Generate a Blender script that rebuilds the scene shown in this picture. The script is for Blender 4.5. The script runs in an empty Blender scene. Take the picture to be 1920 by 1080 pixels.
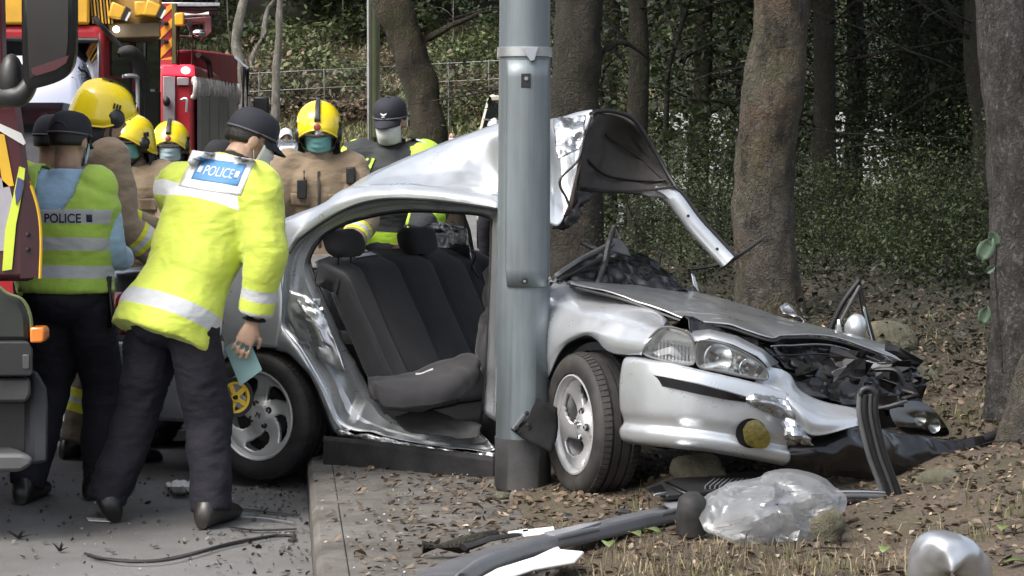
import bpy, math, random
import numpy as np
from mathutils import Vector, Matrix, noise
from mathutils.bvhtree import BVHTree
PI = math.pi
V = Vector
R = math.radians
random.seed(7)
rng = np.random.default_rng(7)
scene = bpy.context.scene
COL = scene.collection

# ------------------------------------------------------------------ camera
FPX = 4284.0                       # focal length in pixels of a 1920 px wide frame
CAMZ = 1.62
PITCH = math.atan(300.0 / FPX)
cam_d = bpy.data.cameras.new('camera')
cam_d.sensor_width = 36.0
cam_d.lens = 36.0 * FPX / 1920.0
cam_d.clip_start = 0.1
cam_d.clip_end = 2000.0
cam = bpy.data.objects.new('camera', cam_d)
cam.location = (0, 0, CAMZ)
cam.rotation_euler = (PI / 2 - PITCH, 0, 0)
COL.objects.link(cam)
scene.camera = cam

# ------------------------------------------------------------------ sky, sun, exposure
SUN_EL, SUN_AZ = R(52), R(-128)     # azimuth measured from +Y towards +X; the sun stands behind the camera, left
world = bpy.data.worlds.new('World')
scene.world = world
world.use_nodes = True
wn = world.node_tree
wn.nodes.clear()
wo = wn.nodes.new('ShaderNodeOutputWorld')
wb = wn.nodes.new('ShaderNodeBackground')
ws = wn.nodes.new('ShaderNodeTexSky')
ws.sky_type = 'NISHITA'
ws.sun_disc = False
ws.sun_elevation = SUN_EL
ws.sun_rotation = SUN_AZ
ws.air_density = 1.0
ws.dust_density = 6.0
ws.ozone_density = 1.0
wh = wn.nodes.new('ShaderNodeHueSaturation')
wh.inputs['Saturation'].default_value = 0.55
wn.links.new(ws.outputs[0], wh.inputs['Color'])
wn.links.new(wh.outputs[0], wb.inputs[0])
wn.links.new(wb.outputs[0], wo.inputs[0])
wb.inputs[1].default_value = 0.15
sun_d = bpy.data.lights.new('sun', 'SUN')
sun_d.energy = 0.85
sun_d.angle = R(30)
sun_d.color = (1.0, 0.975, 0.94)
sun = bpy.data.objects.new('sun', sun_d)
sdir = V((math.sin(SUN_AZ) * math.cos(SUN_EL), math.cos(SUN_AZ) * math.cos(SUN_EL), math.sin(SUN_EL)))
sun.rotation_euler = sdir.to_track_quat('Z', 'Y').to_euler()
sun.location = sdir * 30
COL.objects.link(sun)
scene.view_settings.view_transform = 'Standard'
scene.view_settings.look = 'None'
scene.view_settings.gamma = 1.0
scene.view_settings.exposure = 1.2
scene.view_settings.use_curve_mapping = False

# ------------------------------------------------------------------ pixel <-> place helpers
cP, sP = math.cos(PITCH), math.sin(PITCH)

def ray(px, py):
    dx, dy = (px - 960.0) / FPX, (540.0 - py) / FPX
    return V((dx, cP + dy * sP, -sP + dy * cP))

def img(px, py, Y):
    """point seen at a photo pixel and standing Y metres down the road"""
    d = ray(px, py)
    t = Y / d.y
    return V((d.x * t, Y, CAMZ + d.z * t))

def gnd(px, py, z=0.0):
    d = ray(px, py)
    t = (z - CAMZ) / d.z
    return V((d.x * t, d.y * t, z))

# ------------------------------------------------------------------ objects, things, tags
BASE = {}

def tag(o, label=None, cat=None, group=None, kind=None):
    if label: o['label'] = label
    if cat: o['category'] = cat
    if group: o['group'] = group
    if kind: o['kind'] = kind
    return o

def thing(name, label, cat, loc=(0, 0, 0), group=None):
    o = bpy.data.objects.new(name, None)
    o.empty_display_size = 0.1
    COL.objects.link(o)
    o.location = loc
    BASE[o.name] = V(loc)
    return tag(o, label, cat, group)

def link(name, me, parent=None, mats=None, origin=None):
    if mats is not None:
        for m in (mats if isinstance(mats, (list, tuple)) else [mats]):
            me.materials.append(m)
    o = bpy.data.objects.new(name, me)
    COL.objects.link(o)
    n = len(me.vertices)
    co = np.empty(n * 3, np.float32)
    me.vertices.foreach_get('co', co)
    co = co.reshape(-1, 3)
    if parent is not None:
        b = BASE[parent.name]
        o.parent = parent
    else:
        b = V(origin) if origin is not None else V((float((co[:, 0].min() + co[:, 0].max()) / 2),
              float((co[:, 1].min() + co[:, 1].max()) / 2), float(co[:, 2].min())))
        o.location = b
    BASE[o.name] = b
    co = co - np.array(b, np.float32)
    me.vertices.foreach_set('co', co.ravel())
    me.update()
    return o

def copy_tree(o, parent=None):
    c = o.copy()
    COL.objects.link(c)
    if parent is not None:
        c.parent = parent
    for ch in o.children:
        copy_tree(ch, c)
    return c

def npmesh(name, verts, faces, nper):
    """fast mesh from arrays: every face has nper corners"""
    me = bpy.data.meshes.new(name)
    verts = np.asarray(verts, np.float32)
    faces = np.asarray(faces, np.int32)
    me.vertices.add(len(verts))
    me.vertices.foreach_set('co', verts.ravel())
    me.loops.add(faces.size)
    me.loops.foreach_set('vertex_index', faces.ravel())
    me.polygons.add(len(faces))
    me.polygons.foreach_set('loop_start', np.arange(0, faces.size, nper, dtype=np.int32))
    me.update(calc_edges=True)
    me.validate()
    return me

def frame_from(d, up=V((0, 0, 1))):
    d = d.normalized()
    a = d.cross(up)
    if a.length < 1e-4:
        a = d.cross(V((1, 0, 0)))
    a.normalize()
    b = a.cross(d).normalized()
    return a, b

def crs(P, m):
    """Catmull-Rom through the points of P (n, k) -> (m, k)"""
    P = np.asarray(P, float)
    n = len(P)
    if n == 2:
        t = np.linspace(0, 1, m)[:, None]
        return P[0] * (1 - t) + P[1] * t
    Q = np.vstack([2 * P[0] - P[1], P, 2 * P[-1] - P[-2]])
    u = np.linspace(0, n - 1, m)
    i = np.minimum(u.astype(int), n - 2)
    t = (u - i)[:, None]
    p0, p1, p2, p3 = Q[i], Q[i + 1], Q[i + 2], Q[i + 3]
    return 0.5 * (2 * p1 + (p2 - p0) * t + (2 * p0 - 5 * p1 + 4 * p2 - p3) * t ** 2 + (3 * p1 - p0 - 3 * p2 + p3) * t ** 3)

def nz(p, f, seed=0.0):
    return noise.noise(V((p[0] * f + seed, p[1] * f + seed * 1.7, p[2] * f - seed)))

class MB:
    def __init__(s):
        s.v, s.f, s.m = [], [], []
    def add(s, verts, faces, mi=0):
        k = len(s.v)
        s.v += [tuple(p) for p in verts]
        s.f += [tuple(i + k for i in f) for f in faces]
        s.m += [mi] * len(faces)
        return s
    def box(s, c, size, rot=None, mi=0, taper=1.0):
        c = V(c)
        x, y, z = size[0] / 2, size[1] / 2, size[2] / 2
        vs = []
        for dz in (-1, 1):
            k = taper if dz > 0 else 1.0
            for dx, dy in ((-1, -1), (1, -1), (1, 1), (-1, 1)):
                p = V((dx * x * k, dy * y * k, dz * z))
                if rot is not None: p = rot @ p
                vs.append(c + p)
        return s.add(vs, [(3, 2, 1, 0), (4, 5, 6, 7), (0, 1, 5, 4), (1, 2, 6, 5), (2, 3, 7, 6), (3, 0, 4, 7)], mi)
    def bar(s, a, b, w, h, up=V((0, 0, 1)), mi=0):
        a, b = V(a), V(b)
        x, y = frame_from(b - a, up)
        vs = []
        for p in (a, b):
            for sx, sy in ((-1, -1), (1, -1), (1, 1), (-1, 1)):
                vs.append(p + x * (sx * w / 2) + y * (sy * h / 2))
        return s.add(vs, [(3, 2, 1, 0), (4, 5, 6, 7), (0, 1, 5, 4), (1, 2, 6, 5), (2, 3, 7, 6), (3, 0, 4, 7)], mi)
    def loft(s, rings, cap=True, closed=True, mi=0):
        n = len(rings[0])
        vs = [p for r in rings for p in r]
        fs = []
        for i in range(len(rings) - 1):
            for j in range(n if closed else n - 1):
                a, b = i * n + j, i * n + (j + 1) % n
                fs.append((a, b, b + n, a + n))
        if cap and closed:
            fs.append(tuple(range(n - 1, -1, -1)))
            k = (len(rings) - 1) * n
            fs.append(tuple(range(k, k + n)))
        return s.add(vs, fs, mi)
    def tube(s, pts, r, n=8, cap=True, mi=0, sq=1.0, up=V((0, 0, 1)), jit=0.0):
        pts = [V(p) for p in pts]
        k = len(pts)
        rs = [r] * k if not hasattr(r, '__len__') else list(r)
        rings = []
        a = None
        for i, p in enumerate(pts):
            d = (pts[min(i + 1, k - 1)] - pts[max(i - 1, 0)])
            if d.length < 1e-6: d = V((0, 0, 1))
            d.normalize()
            if a is None:
                a, b = frame_from(d, up)
            else:
                a = (a - d * a.dot(d))
                if a.length < 1e-5: a, b = frame_from(d, up)
                a.normalize()
                b = d.cross(a)
            ring = []
            for j in range(n):
                t = 2 * PI * j / n
                q = rs[i] * (1 + (jit * nz(p + a * math.cos(t) + b * math.sin(t), 3.1) if jit else 0))
                ring.append(p + a * (math.cos(t) * q) + b * (math.sin(t) * q * sq))
            rings.append(ring)
        return s.loft(rings, cap, True, mi)
    def curve(s, pts, r, m=24, n=8, mi=0, sq=1.0, jit=0.0):
        q = crs([tuple(p) for p in pts], m)
        if hasattr(r, '__len__'):
            r = list(crs([(x,) for x in r], m)[:, 0])
        return s.tube([V(p) for p in q], r, n, True, mi, sq, jit=jit)
    def lathe(s, prof, n=32, mat=Matrix.Identity(4), mi=0, closed_prof=False):
        """profile of (radius, height) round local z"""
        vs, fs = [], []
        k = len(prof)
        for j in range(n):
            t = 2 * PI * j / n
            for r, h in prof:
                vs.append(mat @ V((r * math.cos(t), r * math.sin(t), h)))
        for j in range(n):
            for i in range(k if closed_prof else k - 1):
                a, b = j * k + i, ((j + 1) % n) * k + i
                i2 = (i + 1) % k
                a2, b2 = j * k + i2, ((j + 1) % n) * k + i2
                fs.append((a, b, b2, a2))
        return s.add(vs, fs, mi)
    def grid(s, rows, mi=0, flip=False):
        n = len(rows[0])
        vs = [p for r in rows for p in r]
        fs = []
        for i in range(len(rows) - 1):
            for j in range(n - 1):
                a = i * n + j
                q = (a, a + 1, a + n + 1, a + n)
                fs.append(q[::-1] if flip else q)
        return s.add(vs, fs, mi)
    def prism(s, poly, vec, mi=0):
        poly = [V(p) for p in poly]
        n = len(poly)
        vec = V(vec)
        vs = poly + [p + vec for p in poly]
        fs = [tuple(range(n - 1, -1, -1)), tuple(range(n, 2 * n))]
        for i in range(n):
            j = (i + 1) % n
            fs.append((i, j, j + n, i + n))
        return s.add(vs, fs, mi)
    def ell(s, c, rad, rot=None, nu=14, nv=9, mi=0):
        c = V(c)
        vs, fs = [], []
        for i in range(nv + 1):
            th = PI * i / nv
            for j in range(nu):
                ph = 2 * PI * j / nu
                p = V((math.sin(th) * math.cos(ph) * rad[0], math.sin(th) * math.sin(ph) * rad[1], math.cos(th) * rad[2]))
                if rot is not None: p = rot @ p
                vs.append(c + p)
        for i in range(nv):
            for j in range(nu):
                a, b = i * nu + j, i * nu + (j + 1) % nu
                fs.append((a, a + nu, b + nu, b))
        return s.add(vs, fs, mi)
    def mesh(s, name, smooth=40):
        me = bpy.data.meshes.new(name)
        me.from_pydata(s.v, [], s.f)
        if any(s.m):
            me.polygons.foreach_set('material_index', s.m)
        me.validate()
        if smooth:
            me.polygons.foreach_set('use_smooth', [True] * len(me.polygons))
            if smooth < 179:
                me.set_sharp_from_angle(angle=R(smooth))
        me.update()
        return me
    def build(s, name, mat, parent=None, smooth=40, bevel=0, solid=0, sub=0, origin=None, soff=0.0):
        o = link(name, s.mesh(name, smooth), parent, mat, origin)
        if solid:
            m = o.modifiers.new('thickness', 'SOLIDIFY'); m.thickness = solid; m.offset = soff
        if sub:
            m = o.modifiers.new('smooth', 'SUBSURF'); m.levels = sub; m.render_levels = sub
        if bevel:
            m = o.modifiers.new('bevel', 'BEVEL'); m.width = bevel; m.segments = 2; m.limit_method = 'ANGLE'; m.angle_limit = R(35)
        return o

def W(p):
    """control point: Vector, or (px, py, Y)"""
    return p if isinstance(p, Vector) else img(*p)

def cgrid(ctrl, nu, nv, amp=0.0, freq=6.0, seed=0.0, edge=True, direction=None):
    """smooth (nu x nv) grid of Vectors through a control net; optional crumpling"""
    C = np.array([[tuple(W(p)) for p in row] for row in ctrl])
    A = np.stack([crs(C[i], nv) for i in range(C.shape[0])])
    B = np.stack([crs(A[:, j], nu) for j in range(nv)], axis=1)
    rows = [[V(B[i, j]) for j in range(nv)] for i in range(nu)]
    if amp:
        out = []
        for i in range(nu):
            r = []
            for j in range(nv):
                p = rows[i][j]
                du = rows[min(i + 1, nu - 1)][j] - rows[max(i - 1, 0)][j]
                dv = rows[i][min(j + 1, nv - 1)] - rows[i][max(j - 1, 0)]
                n = direction or du.cross(dv).normalized()
                k = 1.0
                if edge is False:
                    k = min(1.0, 4.0 * min(i / (nu - 1), 1 - i / (nu - 1), j / (nv - 1), 1 - j / (nv - 1)))
                d = nz(p, freq, seed) + 0.5 * (1 - 2 * abs(nz(p, freq * 1.9, seed + 3.3))) - 0.2
                r.append(p + n * (amp * d * k))
            out.append(r)
        rows = out
    return rows

def patch(name, ctrl, mat, parent, nu=24, nv=24, solid=0.003, smooth=60, **kw):
    mb = MB()
    mb.grid(cgrid(ctrl, nu, nv, **kw))
    return mb.build(name, mat, parent, smooth=smooth, solid=solid)

def between(A, B, n, prof=None):
    """control net between two pixel curves A and B; prof = list of (fraction)"""
    return [[tuple(np.array(a) * (1 - k / n) + np.array(b) * (k / n)) for a, b in zip(A, B)] for k in range(n + 1)]

# ------------------------------------------------------------------ materials
MATS = {}

def nodes(name):
    m = bpy.data.materials.new(name)
    m.use_nodes = True
    nt = m.node_tree
    return m, nt, nt.nodes['Principled BSDF']

def noise_tex(nt, scale, detail=4.0, rough=0.6, coord='Object', stretch=None):
    tc = nt.nodes.new('ShaderNodeTexCoord')
    n = nt.nodes.new('ShaderNodeTexNoise')
    n.inputs['Scale'].default_value = scale
    n.inputs['Detail'].default_value = detail
    n.inputs['Roughness'].default_value = rough
    src = tc.outputs[coord]
    if stretch:
        mp = nt.nodes.new('ShaderNodeMapping')
        mp.inputs['Scale'].default_value = stretch
        nt.links.new(src, mp.inputs[0])
        src = mp.outputs[0]
    nt.links.new(src, n.inputs['Vector'])
    return n

def ramp(nt, fac, stops, interp='LINEAR'):
    r = nt.nodes.new('ShaderNodeValToRGB')
    r.color_ramp.interpolation = interp
    el = r.color_ramp.elements
    while len(el) < len(stops): el.new(0.5)
    for e, (p, c) in zip(el, stops):
        e.position = p
        e.color = (*c[:3], 1)
    nt.links.new(fac, r.inputs[0])
    return r

def mixc(nt, fac, a, b, mode='MIX'):
    m = nt.nodes.new('ShaderNodeMix')
    m.data_type = 'RGBA'
    m.blend_type = mode
    for i, x in ((0, fac), (6, a), (7, b)):
        if hasattr(x, 'is_output') or hasattr(x, 'links'):
            nt.links.new(x, m.inputs[i])
        elif i == 0:
            m.inputs[0].default_value = x
        else:
            m.inputs[i].default_value = (*x[:3], 1)
    return m.outputs[2]

def M(name, col, rough=0.6, metal=0.0, var=0.12, vscale=6.0, bump=0.0, bscale=60.0, col2=None, coat=0.0,
      dirt=0.0, dirtcol=(0.09, 0.075, 0.055), rvar=0.0, spec=0.5, stretch=None, sheen=0.0, bdist=0.01):
    if name in MATS: return MATS[name]
    m, nt, b = nodes(name)
    n = noise_tex(nt, vscale, 5.0, stretch=stretch)
    c2 = col2 if col2 else tuple(max(0, c * (1 - 2 * var)) for c in col)
    c1 = col if col2 else tuple(min(1, c * (1 + var)) for c in col)
    r = ramp(nt, n.outputs['Fac'], [(0.3, c2), (0.7, c1)])
    out = r.outputs[0]
    if dirt:
        n2 = noise_tex(nt, 2.3, 8.0, 0.7)
        r2 = ramp(nt, n2.outputs['Fac'], [(0.45, (0, 0, 0)), (0.75, (dirt, dirt, dirt))])
        out = mixc(nt, r2.outputs[0], out, dirtcol)
    nt.links.new(out, b.inputs['Base Color'])
    b.inputs['Roughness'].default_value = rough
    if rvar:
        n3 = noise_tex(nt, vscale * 2.5, 6.0, 0.7)
        r3 = ramp(nt, n3.outputs['Fac'], [(0.3, (max(0.02, rough - rvar),) * 3), (0.75, (min(1, rough + rvar),) * 3)])
        nt.links.new(r3.outputs[0], b.inputs['Roughness'])
    b.inputs['Metallic'].default_value = metal
    b.inputs['Specular IOR Level'].default_value = spec
    b.inputs['Coat Weight'].default_value = coat
    b.inputs['Coat Roughness'].default_value = 0.06
    b.inputs['Sheen Weight'].default_value = sheen
    if bump:
        n4 = noise_tex(nt, bscale, 6.0, 0.65, stretch=stretch)
        bp = nt.nodes.new('ShaderNodeBump')
        bp.inputs['Strength'].default_value = bump
        bp.inputs['Distance'].default_value = bdist
        nt.links.new(n4.outputs['Fac'], bp.inputs['Height'])
        nt.links.new(bp.outputs[0], b.inputs['Normal'])
    MATS[name] = m
    return m

def M_leaf(name, dark, light, trans=0.3):
    if name in MATS: return MATS[name]
    m, nt, b = nodes(name)
    at = nt.nodes.new('ShaderNodeAttribute')
    at.attribute_name = 'rnd'
    r = ramp(nt, at.outputs['Fac'], [(0.0, dark), (0.8, light), (1.0, tuple(min(1, c * 1.5) for c in light))])
    nt.links.new(r.outputs[0], b.inputs['Base Color'])
    b.inputs['Roughness'].default_value = 0.55
    t = nt.nodes.new('ShaderNodeBsdfTranslucent')
    nt.links.new(r.outputs[0], t.inputs[0])
    mx = nt.nodes.new('ShaderNodeMixShader')
    mx.inputs[0].default_value = trans
    nt.links.new(b.outputs[0], mx.inputs[1])
    nt.links.new(t.outputs[0], mx.inputs[2])
    nt.links.new(mx.outputs[0], nt.nodes['Material Output'].inputs[0])
    MATS[name] = m
    return m

def M_glass(name, tint=(0.9, 0.95, 0.95), rough=0.03, mix=0.75, gloss=(0.9, 0.9, 0.9)):
    """thin pane: part clear, part mirror"""
    if name in MATS: return MATS[name]
    m, nt, b = nodes(name)
    nt.nodes.remove(b)
    tr = nt.nodes.new('ShaderNodeBsdfTransparent'); tr.inputs[0].default_value = (*tint, 1)
    gl = nt.nodes.new('ShaderNodeBsdfGlossy'); gl.inputs[0].default_value = (*gloss, 1); gl.inputs['Roughness'].default_value = rough
    mx = nt.nodes.new('ShaderNodeMixShader'); mx.inputs[0].default_value = 1 - mix
    nt.links.new(tr.outputs[0], mx.inputs[1]); nt.links.new(gl.outputs[0], mx.inputs[2])
    nt.links.new(mx.outputs[0], nt.nodes['Material Output'].inputs[0])
    MATS[name] = m
    return m

def M_emit(name, col, strength):
    if name in MATS: return MATS[name]
    m, nt, b = nodes(name)
    b.inputs['Base Color'].default_value = (*col, 1)
    b.inputs['Emission Color'].default_value = (*col, 1)
    b.inputs['Emission Strength'].default_value = strength
    MATS[name] = m
    return m

paint = M('silver_paint', (0.53, 0.56, 0.585), 0.32, 0.62, var=0.05, vscale=4, coat=0.45, dirt=0.3, dirtcol=(0.27, 0.265, 0.25), rvar=0.07)
bare = M('bare_crumpled_steel', (0.52, 0.54, 0.56), 0.30, 0.9, var=0.12, vscale=9, dirt=0.5, dirtcol=(0.10, 0.085, 0.07), rvar=0.12, bump=0.25, bscale=22)
black = M('black_plastic', (0.010, 0.010, 0.011), 0.5, var=0.25, vscale=14, dirt=0.15, dirtcol=(0.06, 0.055, 0.05), bump=0.1, bscale=90)
gloss_black = M('glossy_black', (0.007, 0.007, 0.0075), 0.22, var=0.2, dirt=0.2, dirtcol=(0.03, 0.027, 0.024))
inner_paint = M('inner_paint', (0.50, 0.52, 0.54), 0.33, 0.8, var=0.08, vscale=5, coat=0.3, rvar=0.08)
rubber = M('rubber', (0.014, 0.014, 0.015), 0.72, var=0.3, vscale=18, dirt=0.6, dirtcol=(0.075, 0.068, 0.058), bump=0.15, bscale=70)
seatcloth = M('seat_cloth', (0.020, 0.020, 0.0235), 0.92, var=0.25, vscale=5, bump=0.5, bscale=350, sheen=0.1, dirt=0.12, bdist=0.003)
alloy = M('alloy_wheel', (0.62, 0.63, 0.64), 0.35, 0.55, var=0.06, dirt=0.35, dirtcol=(0.12, 0.11, 0.1))
darkmetal = M('dark_metal', (0.03, 0.03, 0.031), 0.5, 0.6, var=0.3, vscale=12, dirt=0.4, bump=0.2, bscale=40)
chrome = M('bright_metal', (0.7, 0.71, 0.72), 0.18, 1.0, var=0.05, dirt=0.15)
white_plastic = M('white_plastic', (0.72, 0.72, 0.70), 0.5, var=0.06, dirt=0.35)
grey_plastic = M('grey_plastic', (0.09, 0.093, 0.1), 0.55, var=0.15, vscale=9, dirt=0.35, bump=0.1, bscale=120)
clear = M_glass('clear_lens', (0.96, 0.98, 0.98), 0.04, 0.8)
# ================================================================== SETTING
def sstep(t):
    t = max(0.0, min(1.0, t))
    return t * t * (3 - 2 * t)

def kerb_x(y):
    k = -0.85 + (9.47 - y) * 0.1015
    if y > 18: k = -1.716 - (y - 18) * 0.02 + (y - 18) ** 2 * 0.0145
    return k

def H(x, y):
    d = x - (kerb_x(y) + 0.78)
    far = sstep((y - 52) / 6) * (0.11 * (y - 52)) + max(0, y - 68) * 0.22
    side = max(0.0, -11.5 - x) * 0.25
    if d < 0 or y > 46:
        z = -0.06
    else:
        z = 0.155 + 0.03 * sstep(d / 0.3) + 0.23 * sstep((d - 0.5) / 2.3) + 0.2 * sstep((y - 9.6) / 4) * sstep((d - 0.2) / 1.2)
        if y < 6: z = z
        b = noise.noise(V((x * 1.3, y * 1.3, 0.3))) * 0.05 + noise.noise(V((x * 4.5, y * 4.5, 2.3))) * 0.022 + noise.noise(V((x * 13, y * 13, 1.3))) * 0.008
        z += b * sstep((d - 0.12) / 0.6)
        z += 0.10 * math.exp(-(((x - 0.72) / 0.16) ** 2 + ((y - 8.95) / 0.2) ** 2))       # little mound under the bumper
        # the wood slopes down again to the far bend of the road
        e = sstep((44 - y) / 4)
        z = z * e - 0.06 * (1 - e)
    return z + far + side

earth = M('leafy_earth', (0.105, 0.080, 0.057), 0.95, var=0.3, vscale=3.0, bump=0.9, bscale=26, col2=(0.045, 0.034, 0.024), bdist=0.03)
_nt = earth.node_tree
# moss and fine pale grit over the earth, then the wood's shade as colour
_n = noise_tex(_nt, 1.4, 7, 0.7); _r = ramp(_nt, _n.outputs['Fac'], [(0.48, (0, 0, 0)), (0.68, (0.7, 0.7, 0.7))])
_g = noise_tex(_nt, 42, 4, 0.8); _rg = ramp(_nt, _g.outputs['Fac'], [(0.58, (0, 0, 0)), (0.72, (0.8, 0.8, 0.8))])
_b = _nt.nodes['Principled BSDF']; _src = _b.inputs['Base Color'].links[0].from_socket
_c = mixc(_nt, _r.outputs[0], _src, (0.062, 0.062, 0.026))
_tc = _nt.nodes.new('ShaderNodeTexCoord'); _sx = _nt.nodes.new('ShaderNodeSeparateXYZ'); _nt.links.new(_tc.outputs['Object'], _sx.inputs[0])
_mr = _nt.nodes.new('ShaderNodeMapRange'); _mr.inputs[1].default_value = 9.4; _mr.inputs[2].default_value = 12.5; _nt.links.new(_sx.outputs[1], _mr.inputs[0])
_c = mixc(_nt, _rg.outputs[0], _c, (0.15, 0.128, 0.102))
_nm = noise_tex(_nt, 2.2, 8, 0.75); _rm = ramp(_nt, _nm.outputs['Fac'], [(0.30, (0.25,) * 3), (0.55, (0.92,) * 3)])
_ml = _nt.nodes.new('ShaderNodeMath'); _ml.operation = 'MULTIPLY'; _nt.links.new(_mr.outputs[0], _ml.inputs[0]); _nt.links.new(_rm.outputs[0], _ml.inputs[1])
_c = mixc(_nt, _ml.outputs[0], _c, (0.021, 0.021, 0.012))  # mossy dark mixed in behind the car, painting in the shade of the wood
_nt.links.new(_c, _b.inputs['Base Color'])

xs = np.unique(np.concatenate([np.linspace(-60, -3, 24), np.linspace(-3, -1, 12), np.linspace(-1, 3.2, 106), np.linspace(3.2, 12, 30), np.linspace(12, 70, 20)]))
ys = np.unique(np.concatenate([np.linspace(-40, 6.5, 14), np.linspace(6.5, 12, 130), np.linspace(12, 20, 50), np.linspace(20, 50, 50), np.linspace(50, 140, 40)]))
gv = [(x, y, H(x, y)) for y in ys for x in xs]
nx = len(xs)
gf = [(j * nx + i, j * nx + i + 1, (j + 1) * nx + i + 1, (j + 1) * nx + i) for j in range(len(ys) - 1) for i in range(nx - 1)]
me = npmesh('ground', gv, gf, 4)
me.polygons.foreach_set('use_smooth', [True] * len(me.polygons))
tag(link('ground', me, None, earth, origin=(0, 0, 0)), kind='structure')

asphalt = M('asphalt', (0.165, 0.165, 0.162), 0.8, var=0.12, vscale=1.2, bump=0.6, bscale=180, col2=(0.105, 0.104, 0.101), bdist=0.006)
_nt = asphalt.node_tree; _b = _nt.nodes['Principled BSDF']; _src = _b.inputs['Base Color'].links[0].from_socket
_n = noise_tex(_nt, 240, 2, 0.9); _r = ramp(_nt, _n.outputs['Fac'], [(0.35, (0.55,) * 3), (0.65, (1.25,) * 3)])
_c = mixc(_nt, 1.0, _src, _r.outputs[0], 'MULTIPLY')
_n2 = noise_tex(_nt, 0.9, 6, 0.75); _r2 = ramp(_nt, _n2.outputs['Fac'], [(0.5, (0, 0, 0)), (0.62, (0.55,) * 3)])
_c = mixc(_nt, _r2.outputs[0], _c, (0.075, 0.07, 0.062))
_nt.links.new(_c, _b.inputs['Base Color'])
rv = [(-14, -40), (kerb_x(-40), -40)]
mb = MB()
rows = []
for y in list(np.linspace(-40, 20, 40)) + list(np.linspace(21, 47, 30)):
    k = min(kerb_x(y), 60)
    rows.append([V((x, y, 0.0)) for x in np.linspace(-12, k, 12)])
mb.grid(rows, flip=False)
tag(mb.build('road', asphalt, None, smooth=0, origin=(0, 0, 0)), kind='structure')
mb = MB()
mb.grid([[V((x, y, 0.0)) for x in np.linspace(-12, 60, 20)] for y in (47, 49, 51, 53)])
tag(mb.build('road_bend', asphalt, None, smooth=0, origin=(0, 0, 0)), kind='structure')

# pavement: concrete slabs behind a kerb
concrete = M('pavement_concrete', (0.18, 0.172, 0.16), 0.9, var=0.14, vscale=2.2, bump=0.7, bscale=90, col2=(0.095, 0.088, 0.078), bdist=0.008)
_nt = concrete.node_tree; _b = _nt.nodes['Principled BSDF']; _src = _b.inputs['Base Color'].links[0].from_socket
_n2 = noise_tex(_nt, 3.1, 8, 0.8); _r2 = ramp(_nt, _n2.outputs['Fac'], [(0.36, (0, 0, 0)), (0.60, (0.85,) * 3)])
_nt.links.new(mixc(_nt, _r2.outputs[0], _src, (0.052, 0.046, 0.038)), _b.inputs['Base Color'])
mb = MB()
pv_rows = []
for y in np.linspace(1.5, 16, 30):
    k = kerb_x(y)
    pv_rows.append([V((k + 0.111, y, 0.1485)), V((k + 0.45, y, 0.149)), V((k + 0.83, y, 0.15)), V((k + 0.84, y, -0.1))])
mb.grid(pv_rows)
pav = tag(mb.build('pavement', concrete, None, smooth=30, origin=(0, 0, 0)), kind='structure')
kerbm = M('kerb_concrete', (0.125, 0.12, 0.11), 0.88, var=0.14, vscale=5, bump=0.5, bscale=80, dirt=0.6, dirtcol=(0.07, 0.065, 0.055))
BASE[pav.name] = V((0, 0, 0))
yy = 2.42
while yy < 20:
    y0, y1 = yy + 0.004, yy + 0.906
    mb = MB()
    prof = [(0.0, -0.08), (0.004, 0.12), (0.022, 0.147), (0.11, 0.152), (0.112, -0.08)]
    dz = random.uniform(-0.004, 0.004)
    mb.loft([[V((kerb_x(y) + a, y, b + dz)) for a, b in prof] for y in (y0, y1)])
    mb.build('kerb_stone', concrete, pav, smooth=30, bevel=0.006)
    yy += 0.91

# ------------------------------------------------------------------ scattered leaves, grit, grass
def leafmesh(name, P, S, mat, lab, cat=None, curl=0.4, flat=0.35, seed=0, aspect=0.55):
    """P (n,3) positions, S (n,) sizes: small bent leaves, two quads each"""
    rg = np.random.default_rng(seed)
    n = len(P)
    a = rg.uniform(0, 2 * PI, n); e = rg.normal(0, flat, n); ro = rg.normal(0, flat, n)
    d = np.stack([np.cos(a) * np.cos(e), np.sin(a) * np.cos(e), np.sin(e)], 1)
    s0 = np.stack([-np.sin(a), np.cos(a), np.zeros(n)], 1)
    u = np.cross(d, s0)
    s = s0 * np.cos(ro)[:, None] + u * np.sin(ro)[:, None]
    u = np.cross(d, s)
    S = S[:, None]
    w = S * aspect * 0.5
    c = rg.uniform(-curl, curl, n)[:, None] * S
    v0 = P - d * S * 0.5
    v1 = P - d * S * 0.12 + s * w + u * c * 0.6
    v2 = P + d * S * 0.24 + s * w * 0.75 + u * c * 0.5
    v3 = P + d * S * 0.5 + u * c * 0.2
    v4 = P + d * S * 0.20 - s * w * 0.8 + u * c * 0.5
    v5 = P - d * S * 0.16 - s * w * 0.95 + u * c * 0.6
    vs = np.stack([v0, v1, v2, v3, v4, v5], 1).reshape(-1, 3)
    k = np.arange(n)[:, None] * 6
    fs = np.concatenate([np.hstack([k, k + 1, k + 2, k + 3]), np.hstack([k, k + 3, k + 4, k + 5])], 0)
    me = npmesh(name, vs, fs, 4)
    at = me.attributes.new('rnd', 'FLOAT', 'FACE')
    r = rg.uniform(0, 1, n)
    at.data.foreach_set('value', np.concatenate([r, r]).astype(np.float32))
    return me

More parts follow.
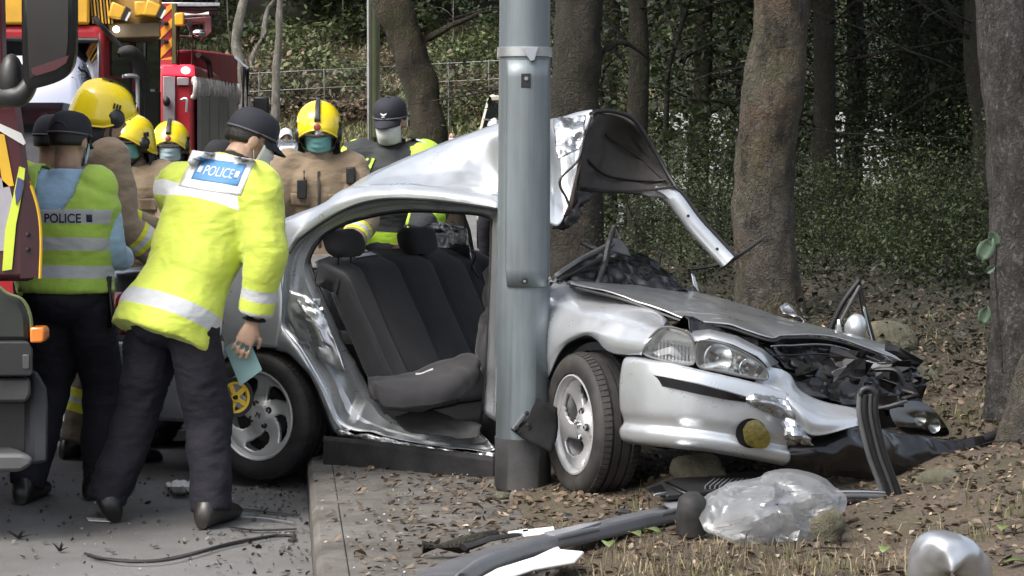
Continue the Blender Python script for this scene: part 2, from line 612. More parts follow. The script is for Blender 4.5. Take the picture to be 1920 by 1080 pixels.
dead = M_leaf('dead_leaves', (0.034, 0.026, 0.018), (0.125, 0.09, 0.058), 0.1)
pale_dead = M_leaf('pale_dead_leaves', (0.12, 0.09, 0.06), (0.30, 0.24, 0.17), 0.1)
litter_pts, litter_s = [], []
while len(litter_pts) < 24000:
    y = random.uniform(7.0, 13.5) if random.random() < 0.8 else random.uniform(13, 26)
    x = random.uniform(kerb_x(y) + 0.03, 4.2 if y < 13 else 7)
    d = x - (kerb_x(y) + 0.78)
    if d < 0.05 and random.random() > 0.16 + 0.7 * sstep((d + 0.75) / 0.75): continue
    z = max(H(x, y), 0.152 if d < 0 else -1)
    litter_pts.append((x, y, z + 0.006)); litter_s.append(random.uniform(0.012, 0.05))
P = np.array(litter_pts); S = np.array(litter_s)
h = int(len(P) * 0.84)
tag(link('leaf_litter', leafmesh('leaf_litter', P[:h], S[:h], dead, '', seed=1), None, dead, origin=(0, 0, 0)), 'brown fallen leaves lying over the earth and the pavement', 'leaves', kind='stuff')
tag(link('leaf_litter', leafmesh('leaf_litter', P[h:], S[h:] * 0.8, pale_dead, '', seed=2), None, pale_dead, origin=(0, 0, 0)), 'pale dry fallen leaves scattered over the earth bank', 'leaves', kind='stuff')
# dark crumbs and grit of the crash on road and pavement
cr, cs = [], []
for i in range(900):
    y = random.uniform(7.2, 10.6)
    x = kerb_x(y) + (random.gauss(-0.12, 0.16) if random.random() < 0.5 else random.uniform(-1.5, 0.8))
    on_pav = x > kerb_x(y)
    if 0 < x - kerb_x(y) < 0.12: continue
    cr.append((x, y, (0.153 if on_pav else 0.004) + 0.004)); cs.append(random.uniform(0.006, 0.028) * (1.5 if random.random() < 0.1 else 1))
crumb = M_leaf('crash_grit', (0.012, 0.012, 0.012), (0.10, 0.09, 0.075), 0.0)
tag(link('crash_grit', leafmesh('crash_grit', np.array(cr), np.array(cs), crumb, '', seed=3, flat=0.6, aspect=0.8), None, crumb, origin=(0, 0, 0)), 'dark splinters and grit strewn along the gutter', 'debris', kind='stuff')
glassbits = M('glass_bits', (0.36, 0.38, 0.38), 0.3, var=0.1)
cr, cs = [], []
for i in range(260):
    y = random.uniform(7.2, 10.2); x = random.uniform(kerb_x(y) - 1.0, kerb_x(y) + 1.6)
    if 0 < x - kerb_x(y) < 0.12: continue
    z = 0.153 if 0 < x - kerb_x(y) < 0.8 else (H(x, y) if x > kerb_x(y) else 0.004)
    cr.append((x, y, z + 0.005)); cs.append(random.uniform(0.004, 0.012))
tag(link('glass_crumbs', leafmesh('glass_crumbs', np.array(cr), np.array(cs), glassbits, '', seed=4, flat=0.8, aspect=0.9), None, glassbits, origin=(0, 0, 0)), 'pale crumbs of broken glass scattered round the wreck', 'debris', kind='stuff')

def grassmesh(name, pts, hts, seed, lean=0.5, wid=0.006):
    rg = np.random.default_rng(seed)
    n = len(pts); P = np.array(pts, float); Hh = np.array(hts)[:, None]
    a = rg.uniform(0, 2 * PI, n); l = rg.uniform(0.1, lean + 0.1, n)[:, None]
    dv = np.stack([np.cos(a), np.sin(a), np.zeros(n)], 1)
    b2 = rg.uniform(0, 2 * PI, n)
    sd = np.stack([np.cos(b2), np.sin(b2), np.zeros(n)], 1) * wid
    up = np.array([[0, 0, 1.0]])
    m = P + dv * l * Hh * 0.35 + up * Hh * 0.6
    t = P + dv * l * Hh * 1.1 + up * Hh * (1.0 - 0.3 * l)
    vs = np.stack([P - sd, P + sd, m + sd * 0.7, m - sd * 0.7, t], 1).reshape(-1, 3)
    k = np.arange(n)[:, None] * 5
    fs = np.concatenate([np.hstack([k, k + 1, k + 2]), np.hstack([k, k + 2, k + 3]), np.hstack([k + 3, k + 2, k + 4])], 0)
    me = npmesh(name, vs, fs, 3)
    at = me.attributes.new('rnd', 'FLOAT', 'FACE')
    r = rg.uniform(0, 1, n)
    at.data.foreach_set('value', np.concatenate([r, r, r]).astype(np.float32))
    return me
grass_m = M_leaf('verge_grass', (0.035, 0.042, 0.014), (0.15, 0.15, 0.065), 0.25)
dry_m = M_leaf('dry_grass', (0.075, 0.06, 0.03), (0.24, 0.20, 0.12), 0.2)
gp, gh = [], []
tufts = [(random.uniform(0.0, 3.5), random.uniform(7.0, 12.5)) for _ in range(130)]
tufts += [(random.uniform(0.25, 1.2), random.uniform(7.1, 7.7)) for _ in range(40)]
for cx, cy in tufts:
    for i in range(random.randint(8, 34)):
        x, y = cx + random.gauss(0, 0.07), cy + random.gauss(0, 0.07)
        if x < kerb_x(y) + 0.85: continue
        gp.append((x, y, H(x, y))); gh.append(random.uniform(0.015, 0.075))
h = len(gp) // 2
tag(link('verge_grass', grassmesh('verge_grass', gp[:h], gh[:h], 5, wid=0.003), None, grass_m, origin=(0, 0, 0)), 'short green grass tufts on the earth bank', 'grass', kind='stuff')
tag(link('dry_grass', grassmesh('dry_grass', gp[h:], gh[h:], 6, 0.8, wid=0.002), None, dry_m, origin=(0, 0, 0)), 'dry straw coloured grass stems on the earth bank', 'grass', kind='stuff')
gp, gh = [], []
for i in range(42000):
    y = random.uniform(53, 78); x = random.uniform(-13, 4) * y / 65
    gp.append((x, y, H(x, y) - 0.02)); gh.append(random.uniform(0.12, 0.42))
slope_m = M_leaf('slope_scrub', (0.055, 0.058, 0.025), (0.19, 0.185, 0.085), 0.25)
tag(link('slope_scrub', grassmesh('slope_scrub', gp, gh, 8, 0.9, wid=0.03), None, slope_m, origin=(0, 0, 0)), 'rough olive grass covering the slope below the wire fence', 'grass', kind='stuff')
gp, gh = [], []
for i in range(16000):
    y = random.uniform(10.5, 16) if i % 2 else random.uniform(14, 40); x = random.uniform(kerb_x(y) + 1.0, 0.30 * y)
    gp.append((x, y, H(x, y) - 0.01)); gh.append(random.uniform(0.03, 0.13))
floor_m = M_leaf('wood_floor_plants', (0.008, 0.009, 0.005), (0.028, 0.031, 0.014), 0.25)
PF = np.array(gp); PF[:, 2] += np.random.default_rng(3).uniform(0, 0.14, len(PF)) + 0.02
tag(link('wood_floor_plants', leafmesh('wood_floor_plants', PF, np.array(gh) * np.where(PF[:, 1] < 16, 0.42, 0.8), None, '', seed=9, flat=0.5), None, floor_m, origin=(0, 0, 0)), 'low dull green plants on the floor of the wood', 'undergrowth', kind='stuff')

# ------------------------------------------------------------------ trees
def barkmat(name, base, dark, moss, stretch=(1, 1, 0.35), scale=7, bump=1.0, crack=24.0, blotch=None, lichen=None):
    if name in MATS: return MATS[name]
    m, nt, b = nodes(name)
    n = noise_tex(nt, scale, 8, 0.72, stretch=stretch)
    r = ramp(nt, n.outputs['Fac'], [(0.32, dark), (0.52, base), (0.72, tuple(c * 1.7 for c in base))])
    n2 = noise_tex(nt, 2.2, 6, 0.7)
    r2 = ramp(nt, n2.outputs['Fac'], [(0.45, (0, 0, 0)), (0.62, (0.85,) * 3)])
    c = mixc(nt, r2.outputs[0], r.outputs[0], moss)
    if blotch:
        n5 = noise_tex(nt, blotch[1], 7, 0.72); r5 = ramp(nt, n5.outputs['Fac'], [(0.50, (0, 0, 0)), (0.60, (0.8,) * 3)])
        c = mixc(nt, r5.outputs[0], c, blotch[0])
    for col_, sc_, lo_, st_ in (lichen or ()):
        n6 = noise_tex(nt, sc_, 8, 0.78, stretch=st_); r6 = ramp(nt, n6.outputs['Fac'], [(lo_, (0, 0, 0)), (lo_ + 0.07, (0.9,) * 3)])
        c = mixc(nt, r6.outputs[0], c, col_)
    tc = nt.nodes.new('ShaderNodeTexCoord'); mp = nt.nodes.new('ShaderNodeMapping'); mp.inputs['Scale'].default_value = (1, 1, 0.4)
    wob = noise_tex(nt, 11.0, 5); ad0 = nt.nodes.new('ShaderNodeVectorMath'); ad0.operation = 'MULTIPLY_ADD'; ad0.inputs[1].default_value = (0.22, 0.22, 0.3)
    nt.links.new(wob.outputs['Color'], ad0.inputs[0]); nt.links.new(tc.outputs['Object'], ad0.inputs[2]); nt.links.new(ad0.outputs[0], mp.inputs[0])
    vo = nt.nodes.new('ShaderNodeTexVoronoi'); vo.feature = 'DISTANCE_TO_EDGE'; vo.inputs['Scale'].default_value = crack
    nt.links.new(mp.outputs[0], vo.inputs['Vector'])
    rv_ = ramp(nt, vo.outputs['Distance'], [(0.0, (0.4,) * 3), (0.22, (1, 1, 1))])
    c = mixc(nt, 0.45, c, rv_.outputs[0], 'MULTIPLY')
    nt.links.new(c, b.inputs['Base Color'])
    b.inputs['Roughness'].default_value = 0.92
    n3a = noise_tex(nt, scale * 3, 8, 0.75, stretch=stretch)
    n3 = nt.nodes.new('ShaderNodeMath'); n3.operation = 'MULTIPLY_ADD'; n3.inputs[1].default_value = 2.2
    nt.links.new(n3a.outputs['Fac'], n3.inputs[0]); nt.links.new(rv_.outputs[0], n3.inputs[2])
    bp = nt.nodes.new('ShaderNodeBump'); bp.inputs['Strength'].default_value = bump; bp.inputs['Distance'].default_value = 0.03
    nt.links.new(n3.outputs[0], bp.inputs['Height']); nt.links.new(bp.outputs[0], b.inputs['Normal'])
    MATS[name] = m
    return m
bark_big = barkmat('bark_mottled', (0.105, 0.092, 0.074), (0.034, 0.028, 0.023), (0.092, 0.088, 0.038), (1, 1, 0.7), 7, crack=26.0, blotch=((0.13, 0.085, 0.05), 1.9), lichen=(((0.21, 0.20, 0.17), 8.0, 0.58, None), ((0.022, 0.018, 0.014), 6.0, 0.53, (1, 1, 0.5)), ((0.15, 0.075, 0.045), 6.5, 0.62, None)))
bark_scaly = barkmat('bark_scaly', (0.26, 0.23, 0.205), (0.05, 0.04, 0.034), (0.17, 0.165, 0.125), (1.6, 1.6, 0.6), 13, 1.4, crack=34.0, blotch=((0.42, 0.40, 0.37), 7.0), lichen=(((0.08, 0.058, 0.048), 20.0, 0.58, (1.6, 1.6, 0.45)), ((0.52, 0.50, 0.47), 26.0, 0.55, (1.4, 1.4, 0.6))))
bark_dark = barkmat('bark_dark', (0.05, 0.042, 0.032), (0.018, 0.015, 0.012), (0.036, 0.04, 0.018))
bark_pale = barkmat('bark_pale', (0.30, 0.28, 0.245), (0.12, 0.105, 0.085), (0.2, 0.19, 0.13))

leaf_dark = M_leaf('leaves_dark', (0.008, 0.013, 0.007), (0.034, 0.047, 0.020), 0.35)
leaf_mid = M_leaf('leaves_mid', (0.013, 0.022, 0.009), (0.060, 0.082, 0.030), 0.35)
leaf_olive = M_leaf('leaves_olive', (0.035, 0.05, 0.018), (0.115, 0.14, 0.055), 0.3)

def crown_mesh(name, clumps, per, size, spread, seed, flat=0.6):
    rg = np.random.default_rng(seed)
    P = []
    for c, k in clumps:
        P.append(np.array(c) + rg.normal(0, 1, (int(per * k), 3)) * np.array([spread, spread, spread * 0.7]) * (0.7 + 0.6 * k))
    P = np.concatenate(P)
    S = rg.uniform(0.6, 1.3, len(P)) * size
    return leafmesh(name, P, S, None, '', seed=seed, flat=flat, curl=0.25)

def limb_path(a, b, sag=0.1, k=5):
    a, b = V(a), V(b)
    d = b - a
    pts = []
    for i in range(k + 1):
        t = i / k
        p = a + d * t + V((nz(a + d * t, 1.7, 1), nz(a + d * t, 1.7, 5), nz(a + d * t, 1.7, 9))) * (0.12 * d.length * math.sin(PI * t)) + V((0, 0, sag * math.sin(PI * t)))
        pts.append(p)
    return pts

def trunk_mesh(mb, pts, rad, n=20, m=40, jit=0.25, ridge=0.0):
    q = crs([tuple(W(p)) for p in pts], m)
    r = crs([(x,) for x in rad], m)[:, 0]
    mb.tube([V(p) for p in q], list(r), n, True)
    k = len(mb.v) - n * m
    for i in range(m):
        c = V(q[i])
        for j in range(n):
            p = V(mb.v[k + i * n + j])
            dirv = (p - c)
            s = 1 + jit * nz(p, 3.5, 2.0) + 0.5 * jit * nz(p, 11.0, 4.0) + ridge * nz((p[0] * 3, p[1] * 3, p[2] * 0.6), 9.0, 1.0)
            mb.v[k + i * n + j] = tuple(c + dirv * s)

def tree(name, label, cat, pts, rad, bark, clumps, leafm, per=70, lsize=0.11, spread=0.35, group=None, limbs=(), seed=0, jit=0.2, n=20, m=44, ridge=0.0):
    base = W(pts[0])
    t = thing(name, label, cat, base, group)
    mb = MB()
    trunk_mesh(mb, pts, rad, n, m, jit, ridge)
    mb.build('trunk', bark, t, smooth=180)
    for a, b, r in limbs:
        l = MB(); pp = limb_path(W(a), W(b)); l.tube(pp, list(np.linspace(r, r * 0.25, len(pp))), 7)
        l.build('limb', bark, t, smooth=180)
    if clumps:
        me = crown_mesh('crown', clumps, per, lsize, spread, seed)
        tag(link('crown', me, t, leafm), kind='stuff')
    return t

def canopy_clumps(c, rad, n, seed):
    rg = random.Random(seed)
    out = []
    for i in range(n):
        a, u = rg.uniform(0, 2 * PI), rg.uniform(-1, 1)
        r = rg.uniform(0.55, 1.0)
        s = math.sqrt(1 - u * u)
        out.append(((c[0] + rad[0] * r * s * math.cos(a), c[1] + rad[1] * r * s * math.sin(a), c[2] + rad[2] * r * u), rg.uniform(0.5, 1.4)))
    return out

# mottled trunk right of the wreck
b0 = img(1443, 600, 13.0)
tree('tree', 'thick mottled brown tree trunk rising behind the bonnet of the wreck', 'tree',
     [(1442, 622, 13.0), (1440, 560, 13.0), (1432, 380, 13.02), (1446, 200, 13.0), (1466, 0, 13.05), V((1.6, 13.1, 4.4)), V((1.75, 13.2, 7.5))],
     [0.25, 0.19, 0.172, 0.165, 0.155, 0.13, 0.06], bark_big,
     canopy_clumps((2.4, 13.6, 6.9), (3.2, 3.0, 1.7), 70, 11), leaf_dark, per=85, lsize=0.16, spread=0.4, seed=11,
     limbs=[(V((1.6, 13.1, 4.4)), V((3.6, 13.8, 6.2)), 0.07), (V((1.65, 13.1, 5.2)), V((1.2, 14.5, 6.8)), 0.06), (V((1.6, 13.1, 3.9)), V((2.6, 12.3, 6.0)), 0.05)], jit=0.11, ridge=0.08, n=44, m=110)
# scaly trunk at the right edge
tree('tree', 'grey tree trunk with scaly flaking bark at the right edge', 'tree',
     [(1905, 880, 9.9), (1897, 760, 9.9), (1900, 560, 9.9), (1901, 340, 9.9), (1890, 120, 9.9), (1868, -120, 9.95), V((2.1, 10.0, 4.2)), V((2.0, 10.2, 7.0))],
     [0.19, 0.118, 0.1, 0.108, 0.118, 0.11, 0.10, 0.05], bark_scaly,
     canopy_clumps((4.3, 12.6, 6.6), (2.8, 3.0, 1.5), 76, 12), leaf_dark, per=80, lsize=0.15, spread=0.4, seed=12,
     limbs=[(V((2.1, 10.0, 4.0)), V((3.6, 11.2, 6.0)), 0.06), (V((2.08, 10.0, 4.6)), V((2.6, 12.0, 6.4)), 0.05)], jit=0.14, ridge=0.12, n=36, m=80)
# stump-like root mass beside it
mb = MB()
trunk_mesh(mb, [img(1925, 905, 9.2), img(1920, 840, 9.2), img(1925, 760, 9.25), img(1932, 690, 9.3), img(1940, 640, 9.3)], [0.15, 0.125, 0.095, 0.06, 0.015], 18, 20, 0.4)
tag(mb.build('tree_stump', bark_big, None, smooth=180), 'mossy brown stump at the right edge beside the scaly trunk', 'stump')
# dark trunk behind the lamp post
tree('tree', 'thick dark trunk standing directly behind the lamp post', 'tree',
     [V((0.43, 16, 0.45)), (1078, 430, 16), (1080, 300, 16), (1082, 150, 16), (1085, 0, 16), V((0.5, 16.1, 4.2)), V((0.7, 16.3, 7.5))],
     [0.24, 0.19, 0.175, 0.172, 0.165, 0.15, 0.05], bark_dark,
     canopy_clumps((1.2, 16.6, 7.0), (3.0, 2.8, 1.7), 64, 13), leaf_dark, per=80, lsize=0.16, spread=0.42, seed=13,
     limbs=[(V((0.5, 16.1, 3.4)), V((2.6, 16.6, 5.8)), 0.07), (V((0.5, 16.1, 4.2)), V((-0.8, 16.6, 6.4)), 0.06), (img(1120, 115, 16), img(1215, 110, 16.3), 0.03)])
# leaning trunk left of the lamp post
tree('tree', 'leaning brown tree trunk between the far green lamp post and the lamp post', 'tree',
     [V((-0.62, 25, 0.0)), (806, 250, 25), (785, 150, 25), (758, 60, 25), (728, -10, 25), V((-1.75, 25.2, 4.4)), V((-2.6, 25.6, 7.0))],
     [0.25, 0.185, 0.185, 0.195, 0.205, 0.14, 0.05], barkmat('bark_brown', (0.07, 0.055, 0.038), (0.022, 0.018, 0.013), (0.055, 0.058, 0.022)),
     canopy_clumps((-0.4, 25.8, 4.7), (2.7, 1.8, 1.3), 46, 14), leaf_mid, per=75, lsize=0.14, spread=0.34, seed=14,
     limbs=[(img(775, 90, 25), img(935, 20, 25.5), 0.05), (V((-1.6, 25.2, 4.2)), V((0.6, 25.8, 5.0)), 0.07)])
# pale forked stems far left
tree('tree', 'pale bare forked tree behind the red fire engine', 'tree',
     [(462, 240, 44), (452, 130, 44), (442, 80, 44), (452, 20, 44), (462, -60, 44), V((-5.3, 44, 6.5))], [0.14, 0.10, 0.10, 0.085, 0.07, 0.02], bark_pale,
     canopy_clumps((-5.5, 44.5, 6.8), (2.0, 1.5, 1.3), 20, 15), leaf_mid, per=50, lsize=0.16, spread=0.35, seed=15,
     limbs=[(img(468, 134, 44), img(493, 70, 44), 0.075), (img(493, 72, 44), img(520, -6, 44.2), 0.065)])
tree('tree', 'slim whitish trunk right of the pale forked tree', 'tree',
     [(517, 240, 47), (518, 130, 47), (523, 75, 47), (524, 20, 47), (530, -60, 47), V((-4.6, 47, 6.8))], [0.10, 0.08, 0.075, 0.07, 0.06, 0.02], bark_pale,
     canopy_clumps((-4.3, 47.5, 6.6), (2.0, 1.5, 1.3), 20, 16), leaf_olive, per=50, lsize=0.16, spread=0.35, seed=16)

# slim trunks inside the wood: (px of foot, py of foot, px at frame top, depth, radius, side word)
slim = [(1207, 440, 1196, 19.0, 0.09, 'slim dark trunk in the wood right of the folded roof'),
        (1305, 420, 1318, 24.0, 0.10, 'slim dark trunk in the wood just left of the thick mottled trunk'),
        (1553, 450, 1545, 20.0, 0.10, 'first slim dark trunk to the right of the mottled trunk'),
        (1590, 420, 1602, 26.0, 0.11, 'second slim dark trunk to the right of the mottled trunk'),
        (1700, 440, 1712, 22.0, 0.10, 'slim dark trunk midway between the mottled and the scaly trunk'),
        (1772, 430, 1760, 25.0, 0.13, 'dark trunk of middling girth left of the scaly trunk'),
        (1835, 470, 1826, 18.0, 0.085, 'slim dark trunk close to the left of the scaly trunk'),
        (1140, 430, 1150, 28.0, 0.10, 'slim far trunk seen under the folded roof')]
for i, (fx, fy, tx, Y, r, lab) in enumerate(slim):
    p0 = img(fx, fy, Y); p0.z = H(p0.x, p0.y) - 0.05
    p1 = img(tx, 0, Y)
    top = p1 + V((random.uniform(-0.3, 0.3), 0.2, 3.4))
    mid = (p0 + p1) / 2 + V((random.uniform(-0.06, 0.06), 0, 0))
    lb = []
    for k in range(9):
        q = p0.lerp(p1, random.uniform(0.25, 1.0))
        lb.append((q, q + V((random.choice((-1, 1)) * random.uniform(0.5, 2.0), random.uniform(-1.2, 0.3), random.uniform(-0.1, 0.8))), random.uniform(0.010, 0.022)))
    tree('slim_tree', lab, 'tree', [p0, mid, p1, top], [r * 1.35, r, r * 0.9, r * 0.4], bark_dark,
         canopy_clumps((p1.x + 0.3, p1.y + 0.3, p1.z + 2.6), (2.7, 2.7, 1.5), 46, 30 + i), leaf_dark, per=60, lsize=0.24, spread=0.5, limbs=lb, seed=30 + i, n=10, m=16,
         group='slim trunks in the wood')

# saplings and shrubs: prototypes copied round the wood
def sapling(seed, leafm, bark, h, label, group, name='sapling', nc=24, per=70, ls=0.065, rx=0.9, low=0.25):
    t = thing(name, label, 'shrub', (0, 0, 0), group)
    rg = random.Random(seed)
    mb = MB()
    top = V((rg.uniform(-0.2, 0.2), rg.uniform(-0.2, 0.2), h * 0.85))
    pp = limb_path((0, 0, -0.1), top)
    mb.tube(pp, list(np.linspace(0.03, 0.008, len(pp))), 6)
    for k in range(7):
        q = V((0, 0, 0)).lerp(top, rg.uniform(0.3, 0.95))
        e = q + V((rg.uniform(-rx, rx), rg.uniform(-rx, rx), rg.uniform(0.0, 0.5)))
        lp = limb_path(q, e)
        mb.tube(lp, list(np.linspace(0.014, 0.004, len(lp))), 5)
    mb.build('stem', bark, t, smooth=180)
    cl = canopy_clumps((0, 0, h * (0.5 + low / 2)), (rx, rx, h * (0.5 - low / 2)), nc, seed)
    tag(link('crown', crown_mesh('crown', cl, per, ls, 0.2, seed), t, leafm), kind='stuff')
    return t

def scatter(protos, spots, labels=None):
    for i, (x, y, s, rz, pi_) in enumerate(spots):
        p = protos[pi_ % len(protos)]
        o = copy_tree(p) if p.get('used') else p
        p['used'] = 1
        o.location = (x, y, H(x, y) - 0.05)
        o.rotation_euler = (0, 0, rz)
        o.scale = (s, s, s)
        if labels: o['label'] = labels(x, y, i)
        if 'used' in o and o is not p: del o['used']
    for p in protos:
        if 'used' in p: del p['used']

gw = 'shrubs and saplings in the dark wood'
protos = [sapling(51, leaf_dark, bark_dark, 3.4, '-', gw, low=0.1, ls=0.048, per=110), sapling(52, leaf_mid, bark_dark, 3.0, '-', gw, rx=1.0, low=0.0, ls=0.062, per=85),
          sapling(53, leaf_dark, bark_dark, 4.2, '-', gw, low=0.2, nc=30, ls=0.055, per=90), sapling(54, leaf_mid, bark_dark, 2.2, '-', gw, low=-0.1, rx=1.1, ls=0.078, per=65)]
rs = random.Random(21)
spots = []
for i in range(130):
    Y = rs.uniform(20.5, 41)
    px = rs.uniform(1060, 1990) if i % 5 else rs.uniform(1500, 1960)
    x = (px - 960) / FPX * Y
    if Y < 21 and px < 1230: continue
    if abs(px - 1615) < 115 and rs.random() < 0.85: continue
    if Y > 22 and abs(px - 1265) < 80 and rs.random() < 0.8: continue
    if x < kerb_x(Y) + 1.0: continue
    spots.append((x, Y, rs.uniform(0.75, 1.25), rs.uniform(0, 6.28), i))
for i in range(26):
    Y = rs.uniform(14.2, 19.5); px = rs.uniform(1500, 1880) if i % 4 else rs.uniform(1180, 1380)
    spots.append(((px - 960) / FPX * Y, Y, rs.uniform(0.22, 0.42), rs.uniform(0, 6.28), 3 if i % 2 else 1))
def wl(x, y, i):
    if y < 20: return 'low green bush on the wood floor, %s the mottled trunk' % ('left of' if 960 + x / y * FPX < 1440 else 'right of')
    px = 960 + x / y * FPX
    side = 'left of the mottled trunk' if px < 1400 else ('just right of the mottled trunk' if px < 1660 else 'left of the scaly trunk')
    dep = 'near' if y < 24 else ('middle' if y < 31 else 'far')
    return 'dark leafy shrub, %s in the wood, %s' % (dep, side)
scatter(protos, spots, wl)

# trees of the hillside beyond the fence
gh_ = 'trees on the hillside beyond the fence'
hp = [sapling(61, leaf_olive, bark_dark, 5.5, '-', gh_, 'hillside_tree', 34, 60, 0.22, 2.0, 0.0), sapling(62, leaf_mid, bark_dark, 6.5, '-', gh_, 'hillside_tree', 34, 60, 0.22, 2.2, 0.05),
      sapling(63, leaf_mid, bark_pale, 5.0, '-', gh_, 'hillside_tree', 30, 60, 0.2, 2.2, -0.1)]
for o in hp: o['category'] = 'tree'
spots = []
for i in range(60):
    Y = rs.uniform(73, 96)
    x = (rs.uniform(-100, 1080) - 960) / FPX * Y
    spots.append((x, Y, rs.uniform(0.8, 1.35), rs.uniform(0, 6.28), i))
for i in range(26):
    Y = rs.uniform(60, 90); x = rs.uniform(0.02, 0.30) * Y
    if abs(960 + x / Y * FPX - 1615) < 90: continue
    spots.append((x, Y, rs.uniform(0.9, 1.3), rs.uniform(0, 6.28), i))
def hl(x, y, i):
    px = 960 + x / y * FPX
    if px < 480: return 'leafy green tree on the hillside behind the fire engines'
    if px < 760: return 'leafy green tree on the hillside above the yellow helmets, left of the leaning trunk'
    if px < 960: return 'leafy green tree on the hillside between the leaning trunk and the lamp post'
    return 'leafy green tree far behind the dark wood'
scatter(hp, spots, hl)
# scrub along the fence
sp = [sapling(71, leaf_olive, bark_dark, 1.4, '-', 'scrub bushes at the fence', 'scrub_bush', 14, 40, 0.16, 0.9, -0.2),
      sapling(72, M_leaf('leaves_brownish', (0.06, 0.045, 0.028), (0.17, 0.13, 0.085), 0.25), bark_dark, 1.2, '-', 'scrub bushes at the fence', 'scrub_bush', 14, 40, 0.16, 1.0, -0.2)]
spots = []
for i in range(40):
    Y = rs.uniform(66.5, 74); x = (rs.uniform(440, 960) - 960) / FPX * Y
    spots.append((x, Y, rs.uniform(0.8, 1.3), rs.uniform(0, 6.28), i))
scatter(sp, spots, lambda x, y, i: 'scrubby bush behind the wire fence, %s the leaning trunk' % ('left of' if 960 + x / y * FPX < 780 else 'right of'))

# ------------------------------------------------------------------ pale stone wall beyond the wood
tw = thing('stone_wall', 'pale stone retaining wall glimpsed through gaps in the wood', 'wall', (5.5, 55.5, 0))
stone_m = M('pale_stone', (0.36, 0.36, 0.345), 0.9, var=0.12, vscale=1.5, dirt=0.4, dirtcol=(0.3, 0.3, 0.27))
rw = random.Random(4)
for rrow in range(4):
    xx = 0.8 - (rrow % 2) * 0.5
    while xx < 12.5:
        w_ = rw.uniform(0.8, 1.4)
        if not (3.0 < xx < 4.6 or 7.2 < xx < 9.6): xx += w_; continue
        mb = MB(); mb.box((xx + w_ / 2, 55.5 + rw.uniform(-0.02, 0.02), 0.26 + rrow * 0.5), (w_ - 0.03, 0.5, 0.47)); mb.build('stone', stone_m, tw, bevel=0.03); xx += w_

# ------------------------------------------------------------------ wire fence on the slope
galv_far = M('fence_steel', (0.33, 0.335, 0.33), 0.55, 0.3)
fy = 65.5
t = thing('wire_fence', 'grey wire fence with thin posts across the far grassy slope', 'fence', (-5, fy, H(-5, fy)))
posts = [(486, 140), (608, 148), (689, 128), (764, 140), (841, 118), (917, 115), (990, 113), (420, 142)]
def rail_py(px): return 138 - (px - 470) * 0.052
for px, _ in posts:
    p = img(px, rail_py(px), fy); mb = MB(); mb.tube([V((p.x, fy, H(p.x, fy) - 0.1)), p + V((0, 0, 0.04))], 0.028, 6)
    mb.build('post', galv_far, t)
for k in (0, 34):
    mb = MB(); a, b = img(400, rail_py(400) + k, fy), img(1000, rail_py(1000) + k, fy); mb.tube([a, b], 0.02, 6)
    mb.build('rail', galv_far, t)
mb = MB()
for i in range(70):
    px = 400 + i * 8.6
    for s in (-1, 1):
        a = img(px, rail_py(px), fy); b = img(px + s * 60, rail_py(px + s * 60) + 62, fy)
        mb.tube([a, b], 0.0022, 3, False)
tag(mb.build('wire_mesh', galv_far, t), kind='stuff')

# ------------------------------------------------------------------ lamp posts
galv = M('galvanised_paint', (0.175, 0.208, 0.225), 0.48, 0.35, var=0.10, vscale=6.0, dirt=0.45, dirtcol=(0.16, 0.16, 0.15), rvar=0.1, bump=0.05, bscale=30, stretch=(1, 1, 0.25))
_nt = galv.node_tree; _b = _nt.nodes['Principled BSDF']; _src = _b.inputs['Base Color'].links[0].from_socket
_n = noise_tex(_nt, 16, 6, 0.7, stretch=(1, 1, 0.05)); _r = ramp(_nt, _n.outputs['Fac'], [(0.35, (0.78,) * 3), (0.62, (1.05,) * 3)])
_c = mixc(_nt, 1.0, _src, _r.outputs[0], 'MULTIPLY')
_n = noise_tex(_nt, 5, 9, 0.8); _r = ramp(_nt, _n.outputs['Fac'], [(0.62, (0, 0, 0)), (0.70, (0.7,) * 3)])
_nt.links.new(mixc(_nt, _r.outputs[0], _c, (0.085, 0.07, 0.055)), _b.inputs['Base Color'])
PX, PYY = 0.0432, 9.25
lp = thing('lamp_post', 'grey steel lamp post the wrecked car is wrapped around', 'lamp post', (PX, PYY, 0.12))
def pole_c(z): return V((PX + 0.0045 * (z - 0.15), PYY, z))
def pole_r(z): return 0.111 - 0.0042 * (z - 0.15)
mb = MB()
zz = [0.0, 0.36, 0.98, 1.9, 2.2, 4, 6, 8.2]
mb.tube([pole_c(z) for z in zz], [pole_r(z) for z in zz], 48)
mb.build('column', galv, lp, smooth=60)
mb = MB(); mb.tube([pole_c(z) for z in (-0.02, 0.16, 0.366)], [pole_r(0.2) + 0.004] * 3, 48, True)
mb.build('base_sleeve', M('base_paint', (0.055, 0.057, 0.06), 0.6, 0.2, var=0.2, dirt=0.5, bump=0.2, bscale=40), lp, smooth=60)
zt, zb = img(980, 100, PYY).z, img(980, 535, PYY).z
def on_pole(ang, z, off): return pole_c(z) + V((math.cos(ang), math.sin(ang), 0)) * (pole_r(z) + off)
rows = []
for i in range(14):
    z = zb + (zt - 0.03 - zb) * i / 13
    a0, a1 = -PI / 2 - 0.72, -PI / 2 + 1.05
    if i == 0: a0, a1 = a0 + 0.1, a1 - 0.1
    rows.append([on_pole(a0 + (a1 - a0) * j / 20, z + (0.0), 0.004) for j in range(21)])
mb = MB(); mb.grid(rows); dd = mb.build('access_door', galv, lp, smooth=60, solid=0.006)
nrm = V((0, -1, 0))
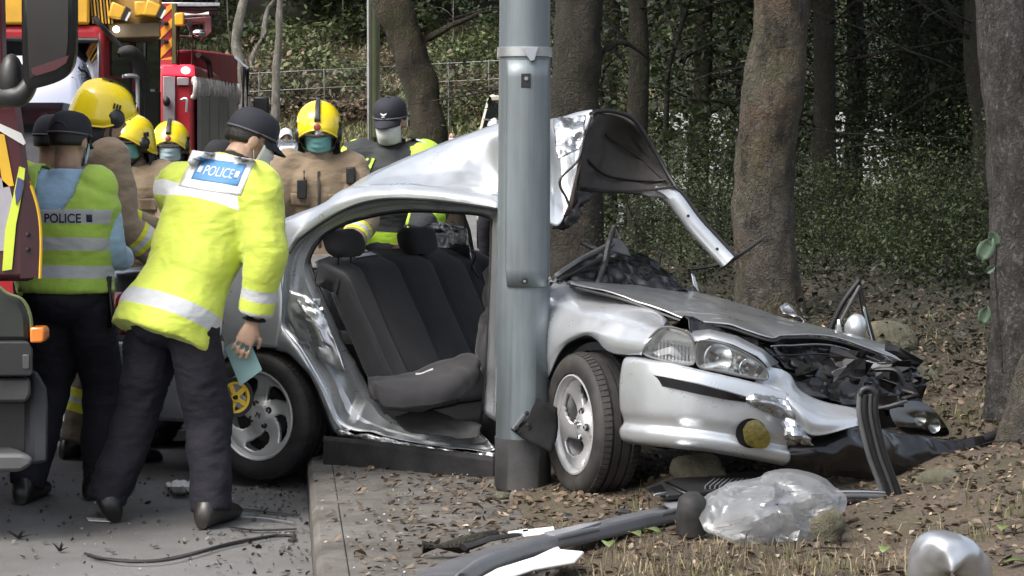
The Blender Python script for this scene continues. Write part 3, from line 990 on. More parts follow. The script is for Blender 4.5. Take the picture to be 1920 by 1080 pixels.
mb = MB(); mb.lathe([(0.0001, 0.010), (0.011, 0.010), (0.013, 0.0)], 16, Matrix.Translation(on_pole(-PI / 2 + 0.03, zb + 0.025, 0.006)) @ Matrix.Rotation(PI / 2, 4, 'X'))
mb.build('lock', darkmetal, lp)
mb = MB(); mb.lathe([(0.0001, 0.013), (0.006, 0.013), (0.007, 0.008)], 6, Matrix.Translation(on_pole(-PI / 2 + 0.03, zb + 0.025, 0.006)) @ Matrix.Rotation(PI / 2, 4, 'X'))
mb.build('lock_core', chrome, lp)
zc = img(988, 98, PYY).z
mb = MB(); mb.lathe([(pole_r(zc) + 0.001, -0.02), (pole_r(zc) + 0.008, -0.018), (pole_r(zc) + 0.008, 0.018), (pole_r(zc) + 0.001, 0.02)], 48, Matrix.Translation(pole_c(zc)))
mb.build('clamp_band', M('clamp_steel', (0.42, 0.44, 0.45), 0.4, 0.7), lp)
mb = MB(); a = -PI / 2 + 0.25
mb.prism([on_pole(a - 0.35, zc + 0.018, 0.009), on_pole(a - 0.22, zc - 0.012, 0.009), on_pole(a - 0.05, zc - 0.04, 0.01), on_pole(a + 0.1, zc - 0.035, 0.01), on_pole(a + 0.25, zc + 0.018, 0.009)], (0, -0.008, 0))
mb.build('clamp_buckle', MATS['clamp_steel'], lp, bevel=0.002)
zl = img(990, 152, PYY).z
mb = MB(); mb.box(on_pole(-PI / 2 + 0.04, zl, 0.007), (0.038, 0.006, 0.056)); mb.build('number_plate', black, lp, bevel=0.002)
mb = MB(); mb.lathe([(0.0001, 0.004), (0.008, 0.004), (0.009, 0)], 14, Matrix.Translation(on_pole(-PI / 2 + 0.05, zl + 0.008, 0.011)) @ Matrix.Rotation(PI / 2, 4, 'X')); mb.build('plate_screw', chrome, lp)
# arm and lantern above the frame
mb = MB(); mb.curve([pole_c(8.1), pole_c(8.6), pole_c(8.9) + V((-0.5, 0.1, 0.1)), pole_c(9.0) + V((-1.6, 0.3, 0.15))], [0.07, 0.06, 0.045, 0.04], 16, 12); mb.build('arm', galv, lp, smooth=60)
mb = MB(); mb.ell(pole_c(9.0) + V((-1.9, 0.35, 0.14)), (0.4, 0.15, 0.08)); mb.build('lantern', galv, lp, smooth=180)

green_paint = M('green_pole_paint', (0.10, 0.115, 0.06), 0.45, 0.2, var=0.1, vscale=3)
q = img(702, 300, 30)
l2 = thing('lamp_post', 'slender olive green lamp post behind the two central rescuers', 'lamp post', (q.x, 30, 0))
mb = MB(); mb.tube([V((q.x, 30, z)) for z in (-0.05, 1.5, 3, 6, 9)], [0.085, 0.08, 0.075, 0.065, 0.05], 20); mb.build('column', green_paint, l2, smooth=60)
mb = MB(); a = img(692, 300, 29.9); mb.tube([V((a.x, 29.9, z)) for z in (0, 2, 5, 8)], 0.02, 8); mb.build('conduit', galv_far, l2, smooth=60)
mb = MB(); mb.curve([V((q.x, 30, 8.9)), V((q.x - 0.3, 30, 9.3)), V((q.x - 1.5, 30, 9.5))], 0.04, 12, 8); mb.build('arm', green_paint, l2, smooth=60)
# ================================================================== WRECKED CAR
CAR = thing('wrecked_car', 'crushed silver saloon car wrapped around the lamp post', 'car', (0.1, 9.7, 0.1))
RO, hr, lr = V((-1.15, 10.2, 0.0)), V((math.cos(R(30)), -math.sin(R(30)), 0)), V((math.sin(R(30)), math.cos(R(30)), 0))
FO, hf, lf = V((0.27, 9.0, 0.17)), V((0.5, -0.866, 0)), V((0.866, 0.5, 0))
UP = V((0, 0, 1))
def RP(s, t, z): return RO + hr * s + lr * t + UP * z
def FP(s, t, z): return FO + hf * s + lf * t + UP * z
def _side(O, h, l, px, t):
    k = (px - 960) / FPX
    s = (k * (O.y + t * l.y) - O.x - t * l.x) / (h.x - k * h.y)
    return O.y + s * h.y + t * l.y
def YR(px, t=0.0): return _side(RO, hr, lr, px, t)
def YF(px, t=0.0): return _side(FO, hf, lf, px, t)
def rpt(px, py, t=0.0): return img(px, py, YR(px, t))
def fpt(px, py, t=0.0): return img(px, py, YF(px, t))

# ---- rear door aperture: stepped steel frame round the missing door
L0 = [(897, 806), (865, 817), (800, 808), (735, 784), (690, 724), (650, 652), (618, 585), (585, 505), (584, 478), (610, 441), (662, 415), (750, 397), (850, 398), (916, 407), (922, 440), (919, 550), (914, 680), (908, 770)]
L1 = [(927, 842), (870, 842), (790, 832), (700, 812), (638, 797), (602, 722), (558, 648), (527, 610), (533, 505), (560, 450), (640, 396), (740, 373), (850, 380), (934, 392), (935, 440), (933, 550), (931, 680), (929, 790)]
T0 = [0, 0, 0, 0, 0, 0, 0, .02, .05, .09, .13, .14, .14, .12, .10, .05, .02, 0]
rows = []
for fr, dt in ((0, 0), (0.10, 0.03), (0.34, 0.036), (0.46, 0.064), (0.80, 0.07), (0.92, 0.10), (1.0, 0.13)):
    c = []
    for a, b, t0 in zip(L1, L0, T0):
        c.append(tuple(rpt(a[0] + (b[0] - a[0]) * fr, a[1] + (b[1] - a[1]) * fr, t0 + dt)))
    c = c[-2:] + c + c[:2]
    q = crs(c, 21 * 8 + 1)[16:-24 + 8 + 0]
    rows.append([V(p) for p in q])
for i, r in enumerate(rows):
    for j, p in enumerate(r):
        w = sstep((1.0 - p.z) / 0.4) * (0.4 + 0.6 * sstep(i / 2))
        n = (-lr)
        r[j] = p + n * (w * (0.018 * nz(p, 7, 1) + 0.006 * nz(p, 19, 2))) + UP * (w * 0.010 * nz(p, 13, 7)) + hr * (w * 0.008 * nz(p, 16, 5))
mb = MB(); mb.grid(rows)
mb.build('door_aperture', inner_paint, CAR, smooth=50, solid=0.003)
# weather strip round the aperture
mb = MB(); mb.tube([p - lr * 0.004 for p in rows[-1]] + [rows[-1][0] - lr * 0.004], 0.008, 6, False); mb.build('door_seal', black, CAR)
# door latch hardware on the quarter pillar
for i, (x, y, s) in enumerate(((592, 566, 0.03), (580, 590, 0.022), (604, 583, 0.02), (571, 612, 0.018), (600, 610, 0.02), (548, 575, 0.018))):
    mb = MB(); c = rpt(x, y, 0.045)
    mb.box(c, (s * 1.6, s, s), Matrix.Rotation(0.6 * i, 3, 'Y') @ Matrix.Rotation(0.4 * i, 3, 'Z')); mb.lathe([(0.0001, 0.014), (s * 0.35, 0.014), (s * 0.4, 0)], 10, Matrix.Translation(c - lr * 0.01) @ Matrix.Rotation(PI / 2, 4, 'X'))
    mb.build('latch_piece', darkmetal if i % 2 else bare, CAR, bevel=0.003)
mb = MB(); mb.curve([rpt(556, 560, 0.0), rpt(570, 585, -0.015), rpt(588, 600, 0.0), rpt(606, 640, 0.0)], 0.006, 14, 6); mb.build('torn_wire', chrome, CAR)
patch('crumpled_pillar_skin', [[rpt(545, 545, .02), rpt(585, 560, .02), rpt(612, 600, .03)], [rpt(540, 590, -.01), rpt(590, 610, .0), rpt(628, 640, .03)], [rpt(566, 640, .02), rpt(610, 680, .02), rpt(650, 700, .03)]], inner_paint, CAR, 16, 18, amp=0.022, freq=12, seed=4, smooth=35)

# ---- quarter panel: rear wing, dogleg, roof rail
ctrl = [[rpt(300, 505, .10), rpt(385, 478, .10), rpt(455, 448, .11), rpt(514, 418, .13)],
        [rpt(296, 560, .02), rpt(385, 545, .02), rpt(455, 530, .03), rpt(526, 505, .05)],
        [rpt(296, 620, .0), rpt(385, 612, .0), rpt(455, 600, -.01), rpt(529, 585, .01)],
        [rpt(300, 690, .0), rpt(395, 690, .0), rpt(450, 652, -.01), rpt(522, 652, .0)]]
patch('rear_wing', ctrl, paint, CAR, 28, 28, amp=0.004, freq=5)
patch('rear_wing_lower', [[rpt(300, 688, 0), rpt(350, 690, 0), rpt(396, 690, 0)], [rpt(300, 720, .01), rpt(345, 728, .01), rpt(385, 740, .01)], [rpt(302, 745, .03), rpt(345, 752, .03), rpt(383, 765, .03)]], paint, CAR, 10, 10)
A = [(527, 610), (558, 648), (602, 722), (638, 797), (660, 806)]
B = [(518, 655), (548, 668), (586, 712), (614, 780), (628, 812)]
patch('wheel_arch_flange', [[rpt(a[0], a[1], 0) for a in A], [rpt((a[0] * .6 + b[0] * .4), (a[1] * .6 + b[1] * .4), -.014) for a, b in zip(A, B)], [rpt(b[0], b[1], 0) for b in B]], paint, CAR, 8, 30, amp=0.006, freq=10)
arch = [(385, 765), (396, 700), (430, 668), (470, 652), (518, 654), (548, 668), (586, 712), (614, 780), (628, 812)]
patch('arch_lip', [[rpt(a[0], a[1], -0.002) for a in arch], [rpt(a[0] - 2, a[1] + 4, 0.05) for a in arch], [rpt(a[0] - 6, a[1] + 8, 0.22) for a in arch]], black, CAR, 8, 40)
E = [(514, 418), (560, 400), (603, 383), (651, 354), (747, 345), (822, 350), (934, 366)]
Lr = [(530, 545), (536, 490), (562, 448), (640, 396), (740, 373), (850, 380), (934, 392)]
tE = [.13, .15, .18, .20, .21, .21, .20]
tL = [.02, .05, .09, .13, .14, .14, .12]
patch('roof_rail', [[rpt(*e, t) for e, t in zip(E, tE)], [rpt((e[0] * .5 + l[0] * .5), (e[1] * .5 + l[1] * .5), (t + u) / 2 - .025) for e, l, t, u in zip(E, Lr, tE, tL)], [rpt(*l, t) for l, t in zip(Lr, tL)]], paint, CAR, 10, 50, amp=0.004, freq=9)
mb = MB(); mb.curve([rpt(x, y, t - .012) for (x, y), t in zip([(540, 478), (564, 446), (644, 394), (713, 374), (790, 374), (860, 381), (932, 392)], [.05, .09, .13, .14, .14, .14, .13])], 0.006, 50, 6); mb.build('drip_rail', black, CAR)

# ---- boot, rear end, far side
patch('boot_lid', [[RP(s, t, 0.985 - 0.03 * abs(t - 0.85) - 0.03 * (s < -0.7)) for t in (0.10, 0.5, 0.9, 1.3, 1.58)] for s in (-0.88, -0.6, -0.2, 0.02)], paint, CAR, 14, 14, solid=0.01)
patch('tail_panel', [[RP(-0.9 - b, t, z) for t in (0.06, 0.5, 1.0, 1.6)] for z, b in ((0.55, 0.0), (0.75, 0.01), (0.96, -0.02))], paint, CAR, 10, 12, solid=0.01)
mb = MB(); mb.grid([[RP(s, t, z) for s, t in ((-0.62, -0.008), (-0.80, 0.004), (-0.915, 0.10), (-0.93, 0.38))] for z in (0.66, 0.76, 0.86)]); mb.build('tail_light', M('red_lens', (0.35, 0.01, 0.012), 0.12, coat=0.5), CAR, solid=0.01)
bpath = [(-0.40, 0.03), (-0.62, 0.0), (-0.80, 0.01), (-0.92, 0.09), (-0.985, 0.35), (-1.0, 0.85), (-0.98, 1.4), (-0.9, 1.66), (-0.6, 1.70)]
patch('rear_bumper', [[RP(s - o * 0.6 * (s < -0.7), t - o * (t < 0.2), z) for s, t in bpath] for z, o in ((0.63, 0.0), (0.615, 0.035), (0.50, 0.045), (0.36, 0.03), (0.27, -0.03))], paint, CAR, 16, 40, solid=0.006)
mb = MB(); mb.tube([RP(s - 0.005, t - 0.012 * (t < 0.2), 0.635) for s, t in bpath], 0.007, 6); mb.build('bumper_seam', black, CAR)
patch('far_rear_wing', [[RP(s, 1.66, z) for s in (-0.9, -0.4, 0.1, 0.45)] for z in (0.3, 0.6, 0.95)], paint, CAR, 8, 10, solid=0.008)
patch('far_rear_door', [[RP(s, 1.62, z) for s in (0.46, 0.9, 1.25)] for z in (0.25, 0.5, 0.78)], grey_plastic, CAR, 8, 8, solid=0.04, amp=0.03, freq=5)
patch('far_roof_pillar', [[img(790, 425, 11.35), img(835, 415, 11.3), img(875, 428, 11.2)], [img(800, 465, 11.4), img(845, 455, 11.3), img(884, 462, 11.2)], [img(815, 520, 11.45), img(850, 520, 11.35), img(886, 525, 11.2)]], bare, CAR, 18, 18, amp=0.05, freq=9)
mb = MB(); mb.curve([img(882, 470, 11.2), img(893, 478, 11.15), img(886, 500, 11.15), img(898, 522, 11.1)], 0.006, 16, 5); mb.build('torn_wire', black, CAR)

# ---- cabin
def seatback(i, j, n, m):
    t = 0.10 + 1.34 * j / (m - 1)
    z = 0.36 + 0.69 * i / (n - 1)
    s = 0.64 - (z - 0.36) * 0.52
    u = (j / (m - 1)) * 4.6
    b = 0.030 * math.sqrt(abs(math.sin(PI * u)))
    side = 0.09 * (sstep((0.10 - j / (m - 1)) / 0.1) + sstep((j / (m - 1) - 0.92) / 0.08))
    top = -0.10 * sstep((i / (n - 1) - 0.9) / 0.1)
    return RP(s + b + side + top + 0.01 * nz((t, z, 0), 5), t, z - 0.035 * (abs(j / (m - 1) - 0.5) * 2) ** 3 * (i / (n - 1)))
n_, m_ = 26, 70
mb = MB(); mb.grid([[seatback(i, j, n_, m_) for j in range(m_)] for i in range(n_)])
sb = mb.build('rear_seat_back', seatcloth, CAR, smooth=60, solid=0.10, soff=-1)
def seam(j0, nm='seat_seam'):
    l = MB(); l.tube([seatback(i, j0, n_, m_) + hr * 0.001 for i in range(1, n_ - 1)], 0.004, 5); l.build(nm, black, sb)
for k in (15, 30, 45, 60): seam(k)
for (s, t, z, w) in ((0.27, 0.315, 1.10, 0.125), (0.26, 0.945, 1.085, 0.13)):
    rings = []
    for k in range(9):
        f = -1 + 2 * k / 8
        ww = w * (1 - abs(f) ** 3 * 0.35); dd = 0.055 * (1 - abs(f) ** 4 * 0.5); zz_ = z + f * 0.062
        rings.append([RP(s - 0.25 * (zz_ - z), t, zz_) + lr * (math.copysign(abs(math.cos(a)) ** 0.6, math.cos(a)) * ww) + hr * (math.copysign(abs(math.sin(a)) ** 0.7, math.sin(a)) * dd) for a in [2 * PI * q / 28 for q in range(28)]])
    mb = MB(); mb.loft(rings); mb.build('head_restraint', seatcloth, CAR, smooth=70, bevel=0.012)
    mb = MB()
    for d in (-0.05, 0.05): mb.tube([RP(s, t + d, z - 0.12), RP(s, t + d, z - 0.04)], 0.006, 6)
    mb.build('restraint_posts', darkmetal, CAR)
mb = MB(); mb.grid([[RP(s, t, 0.955) for t in (0.1, 0.8, 1.5)] for s in (-0.32, -0.05, 0.20)]); mb.build('parcel_shelf', black, CAR, solid=0.02)
mb = MB(); mb.grid([[RP(0.20 + a, 0.44 + b, 1.045 - a * 0.35 + 0.006 * math.sin(9 * b)) for b in (0, 0.06, 0.12, 0.17)] for a in (-0.07, 0.0, 0.05)]); pap = mb.build('paper_sheet', M('paper', (0.75, 0.76, 0.76), 0.7), None, solid=0.001)
tag(pap, 'sheet of white paper on the rear seat between the head restraints', 'paper')
# loose seat cushion, tipped up on its inner end
c1 = [[img(690, 722, 9.80), img(760, 716, 9.80), img(835, 690, 9.82), img(878, 676, 9.92), img(888, 690, 9.98)],
      [img(700, 735, 9.62), img(760, 738, 9.60), img(830, 728, 9.60), img(872, 702, 9.72), img(886, 700, 9.82)],
      [img(722, 765, 9.58), img(770, 768, 9.56), img(830, 756, 9.58), img(868, 725, 9.72), img(884, 710, 9.82)]]
patch('seat_cushion', c1, seatcloth, CAR, 20, 30, solid=0.07, amp=0.012, freq=8)
mb = MB(); mb.tube([img(692, 719, 9.76), img(760, 713, 9.76), img(808, 705, 9.76)], 0.007, 6); mb.build('cushion_piping', black, CAR)
mb = MB(); mb.box(img(800, 697, 9.72), (0.06, 0.02, 0.008), Matrix.Rotation(-0.4, 3, 'Y')); mb.box(img(786, 701, 9.72), (0.03, 0.015, 0.006)); mb.build('buckle_tag', white_plastic, CAR)
patch('cabin_floor', [[RP(0.45, t, 0.27) for t in (0.10, 0.8, 1.55)], [RP(0.9, t, 0.25 + 0.03 * (t > 0.5)) for t in (0.10, 0.8, 1.55)], [RP(1.28, t, 0.24) for t in (0.10, 0.8, 1.55)]], M('carpet', (0.035, 0.035, 0.036), 0.95, var=0.3, bump=0.4, bscale=200), CAR, 12, 12, solid=0.02, amp=0.03, freq=6)
patch('carpet_fold', [[img(740, 785, 9.75), img(800, 772, 9.75), img(870, 790, 9.72), img(905, 800, 9.7)], [img(750, 800, 9.68), img(810, 800, 9.66), img(870, 806, 9.62), img(900, 806, 9.6)], [img(770, 812, 9.66), img(820, 817, 9.62), img(870, 820, 9.58), img(896, 818, 9.56)]], M('carpet', (0, 0, 0)), CAR, 12, 18, amp=0.02, freq=9)
patch('inner_trim', [[rpt(592, 490, .16), rpt(625, 560, .16), rpt(668, 650, .16), rpt(712, 755, .16)], [rpt(618, 480, .3), rpt(650, 560, .3), rpt(690, 650, .3), rpt(724, 740, .3)]], grey_plastic, CAR, 8, 18, solid=0.008)
# crushed front seat and centre of the cabin, squeezed behind the lamp post
patch('crushed_front_seat', [[img(932, 560, 10.3), img(950, 500, 10.2), img(1000, 520, 10.0)], [img(930, 640, 10.1), img(950, 620, 9.9), img(1010, 620, 9.8)], [img(928, 760, 10.0), img(950, 760, 9.8), img(1010, 770, 9.75)]], seatcloth, CAR, 16, 16, solid=0.12, amp=0.06, freq=5)
patch('b_pillar', [[rpt(936, 398, .12), rpt(936, 520, .08), rpt(934, 680, .02), rpt(930, 830, .0)], [rpt(942, 398, .14), rpt(945, 520, .10), rpt(944, 680, .05), rpt(942, 830, .03)], [rpt(955, 400, .24), rpt(956, 520, .22), rpt(956, 680, .2), rpt(956, 830, .18)]], bare, CAR, 10, 40, amp=0.02, freq=14)
patch('crushed_front_door', [[rpt(950, 470, .2), rpt(950, 600, .18), rpt(950, 820, .15)], [img(1000, 500, 9.55), img(985, 600, 9.52), img(985, 800, 9.5)], [img(1030, 520, 9.6), img(1010, 600, 9.5), img(1005, 780, 9.46)]], paint, CAR, 20, 26, amp=0.05, freq=9)

# ---- sill, dark beam below it, underside
patch('sill', [[rpt(632, 806, -.005), rpt(700, 817, -.01), rpt(790, 834, -.01), rpt(870, 846, -.01), rpt(927, 848, -.005)], [rpt(632, 812, -.01), rpt(700, 826, -.02), rpt(790, 842, -.015), rpt(870, 853, -.02), rpt(927, 858, -.01)], [rpt(634, 820, .02), rpt(700, 832, .02), rpt(790, 846, .02), rpt(870, 858, .02), rpt(927, 864, .02)]], bare, CAR, 8, 50, amp=0.016, freq=16)
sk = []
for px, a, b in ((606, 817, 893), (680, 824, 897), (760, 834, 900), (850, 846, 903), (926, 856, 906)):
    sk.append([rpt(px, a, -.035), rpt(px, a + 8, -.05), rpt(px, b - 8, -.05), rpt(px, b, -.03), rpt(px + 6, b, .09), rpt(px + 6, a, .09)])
mb = MB(); mb.loft(sk); mb.build('beam_under_sill', M('beam_dark', (0.020, 0.020, 0.022), 0.75, spec=0.25, var=0.3, vscale=7, dirt=0.4, dirtcol=(0.05, 0.046, 0.04), bump=0.25, bscale=30), CAR, smooth=30, bevel=0.004)  # plain dark beam filling the gap below the sill
mb = MB(); mb.box(RP(0.15, 0.86, 0.30), (2.0, 1.34, 0.1), Matrix.Rotation(-R(30), 3, 'Z')); mb.build('floor_pan', black, CAR)
mb = MB(); mb.box(RP(0.0, 0.52, 0.44), (0.85, 0.55, 0.42), Matrix.Rotation(-R(30), 3, 'Z')); mb.build('wheel_housing', black, CAR)
mb = MB(); mb.box(FP(-0.15, 0.75, 0.28), (1.0, 1.2, 0.12), Matrix.Rotation(-R(60), 3, 'Z')); mb.build('front_subframe', darkmetal, CAR)
mb = MB(); mb.box(FP(0.05, 0.75, 0.36), (0.55, 0.7, 0.3), Matrix.Rotation(-R(60), 3, 'Z')); mb.build('engine_block', darkmetal, CAR, bevel=0.03)
mb = MB(); mb.tube([RP(0.0, 0.1, 0.30), RP(0, 1.6, 0.30)], 0.035, 8); mb.build('rear_axle', darkmetal, CAR)

# ---- wheels
def wheel(center, normal, spin=0.0, rad=0.294, tilt=0.0):
    x, y = frame_from(normal)
    mt = Matrix((x, y, normal.normalized())).transposed().to_4x4()
    mt = Matrix.Translation(center) @ mt @ Matrix.Rotation(spin, 4, 'Z')
    k = rad / 0.294
    nu, nr = 150, 26
    prof_h = lambda r: 0.062 - 0.030 * sstep((r - 0.03) / 0.06) + 0.034 * sstep((r - 0.10) / 0.09)
    vs, fs = [], []
    for i in range(nr):
        r = 0.002 + (0.189 - 0.002) * i / (nr - 1)
        for j in range(nu):
            a = 2 * PI * j / nu
            vs.append(mt @ V((r * k * math.cos(a), r * k * math.sin(a), prof_h(r))))
    def window(r, a):
        c = a - 6.0 * (r - 0.12)                # swirl
        c = (c / (2 * PI / 5)) % 1.0 - 0.5
        lo, hi = 0.079, 0.170
        if not lo < r < hi: return False
        q = (r - lo) / (hi - lo)
        return abs(c) < 0.30 * math.sqrt(max(0, 1 - (2 * q - 1) ** 2)) * (0.75 + 0.35 * q)
    for i in range(nr - 1):
        r = 0.002 + 0.187 * (i + 0.5) / (nr - 1)
        for j in range(nu):
            if not window(r, 2 * PI * (j + 0.5) / nu):
                fs.append((i * nu + j, i * nu + (j + 1) % nu, (i + 1) * nu + (j + 1) % nu, (i + 1) * nu + j))
    mb = MB(); mb.add(vs, fs)
    w = mb.build('wheel', alloy, CAR, smooth=50, solid=0.022, soff=-1)
    sm = w.modifiers.new('round', 'SMOOTH'); sm.iterations = 2
    tp = [(0.203, 0.07), (0.212, 0.092), (0.235, 0.100), (0.262, 0.099), (0.280, 0.088), (0.290, 0.070), (0.294, 0.050), (0.294, 0.044), (0.286, 0.043), (0.286, 0.036), (0.295, 0.035), (0.296, 0.008), (0.287, 0.007), (0.287, -0.001), (0.296, -0.002), (0.295, -0.032), (0.286, -0.033), (0.286, -0.041), (0.293, -0.042), (0.288, -0.07), (0.27, -0.092), (0.235, -0.1), (0.203, -0.09)]
    mb = MB(); mb.lathe([(r * k, h) for r, h in tp], 96, mt)
    # shoulder tread blocks
    for j in range(72):
        a0, a1 = 2 * PI * j / 72, 2 * PI * (j + 0.72) / 72
        for h0, h1 in ((0.048, 0.078), (-0.078, -0.046)):
            ra, rb = (0.2985, 0.2905) if h0 > 0 else (0.2905, 0.2985)
            p = []
            for a, h in ((a0, h0), (a1, h0), (a1 + 0.01, h1), (a0 + 0.01, h1)):
                r = (ra if h == h0 else rb) * k
                p.append(mt @ V((r * math.cos(a), r * math.sin(a), h)))
            q = [mt @ V((0.28 * k * math.cos(a), 0.28 * k * math.sin(a), h)) for a, h in ((a0, h0), (a1, h0), (a1 + 0.01, h1), (a0 + 0.01, h1))]
            mb.add(p + q, [(0, 1, 2, 3), (0, 4, 5, 1), (1, 5, 6, 2), (2, 6, 7, 3), (3, 7, 4, 0)])
    mb.build('tyre', rubber, w, smooth=35)
    mb = MB(); mb.lathe([(0.188 * k, 0.062), (0.190 * k, 0.080), (0.199 * k, 0.092), (0.206 * k, 0.090), (0.207 * k, 0.07), (0.197 * k, 0.055), (0.186 * k, 0.03), (0.18 * k, -0.08), (0.20 * k, -0.09)], 96, mt); mb.build('rim_lip', alloy, w, smooth=50)
    mb = MB(); mb.lathe([(0.0001, 0.012), (0.125, 0.012), (0.13, -0.01), (0.19 * k, -0.02)], 48, mt); mb.build('brake_disc', darkmetal, w)
    for q in range(4):
        a = PI / 4 + q * PI / 2
        c = mt @ Matrix.Translation((0.052 * math.cos(a), 0.052 * math.sin(a), prof_h(0.05) + 0.001))
        mb = MB(); mb.lathe([(0.0001, 0.001), (0.014, 0.001), (0.0155, -0.006)], 18, c); mb.build('nut_recess', black, w)
        mb = MB(); mb.lathe([(0.0001, 0.008), (0.007, 0.008), (0.009, 0.002)], 6, c); mb.build('lug_nut', chrome, w)
    h0 = prof_h(0.0) + 0.004
    mb = MB()
    for (x0, y0, x1, y1) in ((-0.011, -0.013, -0.007, 0.013), (0.011, -0.013, 0.007, 0.013), (-0.009, 0.0, 0.009, 0.0)):
        mb.bar(mt @ V((x0, y0, h0)), mt @ V((x1, y1, h0)), 0.005, 0.004, normal)
    mb.build('wheel_emblem', chrome, w)
    return w
wheel(img(478, 779, 10.2) + lr * 0.09, -lr, 0.35)
wheel(img(1073, 797, 9.0) - V((-0.92, -0.38, 0)).normalized() * 0.09, V((-0.925, -0.38, 0.02)), 0.9, 0.285)

# ---- front wing
fcols = [[(1031, 519), (1064, 529), (1118, 547), (1171, 558), (1224, 580), (1251, 601)],
         [(994, 574), (1040, 567), (1100, 583), (1155, 592), (1208, 606), (1240, 616)],
         [(987, 606), (1022, 610), (1075, 612), (1122, 618), (1168, 632), (1216, 638)],
         [(990, 690), (1012, 680), (1054, 640), (1108, 622), (1150, 645), (1205, 656)],
         [(995, 748), (1024, 716), (1056, 652), (1104, 629), (1147, 661), (1203, 666)]]
ft = [.20, .06, .0, -.012, 0]
patch('front_wing', [[fpt(*p, t) for p in r] for r, t in zip(fcols, ft)], paint, CAR, 30, 40, amp=0.005, freq=6)
archf = [(995, 748), (1024, 716), (1040, 682), (1056, 652), (1078, 634), (1104, 629), (1130, 641), (1147, 661)]
patch('front_arch_lip', [[fpt(*a, -.003) for a in archf], [fpt(a[0] + 3, a[1] + 5, .04) for a in archf], [fpt(a[0] + 16, a[1] + 12, .3) for a in archf]], black, CAR, 8, 30)
mb = MB(); mb.box(FP(-0.05, 0.42, 0.36), (0.6, 0.36, 0.34), Matrix.Rotation(-R(60), 3, 'Z')); mb.build('front_wheel_housing', black, CAR)
le = [(1024, 524), (988, 588), (980, 640), (975, 700), (972, 765)]
ri = [(1034, 522), (997, 574), (990, 612), (991, 690), (998, 752)]
patch('torn_wing_edge', [[img(a[0], a[1], YF(a[0], 0) + .06) for a in le], [img((a[0] + b[0]) / 2, (a[1] + b[1]) / 2, YF(b[0], 0) + .0) for a, b in zip(le, ri)], [fpt(b[0], b[1], 0) for b in ri]], bare, CAR, 14, 40, amp=0.022, freq=16, seed=2)
patch('torn_wing_lining', [[img(a[0] - 4, a[1], 9.50) for a in le], [img(a[0] + 6, a[1] + 6, 9.42) for a in le], [img(a[0] + 16, a[1] + 6, 9.44) for a in le]], black, CAR, 10, 40, amp=0.03, freq=18, seed=8)
mb = MB(); mb.box(fpt(1017, 624, -.006), (0.045, 0.01, 0.026), Matrix.Rotation(-R(60), 3, 'Z')); mb.build('side_badge', black, CAR, bevel=0.003)
mb = MB(); mb.box(fpt(1008, 685, -.012), (0.06, 0.014, 0.036), Matrix.Rotation(-R(60), 3, 'Z')); mb.build('rub_strip_end', grey_plastic, CAR, bevel=0.004)
patch('splash_guard', [[img(1004, 748, 9.25), img(1022, 752, 9.1), img(1045, 765, 8.98)], [img(978, 782, 9.2), img(1006, 800, 9.06), img(1042, 815, 8.98)], [img(960, 808, 9.15), img(998, 832, 9.02), img(1036, 850, 8.96)]], M('guard_black', (0.010, 0.010, 0.011), 0.8, var=0.3, spec=0.12), CAR, 12, 12, solid=0.012, amp=0.012, freq=9)
mb = MB(); mb.tube([img(1006, 752, 9.2), img(984, 778, 9.14), img(962, 806, 9.1)], 0.009, 6); mb.build('guard_lip', grey_plastic, CAR)
for x, y in ((990, 797), (988, 775), (970, 803)):
    mb = MB(); mb.lathe([(0.0001, 0.012), (0.008, 0.01), (0.01, 0)], 8, Matrix.Translation(img(x, y, 9.08)) @ Matrix.Rotation(PI / 2, 4, 'X')); mb.build('clip', darkmetal, CAR)

# ---- front bumper
def interp(tab, x):
    return float(np.interp(x, [a for a, _ in tab], [b for _, b in tab]))
btop = [(1145, 666), (1200, 672), (1300, 691), (1400, 713), (1440, 724), (1500, 745), (1560, 775)]
bbot = [(1145, 815), (1175, 834), (1251, 839), (1322, 845), (1407, 859), (1473, 872), (1560, 890)]
plan = [(0.33, -0.005), (0.42, -0.01), (0.52, 0.0), (0.62, 0.04), (0.69, 0.12), (0.735, 0.24), (0.755, 0.36), (0.76, 0.44)]
rows = []
cols = []
for i, (s, t) in enumerate(plan):
    p = FP(s, t, 0)
    a, b = plan[max(i - 1, 0)], plan[min(i + 1, len(plan) - 1)]
    tv = (FP(b[0], b[1], 0) - FP(a[0], a[1], 0)).normalized()
    n = V((tv.y, -tv.x, 0))
    cols.append((p, n, 960 + FPX * p.x / p.y))
prof = [(0.0, -0.045), (0.012, -0.005), (0.10, 0.012), (0.34, 0.022), (0.58, 0.020), (0.70, 0.006), (0.76, 0.004), (0.84, 0.022), (0.95, 0.012), (1.0, -0.03)]
ctrl = []
for fr, off in prof:
    r = []
    for p, n, px in cols:
        q = p + n * off
        pxx = 960 + FPX * q.x / q.y
        yt, yb = interp(btop, px), interp(bbot, px)
        r.append(img(pxx, yt + (yb - yt) * fr, q.y))
    ctrl.append(r)
patch('front_bumper', ctrl, paint, CAR, 44, 50, solid=0.004, amp=0.002, freq=5)
def on_bumper(px, py, off):
    best = min(range(len(cols) - 1), key=lambda i: 0 if cols[i][2] <= px <= cols[i + 1][2] else min(abs(cols[i][2] - px), abs(cols[i + 1][2] - px)))
    a, b = cols[best], cols[best + 1]
    f = (px - a[2]) / (b[2] - a[2])
    q = a[0].lerp(b[0], f) + (a[1].lerp(b[1], f)).normalized() * off
    return img(px, py, q.y)
st = [(1183, 696, 715), (1215, 700, 720), (1260, 708, 728), (1310, 719, 739), (1360, 732, 749), (1398, 743, 754)]
mb = MB()
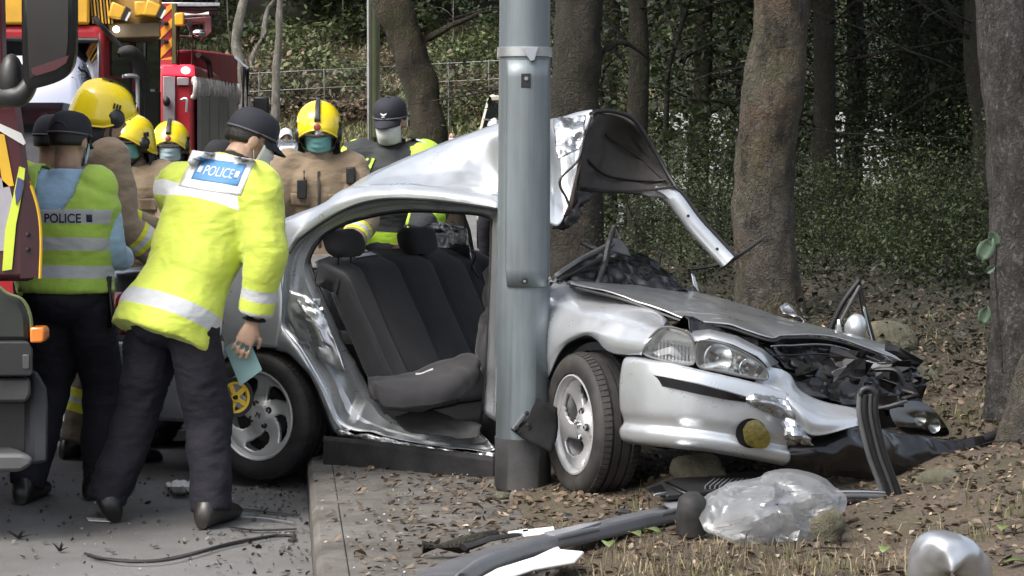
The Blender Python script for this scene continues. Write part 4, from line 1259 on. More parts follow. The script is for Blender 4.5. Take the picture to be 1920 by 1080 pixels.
mb.grid([[on_bumper(x, a, 0.018) for x, a, b in st], [on_bumper(x, a + 2, 0.046) for x, a, b in st], [on_bumper(x, b - 1, 0.046) for x, a, b in st], [on_bumper(x, b, 0.018) for x, a, b in st]])
mb.build('bumper_strip', gloss_black, CAR, smooth=40, solid=0.004)
patch('bumper_lower_lip', [[on_bumper(1425, 838, 0.01), img(1480, 842, 8.60), img(1535, 840, 8.64)], [on_bumper(1425, 852, 0.02), img(1480, 858, 8.58), img(1540, 858, 8.62)], [on_bumper(1425, 864, -0.02), img(1480, 874, 8.62), img(1545, 880, 8.66)]], paint, CAR, 12, 16, amp=0.008, freq=8)
patch('bumper_cavity', [[img(1395, 742, 8.66), img(1450, 748, 8.72), img(1500, 770, 8.74)], [img(1400, 790, 8.68), img(1450, 800, 8.72), img(1510, 815, 8.74)], [img(1420, 850, 8.68), img(1470, 856, 8.72), img(1530, 850, 8.74)]], gloss_black, CAR, 16, 18, amp=0.03, freq=9)
mb = MB(); rcs = [on_bumper(1409 + 29 * math.cos(a), 812 + 28 * math.sin(a), 0.029) for a in [2 * PI * k / 28 for k in range(28)]]
polyrec = rcs
def polycap(poly, bulge, n=6):
    """domed cap on a closed outline of Vectors"""
    c = sum(poly, V()) / len(poly)
    mb = MB(); rings = []
    for k in range(n + 1):
        f = k / n
        rings.append([p.lerp(c, f * 0.98) + bulge * (1 - (1 - f) ** 2) for p in poly])
    mb.loft(rings, cap=False)
    k0 = n * len(poly)
    mb.f.append(tuple(range(k0, k0 + len(poly)))); mb.m.append(0)
    return mb
fl_ = crs([(1391, 804), (1402, 789), (1422, 788), (1443, 817), (1433, 839), (1399, 831), (1391, 804)], 29)[:-1]
fog = [on_bumper(float(x), float(y), 0.030) for x, y in fl_]
polycap([p - V((0.002, 0.006, 0)) for p in polyrec], V((0.0, -0.002, 0))).build('fog_lamp_recess', MATS['guard_black'], CAR, smooth=180)
polycap([p + V((0, -0.024, 0)) for p in fog], V((0.002, -0.006, 0))).build('fog_lamp', M('fog_yellow', (0.11, 0.09, 0.016), 0.18, var=0.25, vscale=40, coat=0.6, bump=0.3, bscale=120), CAR, smooth=180)

# ---- headlamps
def hl_y(px): return float(np.interp(px, [1200, 1250, 1354, 1440, 1500], [8.62, 8.535, 8.50, 8.56, 8.66]))
def smoothloop(pts, m):
    c = [tuple(W(p)) for p in pts]
    c = c[-3:] + c + c[:3]
    q = crs(c, (len(c) - 1) * m + 1)
    return [V(p) for p in q[3 * m: (len(c) - 3) * m]]
chrome_dull = M('lamp_reflector', (0.68, 0.70, 0.71), 0.22, 0.95, var=0.08, vscale=20)
def lamp(outline, back, name, lens_mat, bulge, parts):
    loop = smoothloop([(x, y, hl_y(x)) for x, y in outline], 4)
    root = polycap(loop, bulge).build(name, lens_mat, CAR, smooth=180)
    c = sum(loop, V()) / len(loop)
    mb = MB(); mb.loft([loop, [p.lerp(c, 0.12) + back for p in loop]], cap=False)
    k = len(loop); mb.f.append(tuple(range(k, 2 * k))); mb.m.append(0)
    mb.build('lamp_housing', chrome_dull, root, smooth=60)
    mb = MB(); mb.tube(loop + [loop[0]], 0.005, 6, False); mb.build('lamp_gasket', M('gasket', (0.1, 0.1, 0.1), 0.5), root)
    parts(root)
    return root
ind = [(1205, 660), (1224, 628), (1248, 613), (1290, 625), (1302, 653), (1299, 683), (1251, 678)]
mainl = [(1307, 645), (1325, 638), (1367, 648), (1411, 670), (1433, 689), (1438, 710), (1407, 708), (1340, 694), (1309, 685)]
def ribs(root):
    mb = MB()
    for k in range(10):
        x = 1232 + k * 6.6
        mb.tube([img(x, 640 + k * 1.0, hl_y(x) + 0.035), img(x, 672 + k * 0.6, hl_y(x) + 0.035)], 0.0045, 6)
    mb.build('lens_ribs', chrome_dull, root, smooth=60)
lamp(ind, V((0.02, 0.07, 0)), 'indicator_lamp', clear, V((0.0, -0.012, 0.0)), ribs)
def bowl(root):
    for (x, y, r, m_) in ((1345, 672, 0.056, chrome_dull), (1400, 690, 0.034, chrome_dull)):
        z = (hf * 0.9 + V((0, -0.5, 0.0))).normalized(); a, b = frame_from(z)
        mt = Matrix.Translation(img(x, y, hl_y(x) + 0.045)) @ Matrix((a, b, z)).transposed().to_4x4()
        mb = MB(); mb.lathe([(0.004, -0.03), (r * 0.5, -0.022), (r * 0.85, -0.002), (r, 0.012), (r * 1.08, 0.010)], 32, mt); mb.build('reflector_bowl', m_, root, smooth=60)
        mb = MB(); mb.lathe([(0.0001, 0.012), (0.008, 0.008), (0.010, -0.02)], 12, mt); mb.build('bulb', M('bulb_shield', (0.2, 0.2, 0.21), 0.3, 0.8), root, smooth=60)
lamp(mainl, V((0.03, 0.10, 0)), 'headlamp', clear, V((0.0, -0.015, 0.0)), bowl)
mb = MB(); mb.grid([[img(x, y, hl_y(x) + 0.0) for x, y in ((1302, 640), (1330, 634), (1375, 646), (1420, 668), (1442, 690))], [img(x, y, hl_y(x) + 0.2) for x, y in ((1290, 622), (1330, 618), (1380, 630), (1430, 655), (1460, 680))]])
mb.build('headlamp_panel', paint, CAR, smooth=60, solid=0.004)

# ---- crushed nose
patch('torn_bumper_skin', [[img(1439, 686, 8.62), img(1478, 700, 8.72), img(1500, 731, 8.72), img(1545, 752, 8.74), img(1612, 768, 8.82)],
                           [img(1415, 716, 8.56), img(1452, 722, 8.58), img(1490, 752, 8.55), img(1532, 784, 8.56), img(1612, 783, 8.70)],
                           [img(1396, 742, 8.54), img(1450, 750, 8.56), img(1487, 786, 8.54), img(1526, 817, 8.54), img(1611, 798, 8.66)]], paint, CAR, 22, 34, amp=0.005, freq=6)
patch('torn_foil', [[img(1385, 738, 8.50), img(1420, 740, 8.50), img(1450, 744, 8.50), img(1478, 752, 8.5)], [img(1390, 750, 8.46), img(1425, 752, 8.44), img(1455, 758, 8.46), img(1490, 780, 8.48)], [img(1400, 760, 8.50), img(1430, 766, 8.5), img(1465, 785, 8.5), img(1500, 805, 8.5)]], bare, CAR, 14, 22, amp=0.016, freq=20, smooth=15)
patch('torn_foil', [[img(1462, 790, 8.48), img(1485, 788, 8.46), img(1505, 800, 8.48)], [img(1470, 810, 8.44), img(1490, 812, 8.42), img(1515, 822, 8.46)], [img(1478, 832, 8.48), img(1498, 835, 8.46), img(1522, 830, 8.48)]], bare, CAR, 10, 12, amp=0.022, freq=20, seed=5, smooth=15)
patch('broken_lamp_unit', [[img(1405, 758, 8.58), img(1440, 760, 8.6), img(1475, 780, 8.6)], [img(1412, 780, 8.56), img(1445, 790, 8.56), img(1478, 805, 8.57)], [img(1430, 800, 8.6), img(1455, 815, 8.6), img(1490, 828, 8.6)]], grey_plastic, CAR, 14, 16, amp=0.03, freq=14)
patch('bumper_inside', [[img(1440, 838, 8.60), img(1530, 812, 8.64), img(1620, 800, 8.74), img(1700, 815, 8.95), img(1785, 826, 9.1), img(1840, 818, 9.2)],
                        [img(1455, 858, 8.56), img(1540, 850, 8.58), img(1630, 845, 8.70), img(1710, 850, 8.9), img(1790, 850, 9.05), img(1850, 836, 9.2)],
                        [img(1470, 878, 8.62), img(1550, 892, 8.66), img(1640, 897, 8.78), img(1730, 892, 8.95), img(1800, 878, 9.1), img(1862, 846, 9.2)]], gloss_black, CAR, 24, 50, amp=0.018, freq=7, solid=0.006)
ca = [(1500, 806), (1580, 800), (1659, 806), (1723, 826), (1782, 827), (1836, 818), (1884, 800)]
patch('bumper_lip', [[img(x, y, 8.6 + (x - 1500) * 0.0018) for x, y in ca], [img(x, y + 10, 8.58 + (x - 1500) * 0.0018) for x, y in ca], [img(x, y + 24 + 12 * (x < 1800), 8.6 + (x - 1500) * 0.0018) for x, y in ca]], black, CAR, 10, 50, solid=0.012)
patch('crushed_engine_bay', [[img(1262, 602, 8.88), img(1330, 612, 8.98), img(1420, 634, 9.0), img(1490, 658, 9.02), img(1570, 654, 9.22), img(1650, 668, 9.4), img(1722, 700, 9.45)],
                             [img(1280, 612, 8.75), img(1345, 622, 8.85), img(1430, 655, 8.9), img(1495, 690, 8.9), img(1575, 700, 9.0), img(1655, 705, 9.15), img(1730, 715, 9.3)],
                             [img(1300, 632, 8.66), img(1350, 638, 8.7), img(1440, 688, 8.74), img(1505, 735, 8.78), img(1565, 757, 8.82), img(1660, 765, 9.0), img(1750, 760, 9.2)]], gloss_black, CAR, 30, 60, amp=0.045, freq=7, seed=3, smooth=30)
rg_ = random.Random(5)
for k in range(26):
    x, y = rg_.uniform(1490, 1690), rg_.uniform(690, 752)
    Yk = 8.78 + (x - 1480) * 0.0018
    a = img(x, y, Yk); b = a + V((rg_.uniform(-.12, .10), rg_.uniform(-.05, .1), rg_.uniform(-.05, .02)))
    c = b + V((rg_.uniform(-.1, .06), 0, rg_.uniform(-.06, .02)))
    mb = MB(); mb.curve([a, b, c], rg_.uniform(0.004, 0.013), 10, 6); mb.build('broken_hose', [black, darkmetal, gloss_black, black][k % 4], CAR, smooth=60)
patch('radiator', [[img(1505, 690, 9.0), img(1560, 672, 9.1), img(1630, 680, 9.2), img(1690, 700, 9.25)], [img(1508, 715, 8.92), img(1565, 705, 9.0), img(1635, 715, 9.1), img(1700, 722, 9.2)], [img(1530, 745, 8.95), img(1580, 742, 9.0), img(1650, 748, 9.1), img(1710, 745, 9.2)]], darkmetal, CAR, 16, 30, amp=0.05, freq=9, seed=7, solid=0.03)
patch('slam_panel', [[img(1480, 672, 8.9), img(1560, 690, 8.98), img(1640, 690, 9.1), img(1715, 706, 9.25)], [img(1484, 684, 8.86), img(1562, 704, 8.94), img(1642, 702, 9.06), img(1716, 716, 9.2)], [img(1492, 692, 8.9), img(1566, 712, 8.96), img(1644, 710, 9.08), img(1718, 722, 9.22)]], black, CAR, 10, 36, amp=0.03, freq=10, seed=9, solid=0.006)
# bent plates, brackets and pipes hanging in the crushed bay
rg_ = random.Random(15)
for k in range(20):
    x, y = rg_.uniform(1490, 1700), rg_.uniform(665, 745)
    c = img(x, y, 8.80 + (x - 1480) * 0.0019); w_, h_ = rg_.uniform(0.03, 0.10), rg_.uniform(0.015, 0.05); a = rg_.uniform(-0.5, 0.5)
    rows = [[c + Matrix.Rotation(a, 3, 'Y') @ V((sx * w_, -0.03 * (sx * sy) + rg_.uniform(-.012, .012), sy * h_ + rg_.uniform(-.006, .006))) for sx in (-1, -0.3, 0.4, 1)] for sy in (-1, 0, 1)]
    mb = MB(); mb.grid(rows); mb.build('bent_plate', [black, darkmetal, gloss_black, MATS['guard_black'], grey_plastic][k % 5], CAR, smooth=0, solid=0.003)
for k, (pts, r) in enumerate((([(1500, 655, 8.95), (1520, 690, 8.85), (1510, 730, 8.8), (1530, 752, 8.78)], 0.012), ([(1560, 735, 8.84), (1610, 748, 8.88), (1660, 738, 9.0)], 0.010), ([(1545, 668, 9.0), (1560, 700, 8.9), (1548, 725, 8.86)], 0.016), ([(1640, 690, 9.1), (1665, 715, 9.05), (1655, 745, 9.0)], 0.012))):
    mb = MB(); mb.curve([img(x, y, Y + 0.07) for x, y, Y in pts], r * 0.8, 20, 8); mb.build('coolant_hose', MATS['guard_black'], CAR, smooth=60)
mb = MB(); mb.curve([img(1500, 740, 8.74), img(1560, 762, 8.76), img(1640, 766, 8.9), img(1700, 752, 9.0)], 0.006, 24, 6); mb.build('grille_edge', grey_plastic, CAR, smooth=60)
lampf = smoothloop([(1668, 768, 9.06), (1700, 752, 9.08), (1735, 757, 9.1), (1765, 785, 9.14), (1779, 815, 9.18), (1740, 818, 9.12), (1690, 808, 9.06)], 4)
lq = polycap(lampf, V((0.0, -0.02, 0.0))); lo = lq.build('far_headlamp', M_glass('dull_lens', (0.55, 0.57, 0.56), 0.1, 0.75, (0.5, 0.5, 0.5)), CAR, smooth=180)
cc = sum(lampf, V()) / len(lampf)
mb = MB(); mb.loft([lampf, [p.lerp(cc, .15) + V((0.02, 0.08, 0)) for p in lampf]], cap=False); k = len(lampf); mb.f.append(tuple(range(k, 2 * k))); mb.m.append(0); mb.build('lamp_housing', darkmetal, lo)
for x, y in ((1722, 783), (1748, 797)):
    z = V((0.5, -0.85, 0)).normalized(); a, b = frame_from(z); mt = Matrix.Translation(img(x, y, 9.13)) @ Matrix((a, b, z)).transposed().to_4x4()
    mb = MB(); mb.lathe([(0.004, -0.02), (0.02, -0.01), (0.032, 0.012)], 24, mt); mb.build('reflector_bowl', chrome_dull, lo, smooth=60)

# ---- bonnet
bon = [[(1064, 528, 9.44), (1122, 531, 9.56), (1220, 540, 9.70), (1310, 551, 9.80), (1395, 573, 9.88), (1487, 602, 9.9), (1562, 620, 9.92), (1655, 646, 9.9)],
       [(1066, 529, 9.34), (1138, 539, 9.30), (1240, 556, 9.35), (1325, 572, 9.4), (1412, 593, 9.42), (1492, 612, 9.45), (1575, 624, 9.56), (1665, 648, 9.6)],
       [(1068, 530, 9.26), (1155, 549, 9.10), (1262, 578, 9.02), (1345, 592, 9.02), (1430, 612, 9.04), (1486, 619, 9.12), (1575, 628, 9.3), (1690, 662, 9.5)],
       [(1070, 532, 9.20), (1171, 557, 8.98), (1287, 599, 8.84), (1362, 608, 8.84), (1442, 633, 8.84), (1474, 628, 8.92), (1570, 635, 9.14), (1718, 687, 9.38)]]
patch('bonnet', bon, M('bonnet_paint', (0.42, 0.44, 0.455), 0.34, 0.75, var=0.04, vscale=3, coat=0.5, dirt=0.35, dirtcol=(0.15, 0.14, 0.13), rvar=0.08, bump=0.05, bscale=8), CAR, 34, 70, solid=0.006, amp=0.006, freq=5)
mb = MB(); mb.curve([W(p) - UP * 0.012 for p in bon[3]], 0.007, 60, 6); mb.build('bonnet_edge', black, CAR)
dr = [8, 10, 14, 18, 44, 66, 74, 52]
patch('bonnet_underside', [[(x, y + 3, Y + .01) for x, y, Y in bon[3]], [(x, y + 0.35 * e, Y + .05) for (x, y, Y), e in zip(bon[3], dr)], [(x + 6, y + 0.7 * e, Y + .02 - 0.05 * (x > 1450)) for (x, y, Y), e in zip(bon[3], dr)], [(x + 10, y + e, Y + .04 - 0.10 * (x > 1450)) for (x, y, Y), e in zip(bon[3], dr)]], gloss_black, CAR, 20, 80, amp=0.022, freq=9, smooth=22)
for k, off in enumerate((16, 34)):
    mb = MB(); mb.curve([img(x + 4, y + off + 4 * (q % 2), Y - 0.06) for q, (x, y, Y) in enumerate(bon[3][4:])], 0.004, 40, 5, jit=0.5); mb.build('torn_edge', [grey_plastic, darkmetal][k], CAR, smooth=60)
patch('bonnet_corner_flap', [[img(1462, 575, 10.2), img(1480, 572, 10.2), img(1502, 600, 10.1)], [img(1468, 590, 10.1), img(1492, 592, 10.1), img(1510, 606, 10.0)]], bare, CAR, 6, 8, amp=0.02, freq=14)

# ---- windscreen remains, dash, near pillar
patch('collapsed_dashboard', [[img(1056, 516, 9.8), img(1105, 478, 9.9), img(1148, 462, 10.0), img(1205, 486, 10.05), img(1258, 522, 10.0), img(1300, 546, 9.9)],
                              [img(1058, 522, 9.6), img(1112, 500, 9.66), img(1160, 494, 9.72), img(1212, 508, 9.76), img(1262, 532, 9.8), img(1298, 548, 9.8)],
                              [img(1064, 530, 9.44), img(1118, 534, 9.52), img(1170, 540, 9.6), img(1222, 545, 9.66), img(1270, 550, 9.7), img(1300, 553, 9.75)]], gloss_black, CAR, 26, 44, amp=0.035, freq=9, seed=6)
for pts, r, m_ in (([(1036, 522, 9.5), (1080, 492, 9.6), (1118, 472, 9.66), (1150, 456, 9.7)], 0.012, grey_plastic),
                   ([(1046, 528, 9.48), (1090, 505, 9.56), (1130, 482, 9.6)], 0.008, black),
                   ([(1090, 455, 9.75), (1118, 467, 9.72), (1150, 475, 9.7)], 0.010, grey_plastic),
                   ([(1118, 540, 9.5), (1132, 500, 9.6), (1140, 462, 9.66), (1152, 424, 9.7)], 0.012, black),
                   ([(1150, 420, 9.75), (1158, 445, 9.75), (1162, 470, 9.75)], 0.006, grey_plastic),
                   ([(1290, 506, 10.0), (1345, 497, 10.0), (1385, 478, 9.95), (1438, 440, 9.9)], 0.007, black),
                   ([(1350, 505, 10.0), (1385, 482, 9.95), (1430, 450, 9.92)], 0.004, black),
                   ([(1292, 508, 10.0), (1300, 530, 10.0), (1312, 550, 9.95)], 0.008, darkmetal)):
    mb = MB(); mb.curve([img(*p) for p in pts], r, 20, 6, jit=0.3); mb.build('broken_trim', m_, CAR, smooth=60)
patch('broken_mirror_base', [[img(1140, 452, 9.72), img(1158, 448, 9.75), img(1175, 470, 9.8)], [img(1140, 470, 9.7), img(1160, 476, 9.72), img(1180, 482, 9.8)]], grey_plastic, CAR, 8, 8, solid=0.01, amp=0.01, freq=12)
patch('mirror_shard', [[img(1296, 512, 9.9), img(1302, 515, 9.9)], [img(1300, 535, 9.88), img(1312, 552, 9.88)]], bare, CAR, 6, 6)

# ---- roof, lifted and folded
rf = [[(603, 384, YR(603, .19)), (660, 353, YR(660, .2)), (747, 347, YR(747, .21)), (840, 354, YR(840, .21)), (935, 370, YR(935, .2)), (1000, 392, 9.66), (1042, 424, 9.62), (1062, 392, 9.64), (1080, 330, 9.66)],
      [(607, 383, YR(607, .25)), (672, 346, YR(672, .28)), (755, 333, YR(755, .3)), (845, 325, YR(845, .34)), (935, 334, YR(935, .44)), (1000, 335, 9.72), (1040, 340, 9.70), (1068, 325, 9.7), (1088, 285, 9.7)],
      [(612, 382, YR(612, .35)), (678, 338, YR(678, .42)), (758, 302, YR(758, .46)), (848, 270, YR(848, .48)), (935, 245, YR(935, .48)), (1000, 240, 9.86), (1044, 236, 9.86), (1080, 226, 9.86), (1110, 216, 9.86)],
      [(622, 381, YR(622, .6)), (684, 336, YR(684, .75)), (762, 299, YR(762, .8)), (852, 264, YR(852, .8)), (937, 234, YR(937, .8)), (1000, 228, 10.1), (1046, 222, 10.05), (1085, 212, 10.0), (1114, 208, 9.95)],
      [(650, 392, YR(650, 1.3)), (700, 360, YR(700, 1.35)), (775, 330, YR(775, 1.4)), (860, 300, YR(860, 1.4)), (945, 275, YR(945, 1.4)), (1010, 262, 10.5), (1060, 255, 10.45), (1110, 245, 10.4), (1160, 240, 10.3)]]
rows = cgrid(rf, 70, 130, amp=0.006, freq=5, seed=2)
def cl(a, b): return (img(*a), img(*b))
creases = [(*cl((800, 352, 9.85), (940, 296, 9.9)), 0.05, 0.035), (*cl((1046, 236, 9.8), (1058, 405, 9.64)), 0.05, 0.04), (*cl((735, 330, 10.0), (930, 258, 9.95)), 0.035, -0.018), (*cl((690, 345, 10.1), (800, 348, 9.9)), 0.03, 0.015), (*cl((880, 300, 9.9), (936, 366, 9.75)), 0.04, 0.03)]
for r_ in rows:
    for j, p in enumerate(r_):
        o_ = V()
        for a, b, w_, d_ in creases:
            ab = b - a; t_ = max(0, min(1, (p - a).dot(ab) / ab.length_squared)); ds = (p - a - ab * t_).length
            o_ += V((0.1, 0.8, -0.6)) * (d_ * max(0, 1 - ds / w_) * math.sin(PI * min(1, 0.15 + t_ * 0.8)))
        r_[j] = p + o_
mb = MB(); mb.grid(rows); mb.build('roof_panel', paint, CAR, smooth=25, solid=0.004)
patch('roof_crease', [[img(1040, 232, 9.82), img(1070, 222, 9.8), img(1098, 216, 9.8)], [img(1040, 262, 9.70), img(1072, 250, 9.7), img(1096, 240, 9.72)], [img(1046, 300, 9.66), img(1070, 290, 9.66), img(1090, 275, 9.68)]], bare, CAR, 18, 18, amp=0.03, freq=15)
headl = M('headlining', (0.050, 0.046, 0.043), 0.9, var=0.2, vscale=3, bump=0.3, bscale=150, dirt=0.2)
patch('headlining', [[(1112, 212, 9.84), (1140, 212, 9.92), (1170, 219, 9.98), (1196, 234, 9.98)],
                     [(1092, 270, 9.74), (1130, 252, 9.98), (1180, 256, 10.10), (1228, 287, 10.02)],
                     [(1086, 325, 9.70), (1130, 312, 9.96), (1192, 318, 10.05), (1250, 327, 10.0)],
                     [(1082, 358, 9.70), (1122, 360, 9.86), (1200, 362, 9.92), (1268, 354, 9.94)]], headl, CAR, 30, 34, amp=0.02, freq=5, solid=0.012)
patch('headlining_flap', [[(1082, 356, 9.68), (1100, 361, 9.72), (1120, 360, 9.8)], [(1056, 395, 9.66), (1078, 390, 9.66), (1092, 384, 9.7)], [(1036, 428, 9.66), (1060, 428, 9.64), (1080, 418, 9.66)]], black, CAR, 18, 16, amp=0.035, freq=12, solid=0.01)
mb = MB(); mb.curve([img(*p) for p in ((1108, 214, 9.8), (1120, 209, 9.84), (1150, 209, 9.9), (1190, 226, 9.96), (1228, 284, 9.99), (1252, 326, 9.97), (1270, 355, 9.92))], 0.010, 40, 8); mb.build('roof_edge_seal', black, CAR)
for pts in (((1118, 225, 9.90), (1140, 255, 10.0), (1200, 295, 10.06), (1252, 345, 9.98)), ((1100, 300, 9.78), (1140, 330, 9.94), (1215, 340, 9.99), (1248, 338, 9.97)), ((1090, 352, 9.70), (1130, 356, 9.84), (1200, 357, 9.9), (1264, 350, 9.92))):
    mb = MB(); mb.curve([img(x, y, Y - 0.012) for x, y, Y in pts], 0.006, 24, 6, jit=0.3); mb.build('lining_seam', black, CAR, smooth=60)
mb = MB(); mb.curve([img(*p) for p in ((1110, 216, 9.76), (1094, 262, 9.68), (1084, 300, 9.64), (1050, 338, 9.62), (1062, 372, 9.62), (1074, 400, 9.62))], 0.006, 40, 6); mb.build('torn_seal', black, CAR)
mb = MB(); mb.curve([img(*p) for p in ((1060, 405, 9.64), (1072, 380, 9.62), (1078, 345, 9.63), (1092, 290, 9.66))], 0.008, 30, 6, jit=0.4); mb.build('torn_lining', M('torn_brown', (0.06, 0.04, 0.035), 0.8), CAR)
pil = [(1228, 352, 9.93), (1262, 368, 9.92), (1300, 418, 9.90), (1340, 462, 9.88), (1366, 490, 9.86)]
q = crs([tuple(img(*p)) for p in pil], 24)
mb = MB(); rings = []
for i in range(24):
    d = V(q[min(i + 1, 23)]) - V(q[max(i - 1, 0)])
    side = d.cross(V((0, 1, 0))).normalized()
    w = 0.012 + 0.024 * sstep(i / 7)
    p = V(q[i])
    rings.append([p - side * w, p - side * w * 0.6 - V((0, .016, 0)), p + side * w * 0.6 - V((0, .016, 0)), p + side * w, p + V((0, .03, 0))])
mb.loft(rings); mb.build('windscreen_pillar', paint, CAR, smooth=50)
mb = MB(); mb.tube([V(p) - V((-0.03, 0.0, -0.022)) for p in q[3:]], 0.010, 6); mb.build('pillar_seal', black, CAR)
mb = MB(); mb.tube([V(p) - V((0.028, 0.0, 0.02)) for p in q[3:]], 0.006, 6); mb.build('pillar_trim', grey_plastic, CAR)
for k in (10, 18):
    mb = MB(); mb.lathe([(0.0001, 0.004), (0.006, 0.004), (0.007, 0)], 10, Matrix.Translation(V(q[k]) - V((0, .017, 0))) @ Matrix.Rotation(PI / 2, 4, 'X')); mb.build('pillar_hole', black, CAR)
patch('pillar_root', [[(1195, 362, 9.93), (1230, 352, 9.93), (1262, 352, 9.93)], [(1215, 368, 9.92), (1245, 372, 9.92), (1270, 372, 9.92)]], grey_plastic, CAR, 8, 10, amp=0.01, freq=10, solid=0.01)

# ---- far front door standing open
DY = 10.35
for pts, r, m_ in (([(1552, 628, DY), (1578, 572, DY), (1611, 526, DY)], 0.013, black), ([(1562, 630, DY - .03), (1588, 580, DY - .03), (1612, 536, DY - .03)], 0.008, grey_plastic),
                   ([(1611, 528, DY), (1618, 570, DY), (1628, 608, DY), (1638, 642, DY)], 0.013, black), ([(1618, 572, DY - .03), (1626, 610, DY - .03), (1634, 640, DY - .03)], 0.007, chrome)):
    mb = MB(); mb.curve([img(*p) for p in pts], r, 20, 8); mb.build('far_door_frame', m_, CAR, smooth=60)
patch('far_front_door', [[img(1552, 655, DY), img(1595, 660, DY), img(1640, 666, DY)], [img(1550, 700, DY), img(1595, 706, DY), img(1645, 710, DY)], [img(1560, 780, DY), img(1600, 790, DY), img(1650, 795, DY)]], paint, CAR, 10, 10, solid=0.05)
mb = MB(); mb.ell(img(1604, 616, DY - 0.1), (0.05, 0.045, 0.068), Matrix.Rotation(0.15, 3, 'Y'), 20, 12); mb.build('door_mirror', paint, CAR, smooth=180)
patch('mirror_corner', [[img(1570, 600, DY - .04), img(1574, 598, DY - .04)], [img(1566, 632, DY - .04), img(1582, 634, DY - .04)]], paint, CAR, 4, 4)
# ================================================================== PEOPLE
def remesh(mb, voxel, smooth=3):
    me = bpy.data.meshes.new('tmp'); me.from_pydata(mb.v, [], mb.f)
    o = bpy.data.objects.new('tmp', me); COL.objects.link(o)
    m = o.modifiers.new('r', 'REMESH'); m.mode = 'VOXEL'; m.voxel_size = voxel; m.use_smooth_shade = True
    if smooth:
        s = o.modifiers.new('s', 'SMOOTH'); s.iterations = smooth; s.factor = 0.6
    dg = bpy.context.evaluated_depsgraph_get()
    out = bpy.data.meshes.new_from_object(o.evaluated_get(dg))
    bpy.data.objects.remove(o); bpy.data.meshes.remove(me)
    out.materials.clear()
    return out

def getco(me):
    co = np.empty(len(me.vertices) * 3, np.float32); me.vertices.foreach_get('co', co)
    return co.reshape(-1, 3)

def setattr_f(me, name, val):
    a = me.attributes.new(name, 'FLOAT', 'POINT'); a.data.foreach_set('value', np.asarray(val, np.float32))

def seg_dist(P, a, b):
    a, b = np.array(a), np.array(b); d = b - a
    t = np.clip(((P - a) @ d) / (d @ d), 0, 1)
    return np.linalg.norm(P - (a + t[:, None] * d), axis=1), t * np.linalg.norm(d)

def ik(a, b, l1, l2, bend):
    d = b - a; L = min(d.length, (l1 + l2) * 0.999); d = d.normalized()
    x = (l1 * l1 - l2 * l2 + L * L) / (2 * L); h = math.sqrt(max(0, l1 * l1 - x * x))
    n = (bend - d * bend.dot(d)).normalized()
    return a + d * x + n * h

def pose(x, y, yaw, Ht=1.74, z=0.0, lean=0.0, side=0.0, head_yaw=0.0, head_pitch=0.0, feet=((-0.13, 0.0), (0.13, 0.06)), armL=((-0.25, 0.15, -1), (0.1, 0.6, -0.8)), armR=((0.25, 0.15, -1), (-0.1, 0.6, -0.8)), seat=None):
    ya = R(yaw); f = V((math.sin(ya), math.cos(ya), 0)); r = V((math.cos(ya), -math.sin(ya), 0)); u = V((0, 0, 1))
    J = {'H': Ht}
    base = V((x, y, z))
    J['pelvis'] = base + u * (0.525 * Ht if seat is None else seat)
    ax = (u * math.cos(R(lean)) + f * math.sin(R(lean)) + r * math.sin(R(side))).normalized()
    J['neck'] = J['pelvis'] + ax * 0.30 * Ht
    ch = J['pelvis'] + ax * 0.272 * Ht
    J['shL'], J['shR'] = ch - r * 0.100 * Ht, ch + r * 0.100 * Ht
    J['hipL'], J['hipR'] = J['pelvis'] - r * 0.052 * Ht - u * 0.02, J['pelvis'] + r * 0.052 * Ht - u * 0.02
    for s, (dx, dy) in zip('LR', feet):
        an = base + r * dx + f * dy + u * 0.045 * Ht
        J['an' + s] = an
        J['kn' + s] = ik(J['hip' + s], an, 0.245 * Ht, 0.245 * Ht, f)
        J['to' + s] = an + f * 0.13 + r * (0.02 if s == 'R' else -0.02) - u * 0.05
    for s, (a, b) in zip('LR', (armL, armR)):
        va = (r * a[0] + f * a[1] + u * a[2]).normalized(); vb = (r * b[0] + f * b[1] + u * b[2]).normalized()
        J['el' + s] = J['sh' + s] + va * 0.172 * Ht
        J['wr' + s] = J['el' + s] + vb * 0.145 * Ht
        J['ha' + s] = vb
    hy = R(yaw + head_yaw); hp = R(head_pitch)
    hfw = V((math.sin(hy) * math.cos(hp), math.cos(hy) * math.cos(hp), -math.sin(hp)))
    J['hF'] = hfw
    J['head'] = J['neck'] + (ax + u).normalized() * 0.085 * Ht + V((hfw.x, hfw.y, 0)) * 0.02
    finish(J)
    return J

def finish(J):
    J['axis'] = (J['neck'] - J['pelvis']).normalized()
    r = (J['shR'] - J['shL']); r = (r - J['axis'] * r.dot(J['axis'])).normalized()
    J['r'] = r; J['f'] = J['axis'].cross(r).normalized()
    if 'hU' not in J:
        u = V((0, 0, 1)); J['hU'] = (u - J['hF'] * u.dot(J['hF'])).normalized()
    hr_ = J['hF'].cross(J['hU']).normalized()
    k = J['H'] / 1.74
    J['hM'] = Matrix.Translation(J['head']) @ Matrix((hr_, J['hF'], J['hU'])).transposed().to_4x4() @ Matrix.Scale(k, 4)

skins = [M('skin_a', (0.42, 0.27, 0.19), 0.5, var=0.08, vscale=20), M('skin_b', (0.36, 0.22, 0.15), 0.5, var=0.08, vscale=20)]
hairm = M('hair', (0.012, 0.010, 0.009), 0.5, var=0.3, vscale=60, bump=0.4, bscale=200)

